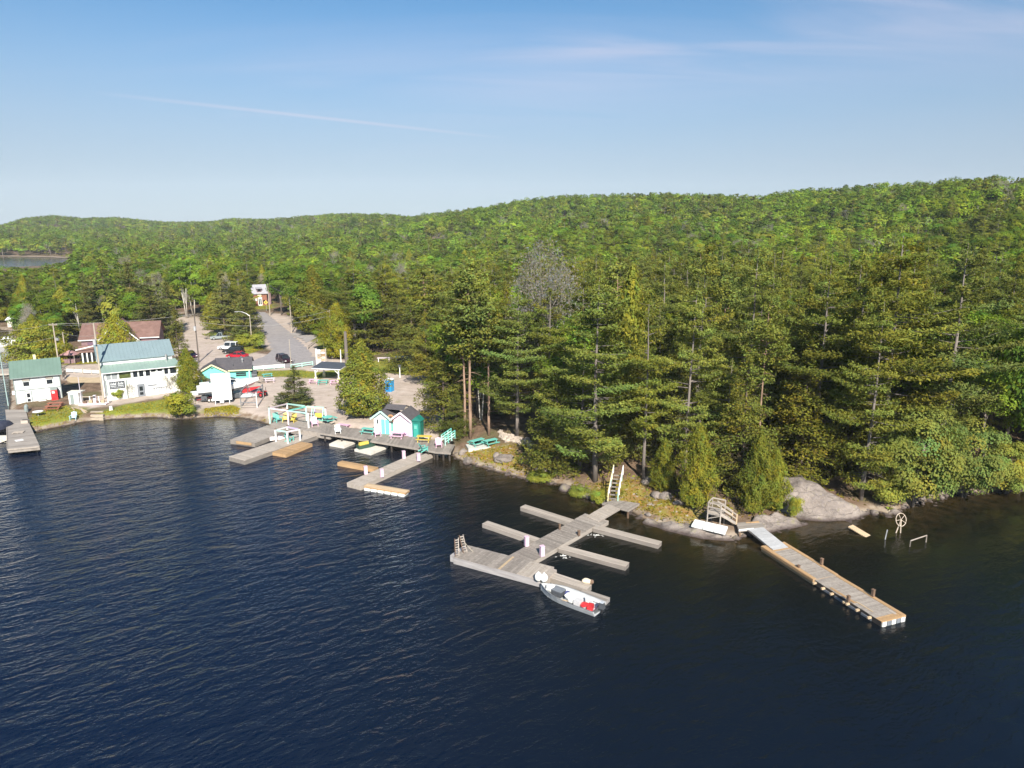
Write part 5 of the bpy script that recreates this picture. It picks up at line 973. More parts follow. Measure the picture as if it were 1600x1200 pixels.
def octo(x, y, z, m, lab):
    o = thing('round_picnic_table', lab, 'picnic table', (x, y, z), .3); ring = lambda r, n=8: [(r * math.cos(i * 2 * math.pi / n), r * math.sin(i * 2 * math.pi / n)) for i in range(n)]
    MB().prism(ring(.85), .72, .77).obj('tabletop', m, o); MB().tube((0, 0, 0), (0, 0, .72), .12).obj('pedestal', m, o)
    for k in range(4): a = k * math.pi / 2 + .39; MB().box(1.25 * math.cos(a), 1.25 * math.sin(a), .45, .32, 1.1, .05, a).obj('bench', m, o); MB().beam((0, 0, .2), (1.25 * math.cos(a), 1.25 * math.sin(a), .42), .08).obj('leg', m, o)
x, y, z = G(*z3(1255, 632)); octo(x, y, max(z, 1.1), M_TEAL, 'round teal picnic table with ring benches beside the big pastel frame')
def chair(q, z, rz, m, lab, sc=1.15, group='pastel deck chairs'):
    x, y = P(*q, z) if z is not None else G(*q)[:2]; z = hz(x, y) if z is None else z; o = thing('deck_chair', lab, 'chair', (x, y, z), rz, group); o.scale = (sc,) * 3
    MB().add([(-.3, -.3, .36), (.3, -.3, .36), (.3, .3, .24), (-.3, .3, .24), (-.3, -.3, .32), (.3, -.3, .32), (.3, .3, .20), (-.3, .3, .20)], [(0, 1, 2, 3), (7, 6, 5, 4), (4, 5, 1, 0), (5, 6, 2, 1), (6, 7, 3, 2), (7, 4, 0, 3)]).obj('seat', m, o)
    for k in range(5): x_ = -.24 + .12 * k; MB().beam((x_, .26, .24), (x_ * 1.15, .62, 1.0 - abs(k - 2) * .05), .1, .025).obj('back_slat', m, o)
    for s in (-1, 1): MB().b2(s * .36 - .07, s * .36 + .07, -.36, .46, .53, .56).obj('armrest', m, o); MB().b2(s * .33 - .03, s * .33 + .03, -.32, -.22, 0, .53).obj('front_leg', m, o); MB().beam((s * .31, -.2, .26), (s * .31, .62, 0), .03, .12).obj('rear_leg', m, o)
chair(z4(930, 596), ZB, 2.2, M_TEAL, 'teal slatted deck chair at the boardwalk edge above the pale walkway'); chair(z4(1060, 562), ZB, .2, M_PINK, 'pink slatted deck chair beside the teal stair railing'); chair(z4(515, 466), ZB, .4, M_PINK, 'pink slatted deck chair at the left shed corner on the boardwalk'); chair(z4(160, 440), ZB, .3, M_WHITE, 'white slatted chair at the boardwalk edge near the float pad')
chair(z3(825, 795), T3, 1.2, M_TEAL, 'teal deck chair under the small white frame'); chair(z3(690, 575), 1.0, .8, M_TEAL, 'teal deck chair in the left corner of the big pastel frame', 1.4); chair(z3(778, 575), 1.0, .2, M_YEL, 'yellow deck chair left of the pink frame post', 1.3); chair(z3(850, 580), 1.0, -.2, M_YEL, 'yellow deck chair right of the pink frame post', 1.3); chair(z3(1105, 622), 1.1, .4, M_PINK, 'pink deck chair under the swing frame', 1.3)
x, y, z = G(*z3(1150, 600)); o = thing('swing_seat', 'yellow bench swing hanging in a pale mint A-frame at the big pergola', 'swing', (x, y, max(z, 1.05)), -.2); hh = 2.15
for s in (-1, 1):
    for t in (-1, 1): MB().beam((s * .95, t * .7, 0), (s * .9, 0, hh), .09).obj('leg', M_MINT, o)
    MB().tube((s * .55, 0, hh - .05), (s * .55, 0, .9), .015).obj('chain', M_STEEL, o)
MB().beam((-1.0, 0, hh), (1.0, 0, hh), .1).obj('top_beam', M_MINT, o); MB().b2(-.65, .65, -.25, .25, .55, .6).obj('seat', M_YEL, o); MB().b2(-.65, .65, .22, .27, .6, 1.1).obj('backrest', M_YEL, o)
for k, (q, lab) in enumerate((((700, 770), 'white overturned rowing hull on the lower left dock'),)):
    x, y = P(*z3(*q), T3); o = thing('small_boat', lab, 'boat', (x, y, T3 + .05), R(25)); MB().loft([[(-1.3, -.5, 0), (-1.3, .5, 0), (-1.3, .3, .34), (-1.3, -.3, .34)], [(.2, -.55, 0), (.2, .55, 0), (.2, .33, .4), (.2, -.33, .4)], [(1.4, -.08, .04), (1.4, .08, .04), (1.4, .05, .2), (1.4, -.05, .2)]]).obj('hull', mat('pinkish_white_gelcoat', (.66, .56, .52), .5, .08, 2), o); MB().beam((-1.2, 0, .38), (1.3, 0, .24), .07, .05).obj('keel', M_WHITE, o)
# ------------------------------------------------------------------ road
M_ASPH = mat('worn_asphalt', (.29, .265, .265), .9, .16, 1.2, bump=.004, stain=((.36, .32, .30), .25, .6)); M_LINE = mat('faded_road_paint', (.62, .6, .55), .8, .15, 4)
def drape(name, px_poly, off, m, z=1.8, step=1.6, kind='structure'):
    poly = [P(*q, z) for q in px_poly]; xs = [p[0] for p in poly]; ys = [p[1] for p in poly]
    gx = np.arange(min(xs) - step, max(xs) + step, step); gy = np.arange(min(ys) - step, max(ys) + step, step); X, Y = np.meshgrid(gx, gy); dd = sdist(X, Y, poly)
    # pull the outer ring of vertices onto the outline so that the edge is clean
    e = 1e-2; gxn = (sdist(X + e, Y, poly) - dd) / e; gyn = (sdist(X, Y + e, poly) - dd) / e; k = np.clip(dd, 0, step * 1.5); X = X - gxn * k; Y = Y - gyn * k; inside = dd < step * .75
    Zg = height(X, Y) + off; idx = np.arange(X.size).reshape(X.shape); keep = (inside[:-1, :-1] & inside[:-1, 1:] & inside[1:, 1:] & inside[1:, :-1]).ravel()
    Q = np.stack([idx[:-1, :-1], idx[:-1, 1:], idx[1:, 1:], idx[1:, :-1]], -1).reshape(-1, 4)[keep]; used = np.unique(Q); mp = np.zeros(X.size, np.int32); mp[used] = np.arange(used.size)
    o = link(name, fast_mesh(name, np.stack([X.ravel()[used], Y.ravel()[used], Zg.ravel()[used]], 1), mp[Q], [m])); o['kind'] = kind; return o
drape('road', [(398, 488), (415, 489), (432, 503), (462, 528), (480, 545), (497, 562), (494, 570), (440, 573), (396, 576), (340, 580), (318, 578), (345, 570), (390, 563), (414, 556), (424, 549), (421, 541), (412, 520), (404, 503)], .06, M_ASPH)
drape('side_road', [(449, 524), (470, 519), (497, 522), (500, 528), (478, 538), (468, 531)], .09, mat('pale_gravel_asphalt', (.33, .30, .285), .95, .15, 1.2))
# ------------------------------------------------------------------ buildings
M_GROOF = mat('green_metal_roof', (.135, .205, .17), .5, .08, .5, stain=((.16, .26, .2), .2, .5)); M_BROOF = mat('blue_green_metal_roof', (.20, .265, .285), .5, .06, .5, stain=((.21, .31, .31), .2, .5)); M_GROOF2 = mat('pale_green_metal_roof', (.235, .32, .285), .5, .08, .5, stain=((.26, .36, .3), .25, .5))
M_BRNW = mat('purple_brown_boards', (.225, .14, .15), .8, .12, 1.2); M_BRNR = mat('red_brown_shingles', (.185, .105, .085), .9, .18, 1.6, stain=((.29, .18, .15), .5, .5)); M_DSH = mat('charcoal_shingles', (.085, .078, .085), .9, .18, 2.2, stain=((.12, .1, .1), .6, .5))
M_GTRIM = mat('grey_green_trim', (.24, .28, .27), .6, .08, 2); M_TEALW = mat('bright_teal_wall', (.17, .66, .55), .6, .06, 1, stain=((.24, .7, .6), .3, .5)); M_BRICK = mat('red_brown_brick_wall', (.27, .11, .07), .9, .25, 6); M_PALEROOF = mat('pale_grey_shingles', (.36, .35, .38), .85, .12, 2)
def house(name, label, cat, fl, fr, z=None):
    """local frame at the front-left ground corner: x along the front, y away from the camera"""
    a, b = G(*fl), G(*fr); o = thing(name, label, cat, (a[0], a[1], min(a[2], b[2])), math.atan2(b[1] - a[1], b[0] - a[0])); o['w'] = math.dist(a[:2], b[:2]); return o, math.dist(a[:2], b[:2])
def rel(o, py): return zat(o.location.x, o.location.y, py) - o.location.z
def gable_x(o, x0, x1, y0, y1, ze, zr, m, ov=.35, t=.12, yr=None, wall=None, name='roof'):
    """roof with its ridge along x"""
    yr = (y0 + y1) / 2 if yr is None else yr; s0 = (zr - ze) / (yr - y0); s1 = (zr - ze) / (y1 - yr)
    r = MB().slab([(x0 - ov, y0 - ov, ze - s0 * ov + .1), (x1 + ov, y0 - ov, ze - s0 * ov + .1), (x1 + ov, yr, zr + .1), (x0 - ov, yr, zr + .1)], t)
    r.slab([(x0 - ov, yr, zr + .1), (x1 + ov, yr, zr + .1), (x1 + ov, y1 + ov, ze - s1 * ov + .1), (x0 - ov, y1 + ov, ze - s1 * ov + .1)], t); ro_ = r.obj(name, m, o)
    if wall:
        for x in (x0, x1 - .12): MB().prism([(0, 0)] * 0 or [(x, y0), (x + .12, y0), (x + .12, y1), (x, y1)], ze - .02, ze - .01).add([(x, y0, ze), (x, y1, ze), (x, yr, zr), (x + .12, y0, ze), (x + .12, y1, ze), (x + .12, yr, zr)], [(0, 2, 1), (3, 4, 5), (0, 3, 5, 2), (1, 2, 5, 4)]).obj('gable_wall', wall, o)
    return ro_
def gable_y(o, x0, x1, y0, y1, ze, zr, m, ov=.35, t=.12, wall=None, name='roof', trim=None):
    """roof with its ridge running back from the camera"""
    xr = (x0 + x1) / 2; s = (zr - ze) / (xr - x0); r = MB()
    r.slab([(x0 - ov, y0 - ov, ze - s * ov + .1), (xr, y0 - ov, zr + .1), (xr, y1 + ov, zr + .1), (x0 - ov, y1 + ov, ze - s * ov + .1)], t); r.slab([(xr, y0 - ov, zr + .1), (x1 + ov, y0 - ov, ze - s * ov + .1), (x1 + ov, y1 + ov, ze - s * ov + .1), (xr, y1 + ov, zr + .1)], t); ro_ = r.obj(name, m, o)
    if wall: MB().add([(x0, y0, ze), (x1, y0, ze), (xr, y0, zr), (x0, y0 + .12, ze), (x1, y0 + .12, ze), (xr, y0 + .12, zr)], [(0, 1, 2), (5, 4, 3), (0, 3, 4, 1), (1, 4, 5, 2), (2, 5, 3, 0)]).obj('gable_wall', wall, o)
    if trim:
        for sx in (-1, 1): xe = xr + sx * (xr - x0 + ov); MB().beam((xr, y0 - ov - .04, zr + .0), (xe, y0 - ov - .04, ze - s * ov + .0), .06, .24).obj('barge_board', trim, o)
    return ro_
def window(o, x, z, w, h, y=0.0, frame=None, glass=None, bars=(1, 1)):
    f = MB(); fr = .09; yy = y - .05
    f.b2(x - w / 2 - fr, x + w / 2 + fr, yy - .03, y + .02, z + h, z + h + fr).b2(x - w / 2 - fr, x + w / 2 + fr, yy - .05, y + .02, z - fr, z).b2(x - w / 2 - fr, x - w / 2, yy - .03, y + .02, z, z + h).b2(x + w / 2, x + w / 2 + fr, yy - .03, y + .02, z, z + h)
    if bars[0]: f.b2(x - w / 2, x + w / 2, yy - .02, y + .01, z + h * .5 - .03, z + h * .5 + .03)
    wf = f.obj('window', frame or M_GTRIM, o); MB().b2(x - w / 2, x + w / 2, y - .035, y - .01, z, z + h).obj('pane', glass or M_GLASS, wf); return wf
def door(o, x, w, h, y=0.0, m=None, frame=None, glass=True):
    fr = frame or M_GTRIM; MB().b2(x - w / 2 - .12, x - w / 2, y - .07, y + .02, 0, h + .12).b2(x + w / 2, x + w / 2 + .12, y - .07, y + .02, 0, h + .12).b2(x - w / 2, x + w / 2, y - .07, y + .02, h, h + .12).obj('door_frame', fr, o)
    d = MB().b2(x - w / 2, x + w / 2, y - .055, y - .012, 0, h).obj('door', m or M_WHITE, o)
    if glass: MB().b2(x - w * .28, x + w * .28, y - .075, y - .06, h * .5, h * .85).obj('pane', M_GLASS, d); MB().b2(x - w * .28, x + w * .28, y - .075, y - .06, h * .15, h * .38).obj('pane', M_GLASS, d)
    MB().b2(x + w * .36, x + w * .44, y - .10, y - .06, h * .45, h * .5).obj('handle', M_STEEL, d); return d
# 1 - the small white house with the green roof
H1, w = house('white_house', 'small two-storey white house with a green metal roof at the left shore', 'house', (27, 632), (97.5, 621.5)); ze = rel(H1, 588.5); D = 5.6
MB().b2(0, w, 0, D, -.6, ze).obj('wall', M_WALL, H1); zr = ze + 2.1; gable_x(H1, 0, w, 0, D, ze, zr, M_GROOF, .45, .1, wall=M_WALL)
MB().b2(-.05, w + .05, -.05, .0, ze * .47, ze * .47 + .16).obj('band_trim', M_GTRIM, H1)
for x in (0, w): MB().b2(x - .1, x + .06, -.06, .02, 0, ze - .02).obj('corner_trim', M_GTRIM, H1)
for u in (.26, .77):
    window(H1, w * u, ze * .62, .85, .75, bars=(0, 0), frame=M_WHITE); MB().b2(w * u - .55, w * u + .55, -.12, 0, ze * .62 + .85, ze - .12).obj('shutter', M_GTRIM, H1); MB().b2(w * u - .5, w * u + .5, -.14, -.125, ze * .62 + .95, ze - .25).obj('slats', M_PALEW, H1)
door(H1, w * .27, .8, ze * .42); window(H1, w * .885, ze * .1, .6, ze * .3, bars=(1, 0))
MB().b2(w * .47, w * .64, -.5, -.06, -.05, .42).obj('bench_box', M_WHITE, H1); MB().b2(w * .46, w * .65, -.53, -.05, .42, .47).obj('bench_top', M_GTRIM, H1)
MB().b2(-.5, -.02, .6, 1.2, 1.6, 2.2).obj('air_unit', M_WHITE, H1); MB().b2(-.14, -.01, 2.0, 2.9, ze * .6, ze * .8).obj('window', M_GTRIM, H1); MB().b2(-.1, -.01, 2.5, 3.3, 0, 2.0).obj('side_door', M_GTRIM, H1)
MB().box(w * .5, D * .62, zr + .2, .4, .4, 1.2).obj('chimney', M_PALEYEL, H1)
def at(o, x, y, z=0.0): return o.matrix_basis @ Vector((x, y, z))
p = at(H1, w * .835, -.75); vz = hz(p.x, p.y); o = thing('vending_machine', 'red drinks machine with a green top standing at the white house wall', 'vending machine', (p.x, p.y, vz), H1.rotation_euler.z); MB().b2(-.5, .5, -.4, .4, 0, 1.75).obj('cabinet', M_REDP, o); MB().b2(-.3, .1, -.44, -.41, 1.2, 1.6).obj('panel', M_WHITE, o); MB().b2(-.5, .5, -.4, .4, 1.76, 2.2).obj('top_sign', M_GTRIM, o)
# 2 - the long white building
H2, w = house('white_boathouse', 'long two-storey white building with blue-green upper roof and pale green porch roof', 'building', (168.5, 626), (283, 611)); ze = rel(H2, 583); D1 = 2.6; D2 = 9.0; zw = ze - 1.35
MB().b2(0, w, 0, D1, -.6, zw).obj('wall', M_WALL, H2); MB().b2(-.3, w - .6, D1, D2, -.6, ze + 1.2).obj('rear_wall', M_WALL, H2)
zp = ze + .95; MB().slab([(-.35, -.45, ze + .02), (w + .45, -.45, ze + .02), (w - .05, D1 + .05, zp), (-.6, D1 + .05, zp)], .1).obj('porch_roof', M_GROOF2, H2)
zb = zp + .75; MB().b2(-.35, w - .55, D1 - .06, D1 + .0, zp + .0, zb).obj('white_band', M_WALL, H2); zr = zb + 2.3
MB().slab([(-.75, D1 - .4, zb - .02), (w - .15, D1 - .4, zb - .02), (w - .15, (D1 + D2) / 2 + .6, zr), (-.75, (D1 + D2) / 2 + .6, zr)], .12).slab([(-.75, (D1 + D2) / 2 + .6, zr), (w - .15, (D1 + D2) / 2 + .6, zr), (w - .15, D2 + .5, zb), (-.75, D2 + .5, zb)], .12).obj('roof', M_BROOF, H2)
for x in (-.3, w - .72): MB().add([(x, D1, zb - .3), (x, D2, zb - .3), (x, (D1 + D2) / 2 + .6, zr - .12), (x + .12, D1, zb - .3), (x + .12, D2, zb - .3), (x + .12, (D1 + D2) / 2 + .6, zr - .12)], [(0, 2, 1), (3, 4, 5), (0, 3, 5, 2), (1, 2, 5, 4)]).obj('gable_wall', M_WALL, H2)
MB().tube((w - 1.6, D1 - .7, zp - .4), (w - 1.6, D1 - .7, zp + 1.0), .12).tube((w - 1.6, D1 - .7, zp + .55), (w - 1.6, D1 - .7, zp + .9), .2).obj('stove_pipe', M_STEEL, H2)
MB().b2(0, w, .0, .10, ze - .12, ze).obj('window_head', M_WHITE, H2)
nw = [(.02, .08, 'g'), (.09, .165, 'g'), (.185, .34, 't'), (.37, .43, 'd'), (.45, .51, 'd'), (.54, .60, 'd'), (.615, .68, 'h'), (.705, .77, 'h'), (.795, .85, 'd'), (.875, .965, 'd')]
M_GBLIND = mat('grey_window_screen', (.27, .29, .30), .5, .1, 2); M_GTREE = mat('painted_tree_reflection_glass', (.085, .10, .03), .15, .3, 2)  # green pane colour paints in a reflection of trees
prev = 0.0
for a, b, k in nw:
    MB().b2(w * prev, w * a, 0, .12, zw, ze - .12).obj('window_post', M_WHITE, H2); prev = b
    f = MB().b2(w * a, w * b, .04, .1, zw, zw + .06).b2(w * a, w * b, .04, .1, ze - .18, ze - .12).obj('window', M_WHITE, H2); z0 = zw + .06 + (.62 if k == 'h' else 0)
    if k == 'h': MB().b2(w * a, w * b, .03, .09, zw + .06, z0).obj('blind', M_WHITE, f)
    MB().b2(w * a, w * b, .08, .10, z0, ze - .18).obj('pane', {'g': M_GBLIND, 't': M_GTREE}.get(k, M_GLASS), f)
MB().b2(w * prev, w, 0, .12, zw, ze - .12).obj('window_post', M_WHITE, H2); MB().b2(-.0, w, .12, .2, zw, zw + .02).obj('sill', M_WHITE, H2); MB().b2(0, .12, .12, D1, zw, ze).obj('side_wall', M_WALL, H2); MB().b2(w - .12, w, .12, D1, zw, ze).obj('side_wall', M_WALL, H2); MB().b2(0.12, w - .12, D1 - .35, D1 - .25, zw, ze).obj('inner_wall', M_DKG, H2)
MB().b2(-.05, .12, -.06, .02, 0, zw).obj('corner_trim', M_GTRIM, H2)
sg = MB().b2(w * .045, w * .245, -.10, -.0, zw - 1.55, zw - .30).obj('sign', M_DKG, H2)
M_SIGNP = mat('sign_pale_panel', (.70, .72, .74), .6, .08, 3); x0, x1 = w * .045, w * .245; sw = x1 - x0
for a, b in ((.06, .45), (.54, .92)): # two pale script words: upright and slanting strokes
    n = 5 if a < .3 else 4
    MB().b2(x0 + sw * a, x0 + sw * b, -.118, -.104, zw - .86, zw - .80).obj('lettering', M_SIGNP, sg)
    for i in range(n): xx = x0 + sw * (a + (b - a) * (i + .3) / n); MB().beam((xx, -.112, zw - .82), (xx + .12, -.112, zw - .46 - .12 * (i % 2)), .02, .085).obj('lettering', M_SIGNP, sg)
    MB().b2(x0 + sw * a, x0 + sw * b, -.118, -.104, zw - 1.12, zw - 1.03).obj('lettering', M_SIGNP, sg)
for i in range(9): xx = x0 + sw * (.06 + .1 * i); MB().b2(xx, xx + sw * .06, -.118, -.104, zw - 1.36, zw - 1.29).obj('lettering', M_SIGNP, sg)
door(H2, w * .455, .95, 2.15, m=M_MIDG, frame=M_MIDG)
MB().b2(w * .545, w * .67, -.1, -.0, 1.75, 1.95).obj('name_board', M_MIDG, H2)
for i in range(6): xx = w * (.625 + .034 * i); MB().b2(xx, xx + .09, -.09, -.0, .35, 1.25).obj('rack_slat', M_MIDG, H2)
MB().b2(w * .61, w * .82, -.11, -.0, 1.25, 1.35).obj('rack_rail', M_MIDG, H2); MB().b2(w * .26, w * .275, -.1, .0, 0, zw - .1).obj('drain_pipe', M_GTRIM, H2)
for u, s_ in ((.32, 1.0), (.83, 1.25)):
    p = at(H2, w * u, -.55); tree('bare_tree%d' % (u > .5), p.x, p.y, 2.9 * s_, 2.1 * s_, ['sparse pale climbing shrub on the white wall left of the grey door', 'sparse leafy shrub spread on the right end of the white wall'][u > .5], name='wall_shrub')
def roof_seams(o, x0, x1, a, b, step, m):
    mb = MB(); n = int((x1 - x0) / step)
    for i in range(n + 1): x = x0 + (x1 - x0) * i / n; mb.beam((x, a[0], a[1] + .02), (x, b[0], b[1] + .02), .035, .05)
    mb.obj('roof_seams', m, o)['kind'] = 'stuff'
w1 = H1['w']; e1 = rel(H1, 588.5); k1 = 2.1 / 2.8; roof_seams(H1, -.45, w1 + .45, (-.45, e1 - .45 * k1 + .1), (2.8, e1 + 2.2), .55, M_GROOF)
roof_seams(H2, -.4, w - .2, (-.4, ze + .03), (D1, zp), .6, M_GROOF2); roof_seams(H2, -.7, w - .2, (D1 - .38, zb), ((D1 + D2) / 2 + .55, zr), .6, M_BROOF)
MB().tube((-.4, -.5, ze - .03), (w + .45, -.5, ze - .03), .07).obj('gutter', M_WHITE, H2); MB().tube((-.45, -.5, e1 - .33), (w1 + .45, -.5, e1 - .33), .07).obj('gutter', M_GTRIM, H1)
# 3 - the brown lodge
H3, w = house('brown_lodge', 'purple-brown lodge with red-brown roofs and white eaves behind the long white building', 'house', (131, 564), (249, 556)); ze = rel(H3, 530); D = 10
MB().b2(0, w, 0, D, -1, ze).obj('wall', M_BRNW, H3); zr = ze + 2.7; gable_x(H3, 0, w, 0, D, ze, zr, M_BRNR, .5, .14, wall=M_BRNW); gable_y(H3, w * .27, w * .73, -1.2, D * .5, ze + .1, zr + .9, M_BRNR, .7, .14, wall=M_BRNW, trim=M_WHITE)
MB().b2(w * .27 + .02, w * .73 - .02, -1.2, 0, -1, ze + .1).obj('front_wall', M_BRNW, H3); MB().b2(-.5, w * .27 - .6, -.56, -.5, ze - .35, ze - .15).obj('eave_board', M_WHITE, H3); MB().b2(w * .73 + .6, w + .5, -.56, -.5, ze - .35, ze - .15).obj('eave_board', M_WHITE, H3)
MB().beam((w * .73, -1.5, ze - .6), (w + 1.5, -1.5, ze - 2.6), .1, .3).obj('lower_eave_board', M_WHITE, H3); MB().slab([(w * .68, -1.5, ze - .4), (w + 1.4, -1.5, ze - 2.4), (w + 1.4, -.02, ze - 2.4), (w * .68, -.02, ze - .4)], .1).obj('lean_roof', M_BRNW, H3)
window(H3, w * .13, ze - 1.9, 1.6, 1.1, frame=M_BRNW, glass=mat('purple_window_glass', (.16, .10, .15), .2, .1, 2)); window(H3, w * .36, ze - 1.6, .8, 1.3, y=-1.2, frame=M_WHITE, glass=M_PALEYEL); window(H3, w * .67, ze - 1.8, .8, 1.2, y=-1.2, frame=M_WHITE)
MB().slab([(-.6, -2.6, 2.35), (w * .27, -2.6, 2.35), (w * .27, -.02, 3.4), (-.6, -.02, 3.4)], .12).obj('porch_roof', M_BRNR, H3); MB().beam((-.7, -2.65, 2.9), (w * .27, -2.65, ze * .8), .08, .22).obj('rake_board', M_WHITE, H3)
for i in range(5): x = w * (.03 + .058 * i); MB().b2(x - .13, x + .13, -2.5, -2.25, -.8, 2.25).obj('porch_post', M_WHITE, H3)
MB().b2(0, w * .27, -1.9, -1.8, -.8, 2.2).obj('porch_glass', M_GLASS, H3); MB().box(w * .52, -.8, zr + 1.2, .5, .5, .9).obj('chimney', M_PALEYEL, H3)
p = at(H3, -2.2, -1.0); o = thing('patio_umbrella', 'folded dusty-red canopy tent at the left end of the brown lodge', 'canopy', (p.x, p.y, hz(p.x, p.y)), 0)
M_DRED = mat('dusty_red_canvas', (.36, .2, .2), .85, .12, 2); MB().loft([[(-1.7, -1.4, 1.9), (1.7, -1.4, 1.9), (1.7, 1.4, 1.9), (-1.7, 1.4, 1.9)], [(-.1, -.1, 2.8), (.1, -.1, 2.8), (.1, .1, 2.8), (-.1, .1, 2.8)]]).obj('canopy', M_DRED, o)
for sx in (-1.6, 1.6):
    for sy in (-1.3, 1.3): MB().tube((sx, sy, 0), (sx, sy, 1.95), .05).obj('pole', M_PALEW, o)
MB().b2(-1.5, 1.5, -.9, .9, .0, .9).obj('counter', M_BRNW, o)
# 4 - the teal shack
H4, w = house('teal_shack', 'low teal shack with charcoal shingle roof and a pale-edged gable behind the white cruiser', 'building', (314, 603), (393, 598)); ze = rel(H4, 581); gx = w * .50
MB().b2(0, gx, 0, 5.5, -.5, ze).obj('wall', M_TEALW, H4); MB().b2(gx, w, .6, 4.6, -.5, ze - .1).obj('side_wall', M_TEALW, H4); gable_y(H4, 0, gx, 0, 5.6, ze, ze + 1.25, M_DSH, .4, .1, wall=M_TEALW, trim=M_PALEYEL)
MB().slab([(gx * .8, .05, ze + .02), (w + .3, .05, ze + .02), (w + .1, 4.0, ze + 1.75), (gx * .5, 4.0, ze + 1.75)], .12).slab([(gx * .5, 4.0, ze + 1.75), (w + .1, 4.0, ze + 1.75), (w + .1, 6, ze + .6), (gx * .5, 6, ze + .6)], .12).obj('side_roof', M_DSH, H4); MB().b2(gx + .5, w + .3, -.02, .04, ze - .18, ze + .02).obj('eave_board', M_PALEYEL, H4)
MB().b2(gx * .45, gx * .55, -.06, 0, ze + .45, ze + .6).obj('vent', M_DKG, H4); window(H4, gx + (w - gx) * .6, ze - 1.3, 1.8, .7, y=.6, frame=M_TEAL); MB().b2(w - .35, w - .15, .0, .2, -.3, ze - .05).obj('porch_post', M_MINT, H4); MB().b2(w, w + 1.0, .7, .9, -.3, ze - .3).obj('lattice_screen', M_DKG, H4)
rp = MB().tube((w * .82, 2.4, ze + .8), (w * .82, 2.4, ze + 1.45), .14).tube((w * .82, 2.4, ze + 1.45), (w * .82, 2.4, ze + 1.8), .24, .2).obj('roof_vent', M_STEEL, H4); MB().tube((gx * 1.3, 1.2, ze + .3), (gx * 1.3, 1.2, ze + .95), .07).obj('vent_pipe', M_DKG, H4); MB().b2(gx * .1, gx * .75, -.12, -.02, .6, 1.35).obj('dark_window', M_DKG, H4)
# 5 - the picnic shelter
a, b, c = G(493.7, 595), G(529.8, 597), G(541.9, 590); o = thing('picnic_shelter', 'open picnic shelter with a dark slate roof on white posts', 'shelter', a, 0); L_ = lambda q: (q[0] - a[0], q[1] - a[1]); d = (c[0] - b[0], c[1] - b[1]); pts = [(0, 0), L_(b), L_(c), (d[0], d[1])]; hh = zat(a[0], a[1], 574.5) - a[2]
for q in pts: MB().box(q[0], q[1], hh / 2, .2, .2, hh).obj('post', M_WHITE, o); MB().box(q[0], q[1], .35, .5, .5, .7).obj('post_base', M_PALEYEL, o)
cx_, cy_ = sum(q[0] for q in pts) / 4, sum(q[1] for q in pts) / 4; ro_ = [((q[0] - cx_) * 1.22 + cx_, (q[1] - cy_) * 1.22 + cy_, hh + .08 + (0 if i < 2 else .28)) for i, q in enumerate(pts)]
MB().slab(ro_, .07).obj('roof', mat('slate_roof', (.07, .08, .10), .6, .12, 1), o); MB().slab([(x, y, z - .075) for x, y, z in ro_], .17).obj('fascia', M_WHITE, o)
for i in (0, 1): q = pts[i]; s = 1 if i == 0 else -1; MB().beam((q[0], q[1], hh - 1.0), (q[0] + s * .9, q[1] - .05 * s, hh - .15), .1).obj('brace', M_WHITE, o)
# 6 - house at the end of the road
H6, w = house('brick_house', 'tall narrow red-brown house with pale grey roof and dormer at the end of the road', 'house', (397.5, 478), (418, 477)); ze = rel(H6, 458); zt = rel(H6, 446)
MB().b2(0, w, 0, 8, -2, ze).obj('wall', M_BRICK, H6); MB().slab([(-.5, -.5, ze - .2), (w + .4, -.5, ze - .2), (w + .4, 3.4, zt), (-.5, 3.4, zt)], .2).slab([(-.5, 3.4, zt), (w + .4, 3.4, zt), (w + .4, 8, ze), (-.5, 8, ze)], .2).obj('roof', M_PALEROOF, H6); MB().b2(w, w + 1.6, 2, 8, -2, ze * .9).obj('side_wing', M_BRNW, H6)
dm = MB().b2(w * .28, w * .62, .1, 3, ze + .1, ze + 1.6).obj('dormer', M_BRNW, H6); MB().slab([(w * .22, -.2, ze + 1.6), (w * .68, -.2, ze + 1.6), (w * .68, 3.2, ze + 2.0), (w * .22, 3.2, ze + 2.0)], .15).obj('dormer_roof', M_PALEROOF, dm); MB().b2(w * .33, w * .57, .04, .09, ze + .5, ze + 1.3).obj('window', M_GLASS, dm)
MB().b2(w * .3, w * .62, -.15, -.02, 0, 2.9).obj('french_door', M_WHITE, H6); MB().b2(w * .35, w * .44, -.2, -.16, .4, 2.4).obj('pane', M_GLASS, H6); MB().b2(w * .48, w * .57, -.2, -.16, .4, 2.4).obj('pane', M_GLASS, H6); MB().b2(w * .3, w * .58, -.12, -.02, 3.2, 4.0).obj('sign_board', M_PALEYEL, H6); MB().b2(w * .05, w * .24, -.12, -.02, 1.7, 2.6).obj('window', M_WHITE, H6); MB().b2(w * .68, w * .92, -.12, -.02, .8, 1.9).obj('window', M_GLASS, H6); MB().b2(-.35, -.1, -.5, -.2, -1, 3.2).obj('white_post', M_WHITE, H6)
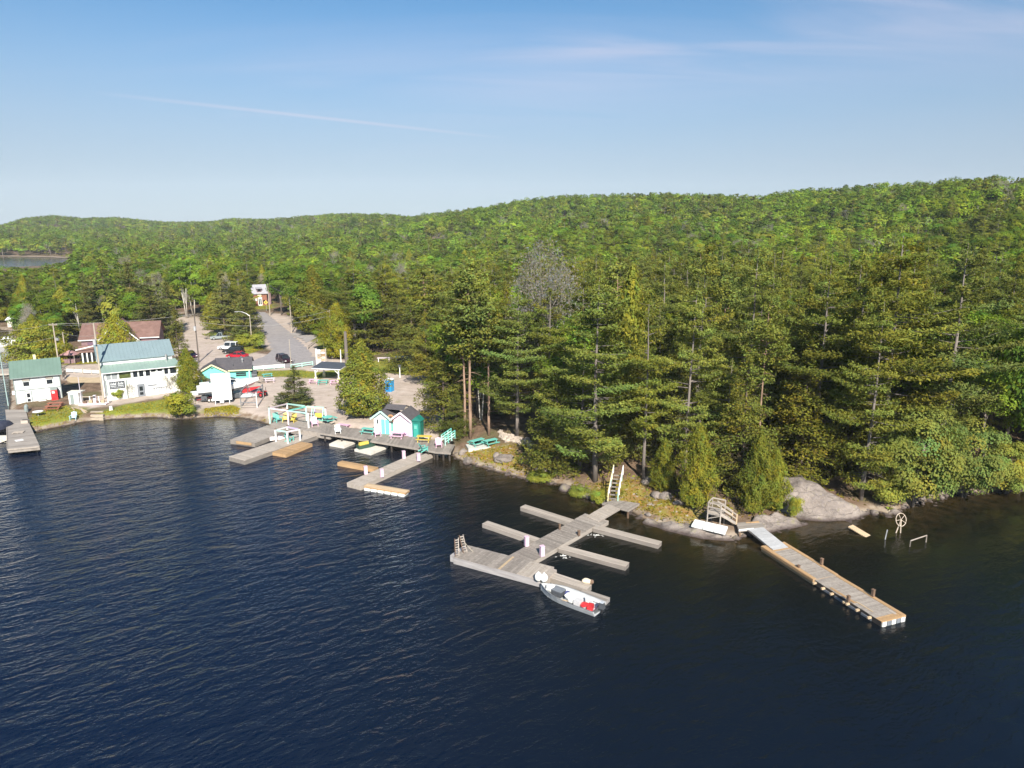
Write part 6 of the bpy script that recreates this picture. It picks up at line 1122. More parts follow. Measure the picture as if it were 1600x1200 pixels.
# 7 - the twin sheds on the boardwalk
a, b = P(585, 676.5, ZB + .02), P(641, 681, ZB + .02); H7 = thing('twin_shed', 'pastel twin-gabled shed, teal and white at left, pink and white at right, with charcoal roof', 'shed', (*a, ZB + .01), math.atan2(b[1] - a[1], b[0] - a[0])); w = math.dist(a, b); ze = rel(H7, 651); hw = w * .46; Dp = 3.2
MB().b2(0, hw, 0, Dp, -1.2, ze).obj('wall', M_WHITE, H7); MB().b2(w - hw, w, 0, Dp, -1.2, ze).obj('wall', M_PALEPINK, H7); MB().b2(hw, w - hw, .25, Dp, -1.2, ze).obj('middle_wall', M_PALEYEL, H7)
gable_y(H7, 0, hw, 0, Dp, ze, ze + .95, M_DSH, .38, .09, wall=M_WHITE, trim=M_MINT, name='roof'); gable_y(H7, w - hw, w, 0, Dp, ze, ze + .95, M_DSH, .38, .09, wall=M_PALEPINK, trim=M_PALEPINK, name='roof')
MB().b2(hw * .12, hw * .40, -.06, 0, .1, ze * .52).obj('panel', M_MINT, H7); dd = MB().b2(hw * .45, hw * .66, -.06, 0, .0, ze * .88).obj('door', M_TEALW, H7); MB().b2(hw * .70, hw * .93, -.05, 0, .0, ze * .86).obj('door', M_TEALW, H7); MB().b2(hw * .2, hw * .27, -.06, 0, ze * .6, ze * .85).obj('window', M_GLASS, H7)
MB().b2(w - hw * .93, w - hw * .55, -.06, 0, .0, ze * .86).obj('door', M_WHITE, H7); MB().b2(w - hw * .5, w - hw * .1, -.05, 0, .0, ze * .52).obj('panel', M_PINK, H7); MB().b2(w - hw * .28, w - hw * .16, -.06, 0, .1, ze * .75).obj('panel', M_LILAC, H7); MB().b2(hw + .05, hw + .3, .16, .25, 0, ze * .9).obj('trim_board', M_TEAL, H7)
MB().slab([(hw * .5, .9, ze + 1.06), (w - hw * .5, .9, ze + 1.06), (w - hw * .5, Dp * .62, ze + 1.5), (hw * .5, Dp * .62, ze + 1.5)], .08).slab([(hw * .5, Dp * .62, ze + 1.5), (w - hw * .5, Dp * .62, ze + 1.5), (w - hw * .5, Dp + .3, ze + .9), (hw * .5, Dp + .3, ze + .9)], .08).obj('ridge_roof', M_DSH, H7)
em = MB().tube((w / 2, -.30, ze + .15), (w / 2, -.22, ze + .15), .45, .45, 14).obj('emblem', mat('carved_orange_wood', (.48, .25, .12), .7, .3, 8), H7); MB().tube((w / 2, -.35, ze + .15), (w / 2, -.31, ze + .15), .26, .26, 12).obj('carving', M_BROWN, em); MB().b2(w / 2 - .3, w / 2 + .3, -.26, .25, ze - .55, ze - .3).obj('emblem_bracket', M_BROWN, H7)
x, y = P(653.5, 681, ZB); o = thing('outhouse', 'tall deep teal outhouse beside the pink half of the twin shed', 'shed', (x, y, ZB), -.25); MB().b2(-.62, .62, -.6, .6, -.8, 2.35).obj('wall', M_DKTEAL, o); MB().loft([[(-.75, -.75, 2.35), (.75, -.75, 2.35), (.75, .75, 2.35), (-.75, .75, 2.35)], [(-.1, -.7, 2.95), (.1, -.7, 2.95), (.1, .7, 2.95), (-.1, .7, 2.95)]]).obj('roof', M_DKTEAL, o); MB().b2(-.4, .3, -.66, -.6, .0, 1.9).obj('door', mat('mid_teal_paint', (.04, .33, .27), .5, .1, 1.5), o); MB().b2(-.3, .1, -.69, -.66, 1.2, 1.7).obj('pane', M_TEAL, o)
x, y = P(644.5, 681, ZB); o = thing('locker', 'lilac and pale grey cupboard squeezed between the twin shed and the teal outhouse', 'cupboard', (x, y, ZB), -.25); MB().b2(-.45, .35, -.35, .4, 0, 1.0).obj('cabinet', M_LILAC, o); MB().b2(-.4, .3, -.3, .35, 1.0, 2.1).obj('upper_cabinet', mat('pale_grey_blue_paint', (.5, .54, .6), .6, .06, 2), o)
# stair with teal rails at the boardwalk's end
x, y = P(*z4(1118, 548), ZB); o = thing('teal_stair', 'short stair with curved teal and white railings at the right end of the boardwalk', 'stairs', (x, y, ZB), .55)
for s in (0, 1.15):
    for i in range(4): MB().beam((i * .5, s, .25 * i), (i * .5, s, .25 * i + 1.15), .1).obj('rail_post', M_TEAL if i % 2 else M_MINT, o)
    for h in (.45, .8, 1.15): MB().beam((-.05, s, h), (1.55, s, .75 + h), .08, .1).obj('handrail', M_TEAL if h > 1 else M_MINT, o)
for i in range(4): MB().b2(i * .5 - .25, i * .5 + .25, .0, 1.15, .25 * i - .05, .25 * i).obj('tread', M_DARKW, o)
# teal tables on their slab
x, y, z = G(*z4(1450, 560)); sl = thing('concrete_slab', 'white slab on the mossy bank carrying two teal picnic tables', 'slab', (x, y, z), .25); MB().b2(-2.1, 2.3, -.9, 1.2, -.5, .14).obj('slab', M_CONC, sl)
picnic(x - .75, y + .35, z + .14, .75, M_TEAL, 'left one of two teal picnic tables on the white slab', 2.2, 'teal tables on the slab'); picnic(x + 1.1, y + .35, z + .14, .62, M_TEAL, 'right one of two teal picnic tables on the white slab', 2.0, 'teal tables on the slab')
# ------------------------------------------------------------------ the yard: cruiser, trailer, tractor, boards
def yard_cruiser():
    s, b = G(310, 628), G(408, 616); L_ = math.dist(s[:2], b[:2]) * .98; o = thing('cabin_cruiser', 'white cabin cruiser propped on a trailer behind the white notice board', 'boat', (s[0], s[1], s[2] + 1.2), math.atan2(b[1] - s[1], b[0] - s[0])); W_ = 1.55
    R_ = lambda f, w, zb, zt: [(f * L_, -w, zt), (f * L_, -w * .93, zb + (zt - zb) * .45), (f * L_, 0, zb), (f * L_, w * .93, zb + (zt - zb) * .45), (f * L_, w, zt)]
    rings = [R_(0, W_ * .9, 0, 1.35), R_(.25, W_, -.05, 1.45), R_(.5, W_, 0, 1.6), R_(.72, W_ * .82, .25, 1.8), R_(.88, W_ * .45, .75, 1.98), R_(1.0, .04, 1.5, 2.1)]; MB().loft(rings).obj('hull', M_WHITE, o)
    bot = [R_(f, w * 1.012, zb - .03, zb + .62) for f, w, zb in ((.0, W_ * .82, 0), (.25, W_ * .9, -.05), (.5, W_ * .88, 0), (.72, W_ * .66, .25))]; MB().loft(bot).obj('bottom_paint', M_DKG, o)
    ca = MB().loft([[(L_ * .22, -1.15, 1.5), (L_ * .22, 1.15, 1.5), (L_ * .27, .95, 2.5), (L_ * .27, -.95, 2.5)], [(L_ * .55, -1.15, 1.6), (L_ * .55, 1.15, 1.6), (L_ * .47, .9, 2.6), (L_ * .47, -.9, 2.6)], [(L_ * .74, -.7, 1.8), (L_ * .74, .7, 1.8), (L_ * .72, .6, 1.95), (L_ * .72, -.6, 1.95)]]).obj('cabin', M_WHITE, o)
    MB().add([(L_ * .50, -1.0, 2.45), (L_ * .60, -.98, 2.25), (L_ * .62, -1.06, 1.95), (L_ * .53, -1.16, 1.95)], [(0, 3, 2, 1)]).add([(L_ * .49, -.85, 2.62), (L_ * .49, .85, 2.62), (L_ * .62, .75, 2.28), (L_ * .62, -.75, 2.28)], [(0, 3, 2, 1)]).obj('windshield', M_GLASS, ca)
    MB().b2(-1.0, .1, -1.2, 1.2, .3, .5).obj('swim_platform', M_WHITE, o); MB().b2(L_ * .05, L_ * .2, -1.2, 1.2, 1.38, 1.9).obj('cockpit_seat', M_WHITE, o)
    MB().path([(L_ * .6, -W_ * .9, 1.75), (L_ * .6, -W_ * .9, 2.25), (L_ * .85, -.75, 2.5), (L_ * .98, 0, 2.6), (L_ * .85, .75, 2.5)], .03, 5).obj('bow_rail', M_STEEL, o)
    t = thing('boat_trailer', 'red and black trailer carrying the white cabin cruiser', 'trailer', s, o.rotation_euler.z)
    for y in (-.9, .9): MB().beam((-.3, y, .6), (L_ * .95, y * .1, .6), .14, .2).obj('frame_rail', mat('dark_red_steel', (.22, .03, .03), .6, .2, 3), t)
    for f in (.1, .3, .55): MB().beam((L_ * f, -1.2, .62), (L_ * f, 1.2, .62), .16, .16).obj('cross_bar', M_BLACK, t); MB().beam((L_ * f, -.9, .6), (L_ * f, -.7, 1.35), .12).obj('bunk', M_BROWN, t); MB().beam((L_ * f, .9, .6), (L_ * f, .7, 1.35), .12).obj('bunk', M_BROWN, t)
    for f in (.16, .27):
        for y in (-1.25, 1.25): wh = MB().tube((L_ * f, y - .12, .38), (L_ * f, y + .12, .38), .38, .38, 14).obj('wheel', M_BLACK, t); MB().tube((L_ * f, y - .14, .38), (L_ * f, y + .14, .38), .19, .19, 10).obj('rim', M_CREAMF, wh)
    MB().add([(L_ * .70, -.5, .5), (L_ * 1.02, -.2, 1.6), (L_ * .72, -.5, 1.5), (L_ * .70, .5, .5), (L_ * 1.02, .2, 1.6), (L_ * .72, .5, 1.5)], [(0, 1, 2), (5, 4, 3), (0, 3, 4, 1), (1, 4, 5, 2), (2, 5, 3, 0)]).obj('bow_stand', M_REDP, t)
    MB().b2(L_ * .45, L_ * .75, -1.3, -.9, .3, .95).obj('tool_box', M_DKG, t)
yard_cruiser()
a, b = G(336, 632), G(361, 630); o = thing('notice_board', 'tall white notice board with faint grey lettering in front of the white cruiser', 'sign board', a, math.atan2(b[1] - a[1], b[0] - a[0])); w = math.dist(a[:2], b[:2]) + .35; ht = rel(o, 584)
bd = MB().b2(-.3, w - .1, -.06, .06, .65, ht).obj('panel', M_WHITE, o); M_FAINT = mat('faded_grey_lettering', (.60, .60, .62), .6, .05, 2)
for x in (.1, w - .55): MB().b2(x - .06, x + .06, .07, .19, -.3, ht - .1).obj('post', M_WHITE, o)
MB().b2(w * .28, w * .5, .07, .12, .2, .64).obj('lower_panel', M_WHITE, o)
for r_, (x0, x1, n, hh) in enumerate(((.05, .92, 8, .24), (.22, .85, 7, .2), (.2, .84, 10, .13), (.38, .6, 4, .13), (.1, .9, 12, .1), (.12, .84, 11, .1), (.2, .9, 12, .12))):
    z = ht - .85 - r_ * .42
    for i in range(n):
        if (i * 7 + r_) % 5 == 4: continue
        x = -.3 + (w + .2) * (x0 + (x1 - x0) * i / n); MB().b2(x, x + (w + .2) * (x1 - x0) / n * .62, -.075, -.063, z, z + hh).obj('lettering', M_FAINT, bd)
x, y, z = G(325, 628); o = thing('old_engine', 'old dark engine block on a small-wheeled cart under the cruiser stern', 'cart', (x, y, z), .2); MB().box(-.5, 0, .75, 1.1, .9, .75, 0, .8, .8).obj('engine', M_DKG, o); MB().b2(-1.1, 1.3, -.4, .4, .3, .42).obj('frame', M_BLACK, o)
for s in (-.45, .45): wh = MB().tube((.85, s - .1, .42), (.85, s + .1, .42), .42, .42, 14).obj('wheel', M_BLACK, o); MB().tube((.85, s - .12, .42), (.85, s + .12, .42), .22, .22, 10).obj('rim', M_CREAMF, wh)
def lift_cradle():
    c = [G(*q) for q in ((377, 637), (402, 637), (412, 622), (388, 620))]; o = thing('boat_lift', 'open grey and white metal boat lift frame standing in the yard beside the cruiser', 'boat lift', c[0], 0); p = [(q[0] - c[0][0], q[1] - c[0][1]) for q in c]
    for q in p: MB().beam((*q, 0), (*q, 2.6), .12).obj('post', M_WHITE if q is p[1] else M_ALU, o)
    for i in range(4):
        for h in ((.25, .9) if i in (0, 2) else (.25, 2.55)): MB().beam((*p[i], h), (*p[(i + 1) % 4], h), .1, .12).obj('beam', M_PALEW if h < .5 and i == 0 else M_ALU, o)
    MB().beam((*p[0], .3), (*p[2], 2.4), .05).obj('brace', M_STEEL, o); MB().beam((*p[1], .3), (*p[3], 2.4), .05).obj('brace', M_STEEL, o)
lift_cradle()
def tractor():
    x, y, z = G(408, 620); o = thing('tractor', 'small red and black tractor parked behind the metal boat lift frame', 'tractor', (x, y, z), R(160)); o.scale = (.95,) * 3
    MB().box(.55, 0, .75, 1.0, .55, .5, 0, .9, .8).obj('hood', M_REDP, o); MB().b2(-.6, .1, -.45, .45, .4, .6).obj('chassis', M_BLACK, o); MB().box(-.45, 0, .85, .45, .5, .5, 0, .8, .9).obj('seat', M_BLACK, o); MB().tube((.0, 0, .75), (-.12, 0, 1.15), .03).tube((-.12, 0, 1.12), (-.16, 0, 1.17), .2, .2, 12).obj('steering_wheel', M_BLACK, o)
    for x_, r_, wy in ((-.45, .5, .55), (.8, .32, .45)):
        for s in (-1, 1): wh = MB().tube((x_, s * wy - .13, r_), (x_, s * wy + .13, r_), r_, r_, 14).obj('wheel', M_BLACK, o); MB().tube((x_, s * wy - .14, r_), (x_, s * wy + .14, r_), r_ * .5, r_ * .5, 10).obj('rim', M_REDP, wh)
    for s in (-1, 1): MB().box(-.45, s * .58, 1.02, .9, .3, .08).obj('fender', M_REDP, o); MB().beam((-.75, s * .5, .9), (-.75, s * .5, 1.75), .06).obj('roll_bar', M_BLACK, o)
tractor()
x, y, z = G(385, 621); o = thing('grey_skiff', 'grey upturned aluminium skiff on the sand behind the boat lift frame', 'boat', (x, y, z), .15); MB().loft([[(-1.7, -.7, .2), (-1.7, .7, .2), (-1.7, .5, .75), (-1.7, -.5, .75)], [(.4, -.75, .2), (.4, .75, .2), (.4, .5, .8), (.4, -.5, .8)], [(2.0, -.06, .3), (2.0, .06, .3), (2.0, .04, .5), (2.0, -.04, .5)]]).obj('hull', M_ALUP, o); MB().beam((-1.6, 0, .79), (1.8, 0, .55), .08, .06).obj('keel', M_ALU, o)
for q, rz, m, lab in (((418, 590), .5, M_TEAL, 'teal picnic table by the teal rail at the roadside'), ((421.5, 597), .4, M_PALEPINK, 'pale pink picnic table in front of the teal one at the roadside'), ((491, 599), -.1, M_PINK, 'left pink picnic table in front of the shelter'), ((505, 600), .05, M_TEAL, 'teal picnic table between two pink ones at the shelter'), ((524, 600.5), 0, M_PINK, 'right pink picnic table in front of the shelter post'), ((410, 598), .9, M_PALEW, 'bare wooden picnic table at the tip of the cruiser bow'), ((534, 593), .2, M_PALEW, 'plain white picnic table under the right side of the shelter')): pic(q, None, rz, m, lab, 1.9)
for q, lab, w_ in (((84, 641), 'red-brown picnic table on the lawn before the small white house', 0), ((87, 636), 'second red-brown picnic table, just behind the first on the lawn', 0)): x, y, z = G(*q); picnic(x, y, z, .15, mat('red_brown_stain', (.36, .13, .08), .75, .15, 2), lab, 2.3, 'red-brown picnic tables')
# trailer under the big cedar
x, y, z = G(570, 652); o = thing('camper_trailer', 'small rounded grey trailer with a pale door in the shade of the full cedar', 'trailer', (x, y, z), -.1); pr = [(-1.15, .55), (-1.25, 1.3), (-1.0, 2.0), (-.4, 2.35), (.4, 2.35), (1.0, 2.0), (1.25, 1.3), (1.15, .55)]
MB().loft([[(a_, yy, b_) for a_, b_ in pr] for yy in (0, 3.6)]).obj('shell', M_MIDG, o); MB().b2(-.35, .4, -.05, -.005, .7, 2.0).obj('door', M_WHITE, o); MB().b2(-.95, -.45, -.04, -.005, 1.35, 1.85).obj('window', M_GLASS, o); MB().b2(.5, 1.0, -.04, -.005, 1.35, 1.85).obj('window', M_GLASS, o); MB().b2(-1.2, 1.2, -.25, .0, .4, .55).obj('bumper', M_STEEL, o)
for s in (-1, 1): MB().b2(s * .95 - .1, s * .95 + .1, -.29, -.25, .5, .68).obj('tail_light', M_REDP, o); MB().tube((s * 1.0, 1.6, .35), (s * 1.25, 1.6, .35), .35, .35, 12).obj('wheel', M_BLACK, o)
x, y, z = G(609, 611); o = thing('portable_toilet', 'bright blue portable toilet with a pale roof on the back of the sandy yard', 'portable toilet', (x, y, z), -.3); MB().b2(-.6, .6, -.6, .6, 0, 2.1).obj('cabin', mat('bright_blue_plastic', (.02, .30, .62), .45, .08, 2), o); MB().loft([[(-.65, -.65, 2.1), (.65, -.65, 2.1), (.65, .65, 2.1), (-.65, .65, 2.1)], [(-.4, -.4, 2.35), (.4, -.4, 2.35), (.4, .4, 2.35), (-.4, .4, 2.35)]]).obj('roof', M_WHITE, o); MB().b2(-.4, .4, -.64, -.605, .1, 1.95).obj('door', mat('deep_blue_plastic', (.015, .2, .5), .45, .08, 2), o)
# ------------------------------------------------------------------ cars
def car(q, yaw, m, lab, kind='suv', L_=4.5, z=None, cat='car'):
    x, y, z = G(*q); o = thing('parked_%s' % ('pickup' if kind == 'pickup' else 'car'), lab, 'truck' if kind == 'pickup' else cat, (x, y, z + .02), yaw, 'cars and trucks around the road'); W_ = .9
    zb, zs, zt = .32, .95 if kind != 'sedan' else .85, {'suv': 1.72, 'sedan': 1.42, 'pickup': 1.78, 'jeep': 1.85}[kind]
    prof = [(-.5, zb), (-.5, zs - .08), (-.47, zs), (.27, zs), (.46, zs - .12), (.5, zs - .3), (.5, zb)]
    MB().loft([[(a_ * L_, s * W_ * k, b_) for a_, b_ in prof] for s, k in ((-1, .93), (-1, 1), (1, 1), (1, .93))] if 0 else [[(a_ * L_, yy, b_) for a_, b_ in prof] for yy in (-W_, -W_ * .6, W_ * .6, W_)]).obj('body', m, o)
    c0, c1, t0, t1 = {'suv': (-.49, .25, -.44, .08), 'sedan': (-.38, .24, -.22, .06), 'pickup': (-.08, .26, -.04, .12), 'jeep': (-.48, .18, -.47, .12)}[kind]
    cab = MB().loft([[(c0 * L_, -W_ * .94, zs), (c1 * L_, -W_ * .94, zs), (c1 * L_, W_ * .94, zs), (c0 * L_, W_ * .94, zs)], [(t0 * L_, -W_ * .76, zt - .06), (t1 * L_, -W_ * .76, zt - .06), (t1 * L_, W_ * .76, zt - .06), (t0 * L_, W_ * .76, zt - .06)]]).obj('windows', M_GLASS, o)
    MB().loft([[(t0 * L_ - .02, -W_ * .78, zt - .07), (t1 * L_ + .02, -W_ * .78, zt - .07), (t1 * L_ + .02, W_ * .78, zt - .07), (t0 * L_ - .02, W_ * .78, zt - .07)], [(t0 * L_ + .1, -W_ * .68, zt), (t1 * L_ - .1, -W_ * .68, zt), (t1 * L_ - .1, W_ * .68, zt), (t0 * L_ + .1, W_ * .68, zt)]]).obj('roof', m, o)
    for s in (-1, 1):
        for f in ((c0 + c1) / 2 - .02, c1 - .02, c0 + .01): ft = t0 + (t1 - t0) * (f - c0) / (c1 - c0); MB().beam((f * L_, s * W_ * .95, zs), (ft * L_, s * W_ * .775, zt - .06), .09, .05).obj('pillar', m, o)
        for f in (-.31, .32): wh = MB().tube((f * L_, s * (W_ - .2), .33), (f * L_, s * (W_ + .02), .33), .34, .34, 14).obj('wheel', M_BLACK, o); MB().tube((f * L_, s * (W_ - .1), .33), (f * L_, s * (W_ + .03), .33), .19, .19, 10).obj('rim', M_STEEL, wh)
        MB().b2(L_ * .492, L_ * .503, s * .65 - .17, s * .65 + .17, zs - .38, zs - .22).obj('headlight', M_WHITE, o); MB().b2(-L_ * .503, -L_ * .497, s * .72 - .1, s * .72 + .1, zs - .35, zs - .1).obj('tail_light', M_REDP, o); MB().b2(c1 * L_ - .35, c1 * L_ - .2, s * (W_ + .0) - .1, s * (W_ + .0) + .1, zs + .02, zs + .16).obj('mirror', m, o)
    if kind == 'pickup': MB().b2(-.47 * L_, -.1 * L_, -W_ * .85, W_ * .85, zs, zs + .05).obj('bed_cover', M_BLACK, o)
    if kind == 'jeep': MB().tube((-.52 * L_, 0, 1.0), (-.49 * L_, 0, 1.0), .34, .34, 12).obj('spare_wheel', M_BLACK, o)
    return o
M_CRED = mat('bright_red_car_paint', (.42, .012, .03), .25, .05, 1); M_CBLK = mat('black_car_paint', (.015, .017, .02), .22, .1, 1); M_CWHT = mat('white_car_paint', (.75, .76, .77), .25, .03, 1); M_CSLV = mat('silver_green_car_paint', (.36, .41, .42), .3, .05, 1, metal=.4); M_CMAR = mat('maroon_car_paint', (.10, .02, .045), .25, .1, 1); M_CDB = mat('dark_maroon_car_paint', (.035, .012, .018), .22, .1, 1)
car((371, 559), R(172), M_CRED, 'bright red hatchback at the near end of the row of parked cars', 'sedan'); car((365, 552), R(176), M_CBLK, 'black car just behind the red hatchback in the parked row', 'suv'); car((357, 546), R(180), M_CWHT, 'white jeep with dark windows in the middle of the parked row', 'jeep'); car((349, 541), R(185), M_CWHT, 'white low car half hidden beside the white jeep', 'sedan') if 0 else None
car((346, 530), R(196), M_CSLV, 'silver-green pickup with a dark bed at the far end of the parked row', 'pickup', 5.2); car((340, 523), R(190), M_CBLK, 'black boxy car behind the silver-green pickup', 'jeep', 4.2); car((298, 558), R(-50), M_CMAR, 'dark pink and black car parked beside the thin ragged spruce', 'sedan'); car((444, 566), R(-48), M_CDB, 'dark maroon car driving on the paved road', 'suv')
# ------------------------------------------------------------------ poles and wires
M_POLE = mat('weathered_pole_wood', (.40, .34, .27), .9, .2, 2, .1, stretch=(2, 2, .2)); M_DPOLE = mat('dark_pole_wood', (.12, .10, .085), .9, .2, 2, .1, stretch=(2, 2, .2))
TOPS = {}
def pole(key, b, ty, lab, m=None, arm=0.0, r=.15, cat='utility pole', name='utility_pole', bz=None, lean=None, extra=None, taper=.7):
    x, y, z = G(*b) if bz is None else (*P(*b, bz), bz); h = zat(x, y, ty) - z; o = thing(name, lab, cat, (x, y, z), 0); MB().tube((0, 0, -.3), (0, 0, h), r, r * taper, 9).obj('pole', m or M_POLE, o)
    if arm: MB().beam((-arm, 0, h - .35), (arm, 0, h - .35), .11, .13).obj('crossarm', m or M_POLE, o); [MB().tube((s * arm * .85, 0, h - .3), (s * arm * .85, 0, h - .05), .05).obj('insulator', M_STEEL, o) for s in (-1, 0.02, 1)]
    if extra: extra(o, h)
    TOPS[key] = Vector((x, y, z + h - .1)); return o
def lampbox(o, h): MB().b2(.2, .75, -.2, .2, h - 3.6, h - 3.1).obj('lamp', M_STEEL, o); MB().beam((0, 0, h - 3.0), (.45, 0, h - 3.1), .06).obj('lamp_arm', M_STEEL, o)
def can(o, h): MB().tube((.0, -.42, h - 3.6), (.0, -.42, h - 2.7), .26, .26, 10).obj('transformer', M_ALUP, o)
pole('a', (93, 577), 505, 'leaning pale utility pole with a crossarm behind the small white house', arm=.9, extra=lampbox); pole('b', (104.5, 566), 519, 'shorter pale utility pole right of the leaning one', extra=can); pole('c', (311, 566), 490, 'dark utility pole between the sandy lot and the teal shack', M_DPOLE, extra=can)
pole('d', (422, 493), 443, 'pale utility pole beside the brick house at the road end', r=.17); pole('e', (456, 520), 458, 'pale utility pole right of the paved road', r=.16); pole('f', (519, 559), 484, 'tall pale utility pole by the stacked sign boards', arm=.6); pole('g', (513, 545), 493, 'twin short pole just left of the tall pole at the sign boards', r=.12); pole('h', (162, 624), 505, 'weathered service pole at the left corner of the long white building', extra=can, r=.17)
pole('i', (455, 575), 530, 'slender dark pole at the road junction behind the lone spruce', M_POLE, r=.08); pole('j', (543.5, 598), 518, 'thick bleached dead trunk standing right of the shelter', M_BARKG, r=.42, cat='dead trunk', name='dead_trunk', taper=.6); pole('k', (13, 634), 541, 'pale teal lamp mast on the wharf beside the small white house', mat('pale_teal_mast', (.36, .48, .46), .5, .1, 2), r=.08, cat='lamp post', name='lamp_mast', extra=lambda o, h: MB().beam((-.9, 0, h), (.3, 0, h), .1, .12).obj('lamp_arm', M_STEEL, o))
pole('l', (128, 632), 588, 'thin lilac-grey mast at the fuel pump landing', mat('lilac_grey_mast', (.55, .5, .56), .5, .1, 2), r=.07, cat='mast', name='mast'); pole('m', (625, 590), 574, 'short white signpost with a dark top on the back lawn', M_WHITE, r=.12, cat='post', name='sign_post', extra=lambda o, h: MB().b2(-.25, .25, -.1, .1, h, h + .5).obj('sign', M_DKG, o)); pole('n', (533.5, 577), 546, 'white post stub behind the shelter roof', M_WHITE, r=.13, cat='post', name='white_post')
x, y, z = G(394, 540); h = zat(x, y, 492) - z; o = thing('street_lamp', 'tall street lamp with a long curved arm at the road corner', 'street lamp', (x, y, z), 0); MB().tube((0, 0, 0), (0, 0, h), .13, .09, 9).obj('pole', M_POLE, o); MB().path([(0, 0, h - .3), (-.8, 0, h + .35), (-1.9, 0, h + .75), (-2.9, 0, h + .8)], .06, 6).obj('arm', M_STEEL, o); MB().box(-3.1, 0, h + .76, .8, .3, .16).obj('lamp_head', M_STEEL, o)
def wire(p, q, sag, lab, r=.022): pts = [p.lerp(q, t) - Vector((0, 0, sag * 4 * t * (1 - t))) for t in np.linspace(0, 1, 15)]; tag(MB().path(pts, r, 4, False).obj('power_line', mat('grey_wire', (.42, .40, .37), .5, .1, 1)), lab, 'power line', 'overhead wires')
off = Vector((.8, 0, 0)); up = Vector((0, 0, -1.6)); far_l = Vector((*P(-60, 521, 12), 12))
wire(far_l, TOPS['a'], .5, 'upper wire from the left edge of the photo to the leaning pole'); wire(far_l - Vector((0, 0, 2.6)), TOPS['a'] - Vector((0, 0, 2.8)), .5, 'lower wire from the left edge of the photo to the leaning pole'); wire(TOPS['a'] + off * .5, TOPS['c'], .5, 'wire from the leaning pole over the brown lodge to the dark pole'); wire(TOPS['a'] - off * .5, TOPS['h'], .3, 'wire from the leaning pole to the service pole at the long white building'); wire(TOPS['a'] - Vector((0, 0, 2.8)), TOPS['b'], .2, 'short wire between the two pale poles behind the white house'); wire(TOPS['b'], TOPS['h'] - Vector((0, 0, 2)), .4, 'wire from the shorter pale pole to the service pole')
wire(TOPS['c'], Vector((*P(395, 497, 8), 8)), .6, 'wire from the dark pole across the road toward the street lamp'); wire(Vector((*P(395, 497, 8), 8)), TOPS['f'], 1.0, 'wire crossing above the paved road to the tall pole at the sign boards'); wire(TOPS['c'] - Vector((0, 0, 1.5)), TOPS['f'] - Vector((0, 0, 1.2)), 1.6, 'lower sagging wire crossing above the paved road'); wire(TOPS['f'], Vector((*P(650, 490, 10), 10)), .6, 'wire from the tall pole into the trees on the right'); wire(TOPS['d'], TOPS['e'], .5, 'wire from the brick house pole to the roadside pole'); wire(TOPS['e'], TOPS['f'], .6, 'wire from the roadside pole to the tall pole at the sign boards')
# ------------------------------------------------------------------ fences, signs and small things
def rail_fence(name, lab, cat, pts, z_top, m, rails=2, panel=None, post=.12, n=None):
    g = [G(*q) for q in pts]; o = thing(name, lab, cat, g[0], 0); ps = [Vector((q[0] - g[0][0], q[1] - g[0][1], q[2] - g[0][2])) for q in g]
    for a, b in zip(ps[:-1], ps[1:]):
        k = n or max(1, round((b - a).length / 2.4))
        for i in range(k + 1):
            p = a.lerp(b, i / k); MB().b2(p.x - post / 2, p.x + post / 2, p.y - post / 2, p.y + post / 2, p.z - .2, p.z + z_top).obj('post', m, o)
        for r_ in range(rails): h = z_top * (r_ + 1) / rails - .1; MB().beam(a + Vector((0, -.07, h)), b + Vector((0, -.07, h)), .06, .14).obj('rail', m, o)
        if panel:
            for i in range(k): p, q = a.lerp(b, (i + .06) / k), a.lerp(b, (i + .94) / k); MB().beam(p + Vector((0, -.02, z_top * .45)), q + Vector((0, -.02, z_top * .45)), .05, z_top * .55).obj('panel', panel, o)
    return o
rail_fence('guard_rail', 'low teal and white guard rail between the road and the sandy yard', 'guard rail', [(395, 579), (445, 575)], .9, M_WHITE, 2, M_MINT); rail_fence('mesh_fence', 'short pale teal fence panel at the roadside left of the shelter', 'fence', [(455, 576), (489, 571)], .9, M_MINT, 2)
rail_fence('barrier_wall', 'weathered white barrier of four panels on the bank right of the white house', 'barrier', [(103, 582), (157, 585)], 1.1, M_PALEW, 1, M_WHITE, .2, 4); rail_fence('log_fence', 'pale log rail fence at the gravel turn-off', 'fence', [(481, 546), (496, 534)], .8, M_PALEW, 2); rail_fence('board_fence', 'grey board fence stub at the back corner of the small white house', 'fence', [(98, 594), (103, 588)], 1.9, M_GREYW, 3, M_GREYW)
drape('sand_bank', [(102, 584), (158, 586), (160, 594), (104, 593)], .05, mat('dry_sand', (.50, .38, .24), .95, .12, 1), 1.6, .8)
def sign_stack():
    a, b = G(495.5, 574), G(510, 573); o = thing('sign_stack', 'tall white-posted directory board of stacked small cream, white and orange plates by the road', 'sign board', a, math.atan2(b[1] - a[1], b[0] - a[0])); w = math.dist(a[:2], b[:2]); ht = rel(o, 545)
    for x in (0, w): MB().b2(x - .12, x + .12, -.1, .1, -.2, ht).obj('post', M_WHITE if x == 0 else M_PALEW, o)
    cs = [M_WHITE, M_PALEW, M_CREAMF, M_TANW, M_PALEPINK, M_ORW]
    for r_ in range(7):
        for c in range(2): z = ht - .55 - r_ * .5; x = .2 + c * (w - .25) / 2; pl_ = MB().b2(x, x + (w - .4) / 2 - .05, -.16, -.11, z, z + .40).obj('plate', cs[(r_ * 2 + c * 3 + r_ // 2) % 4 if c == 0 else 2 + (r_ + c) % 4], o); MB().b2(x + .12, x + (w - .4) / 2 - .25, -.175, -.163, z + .16, z + .25).obj('lettering', M_BROWN, pl_)
sign_stack()
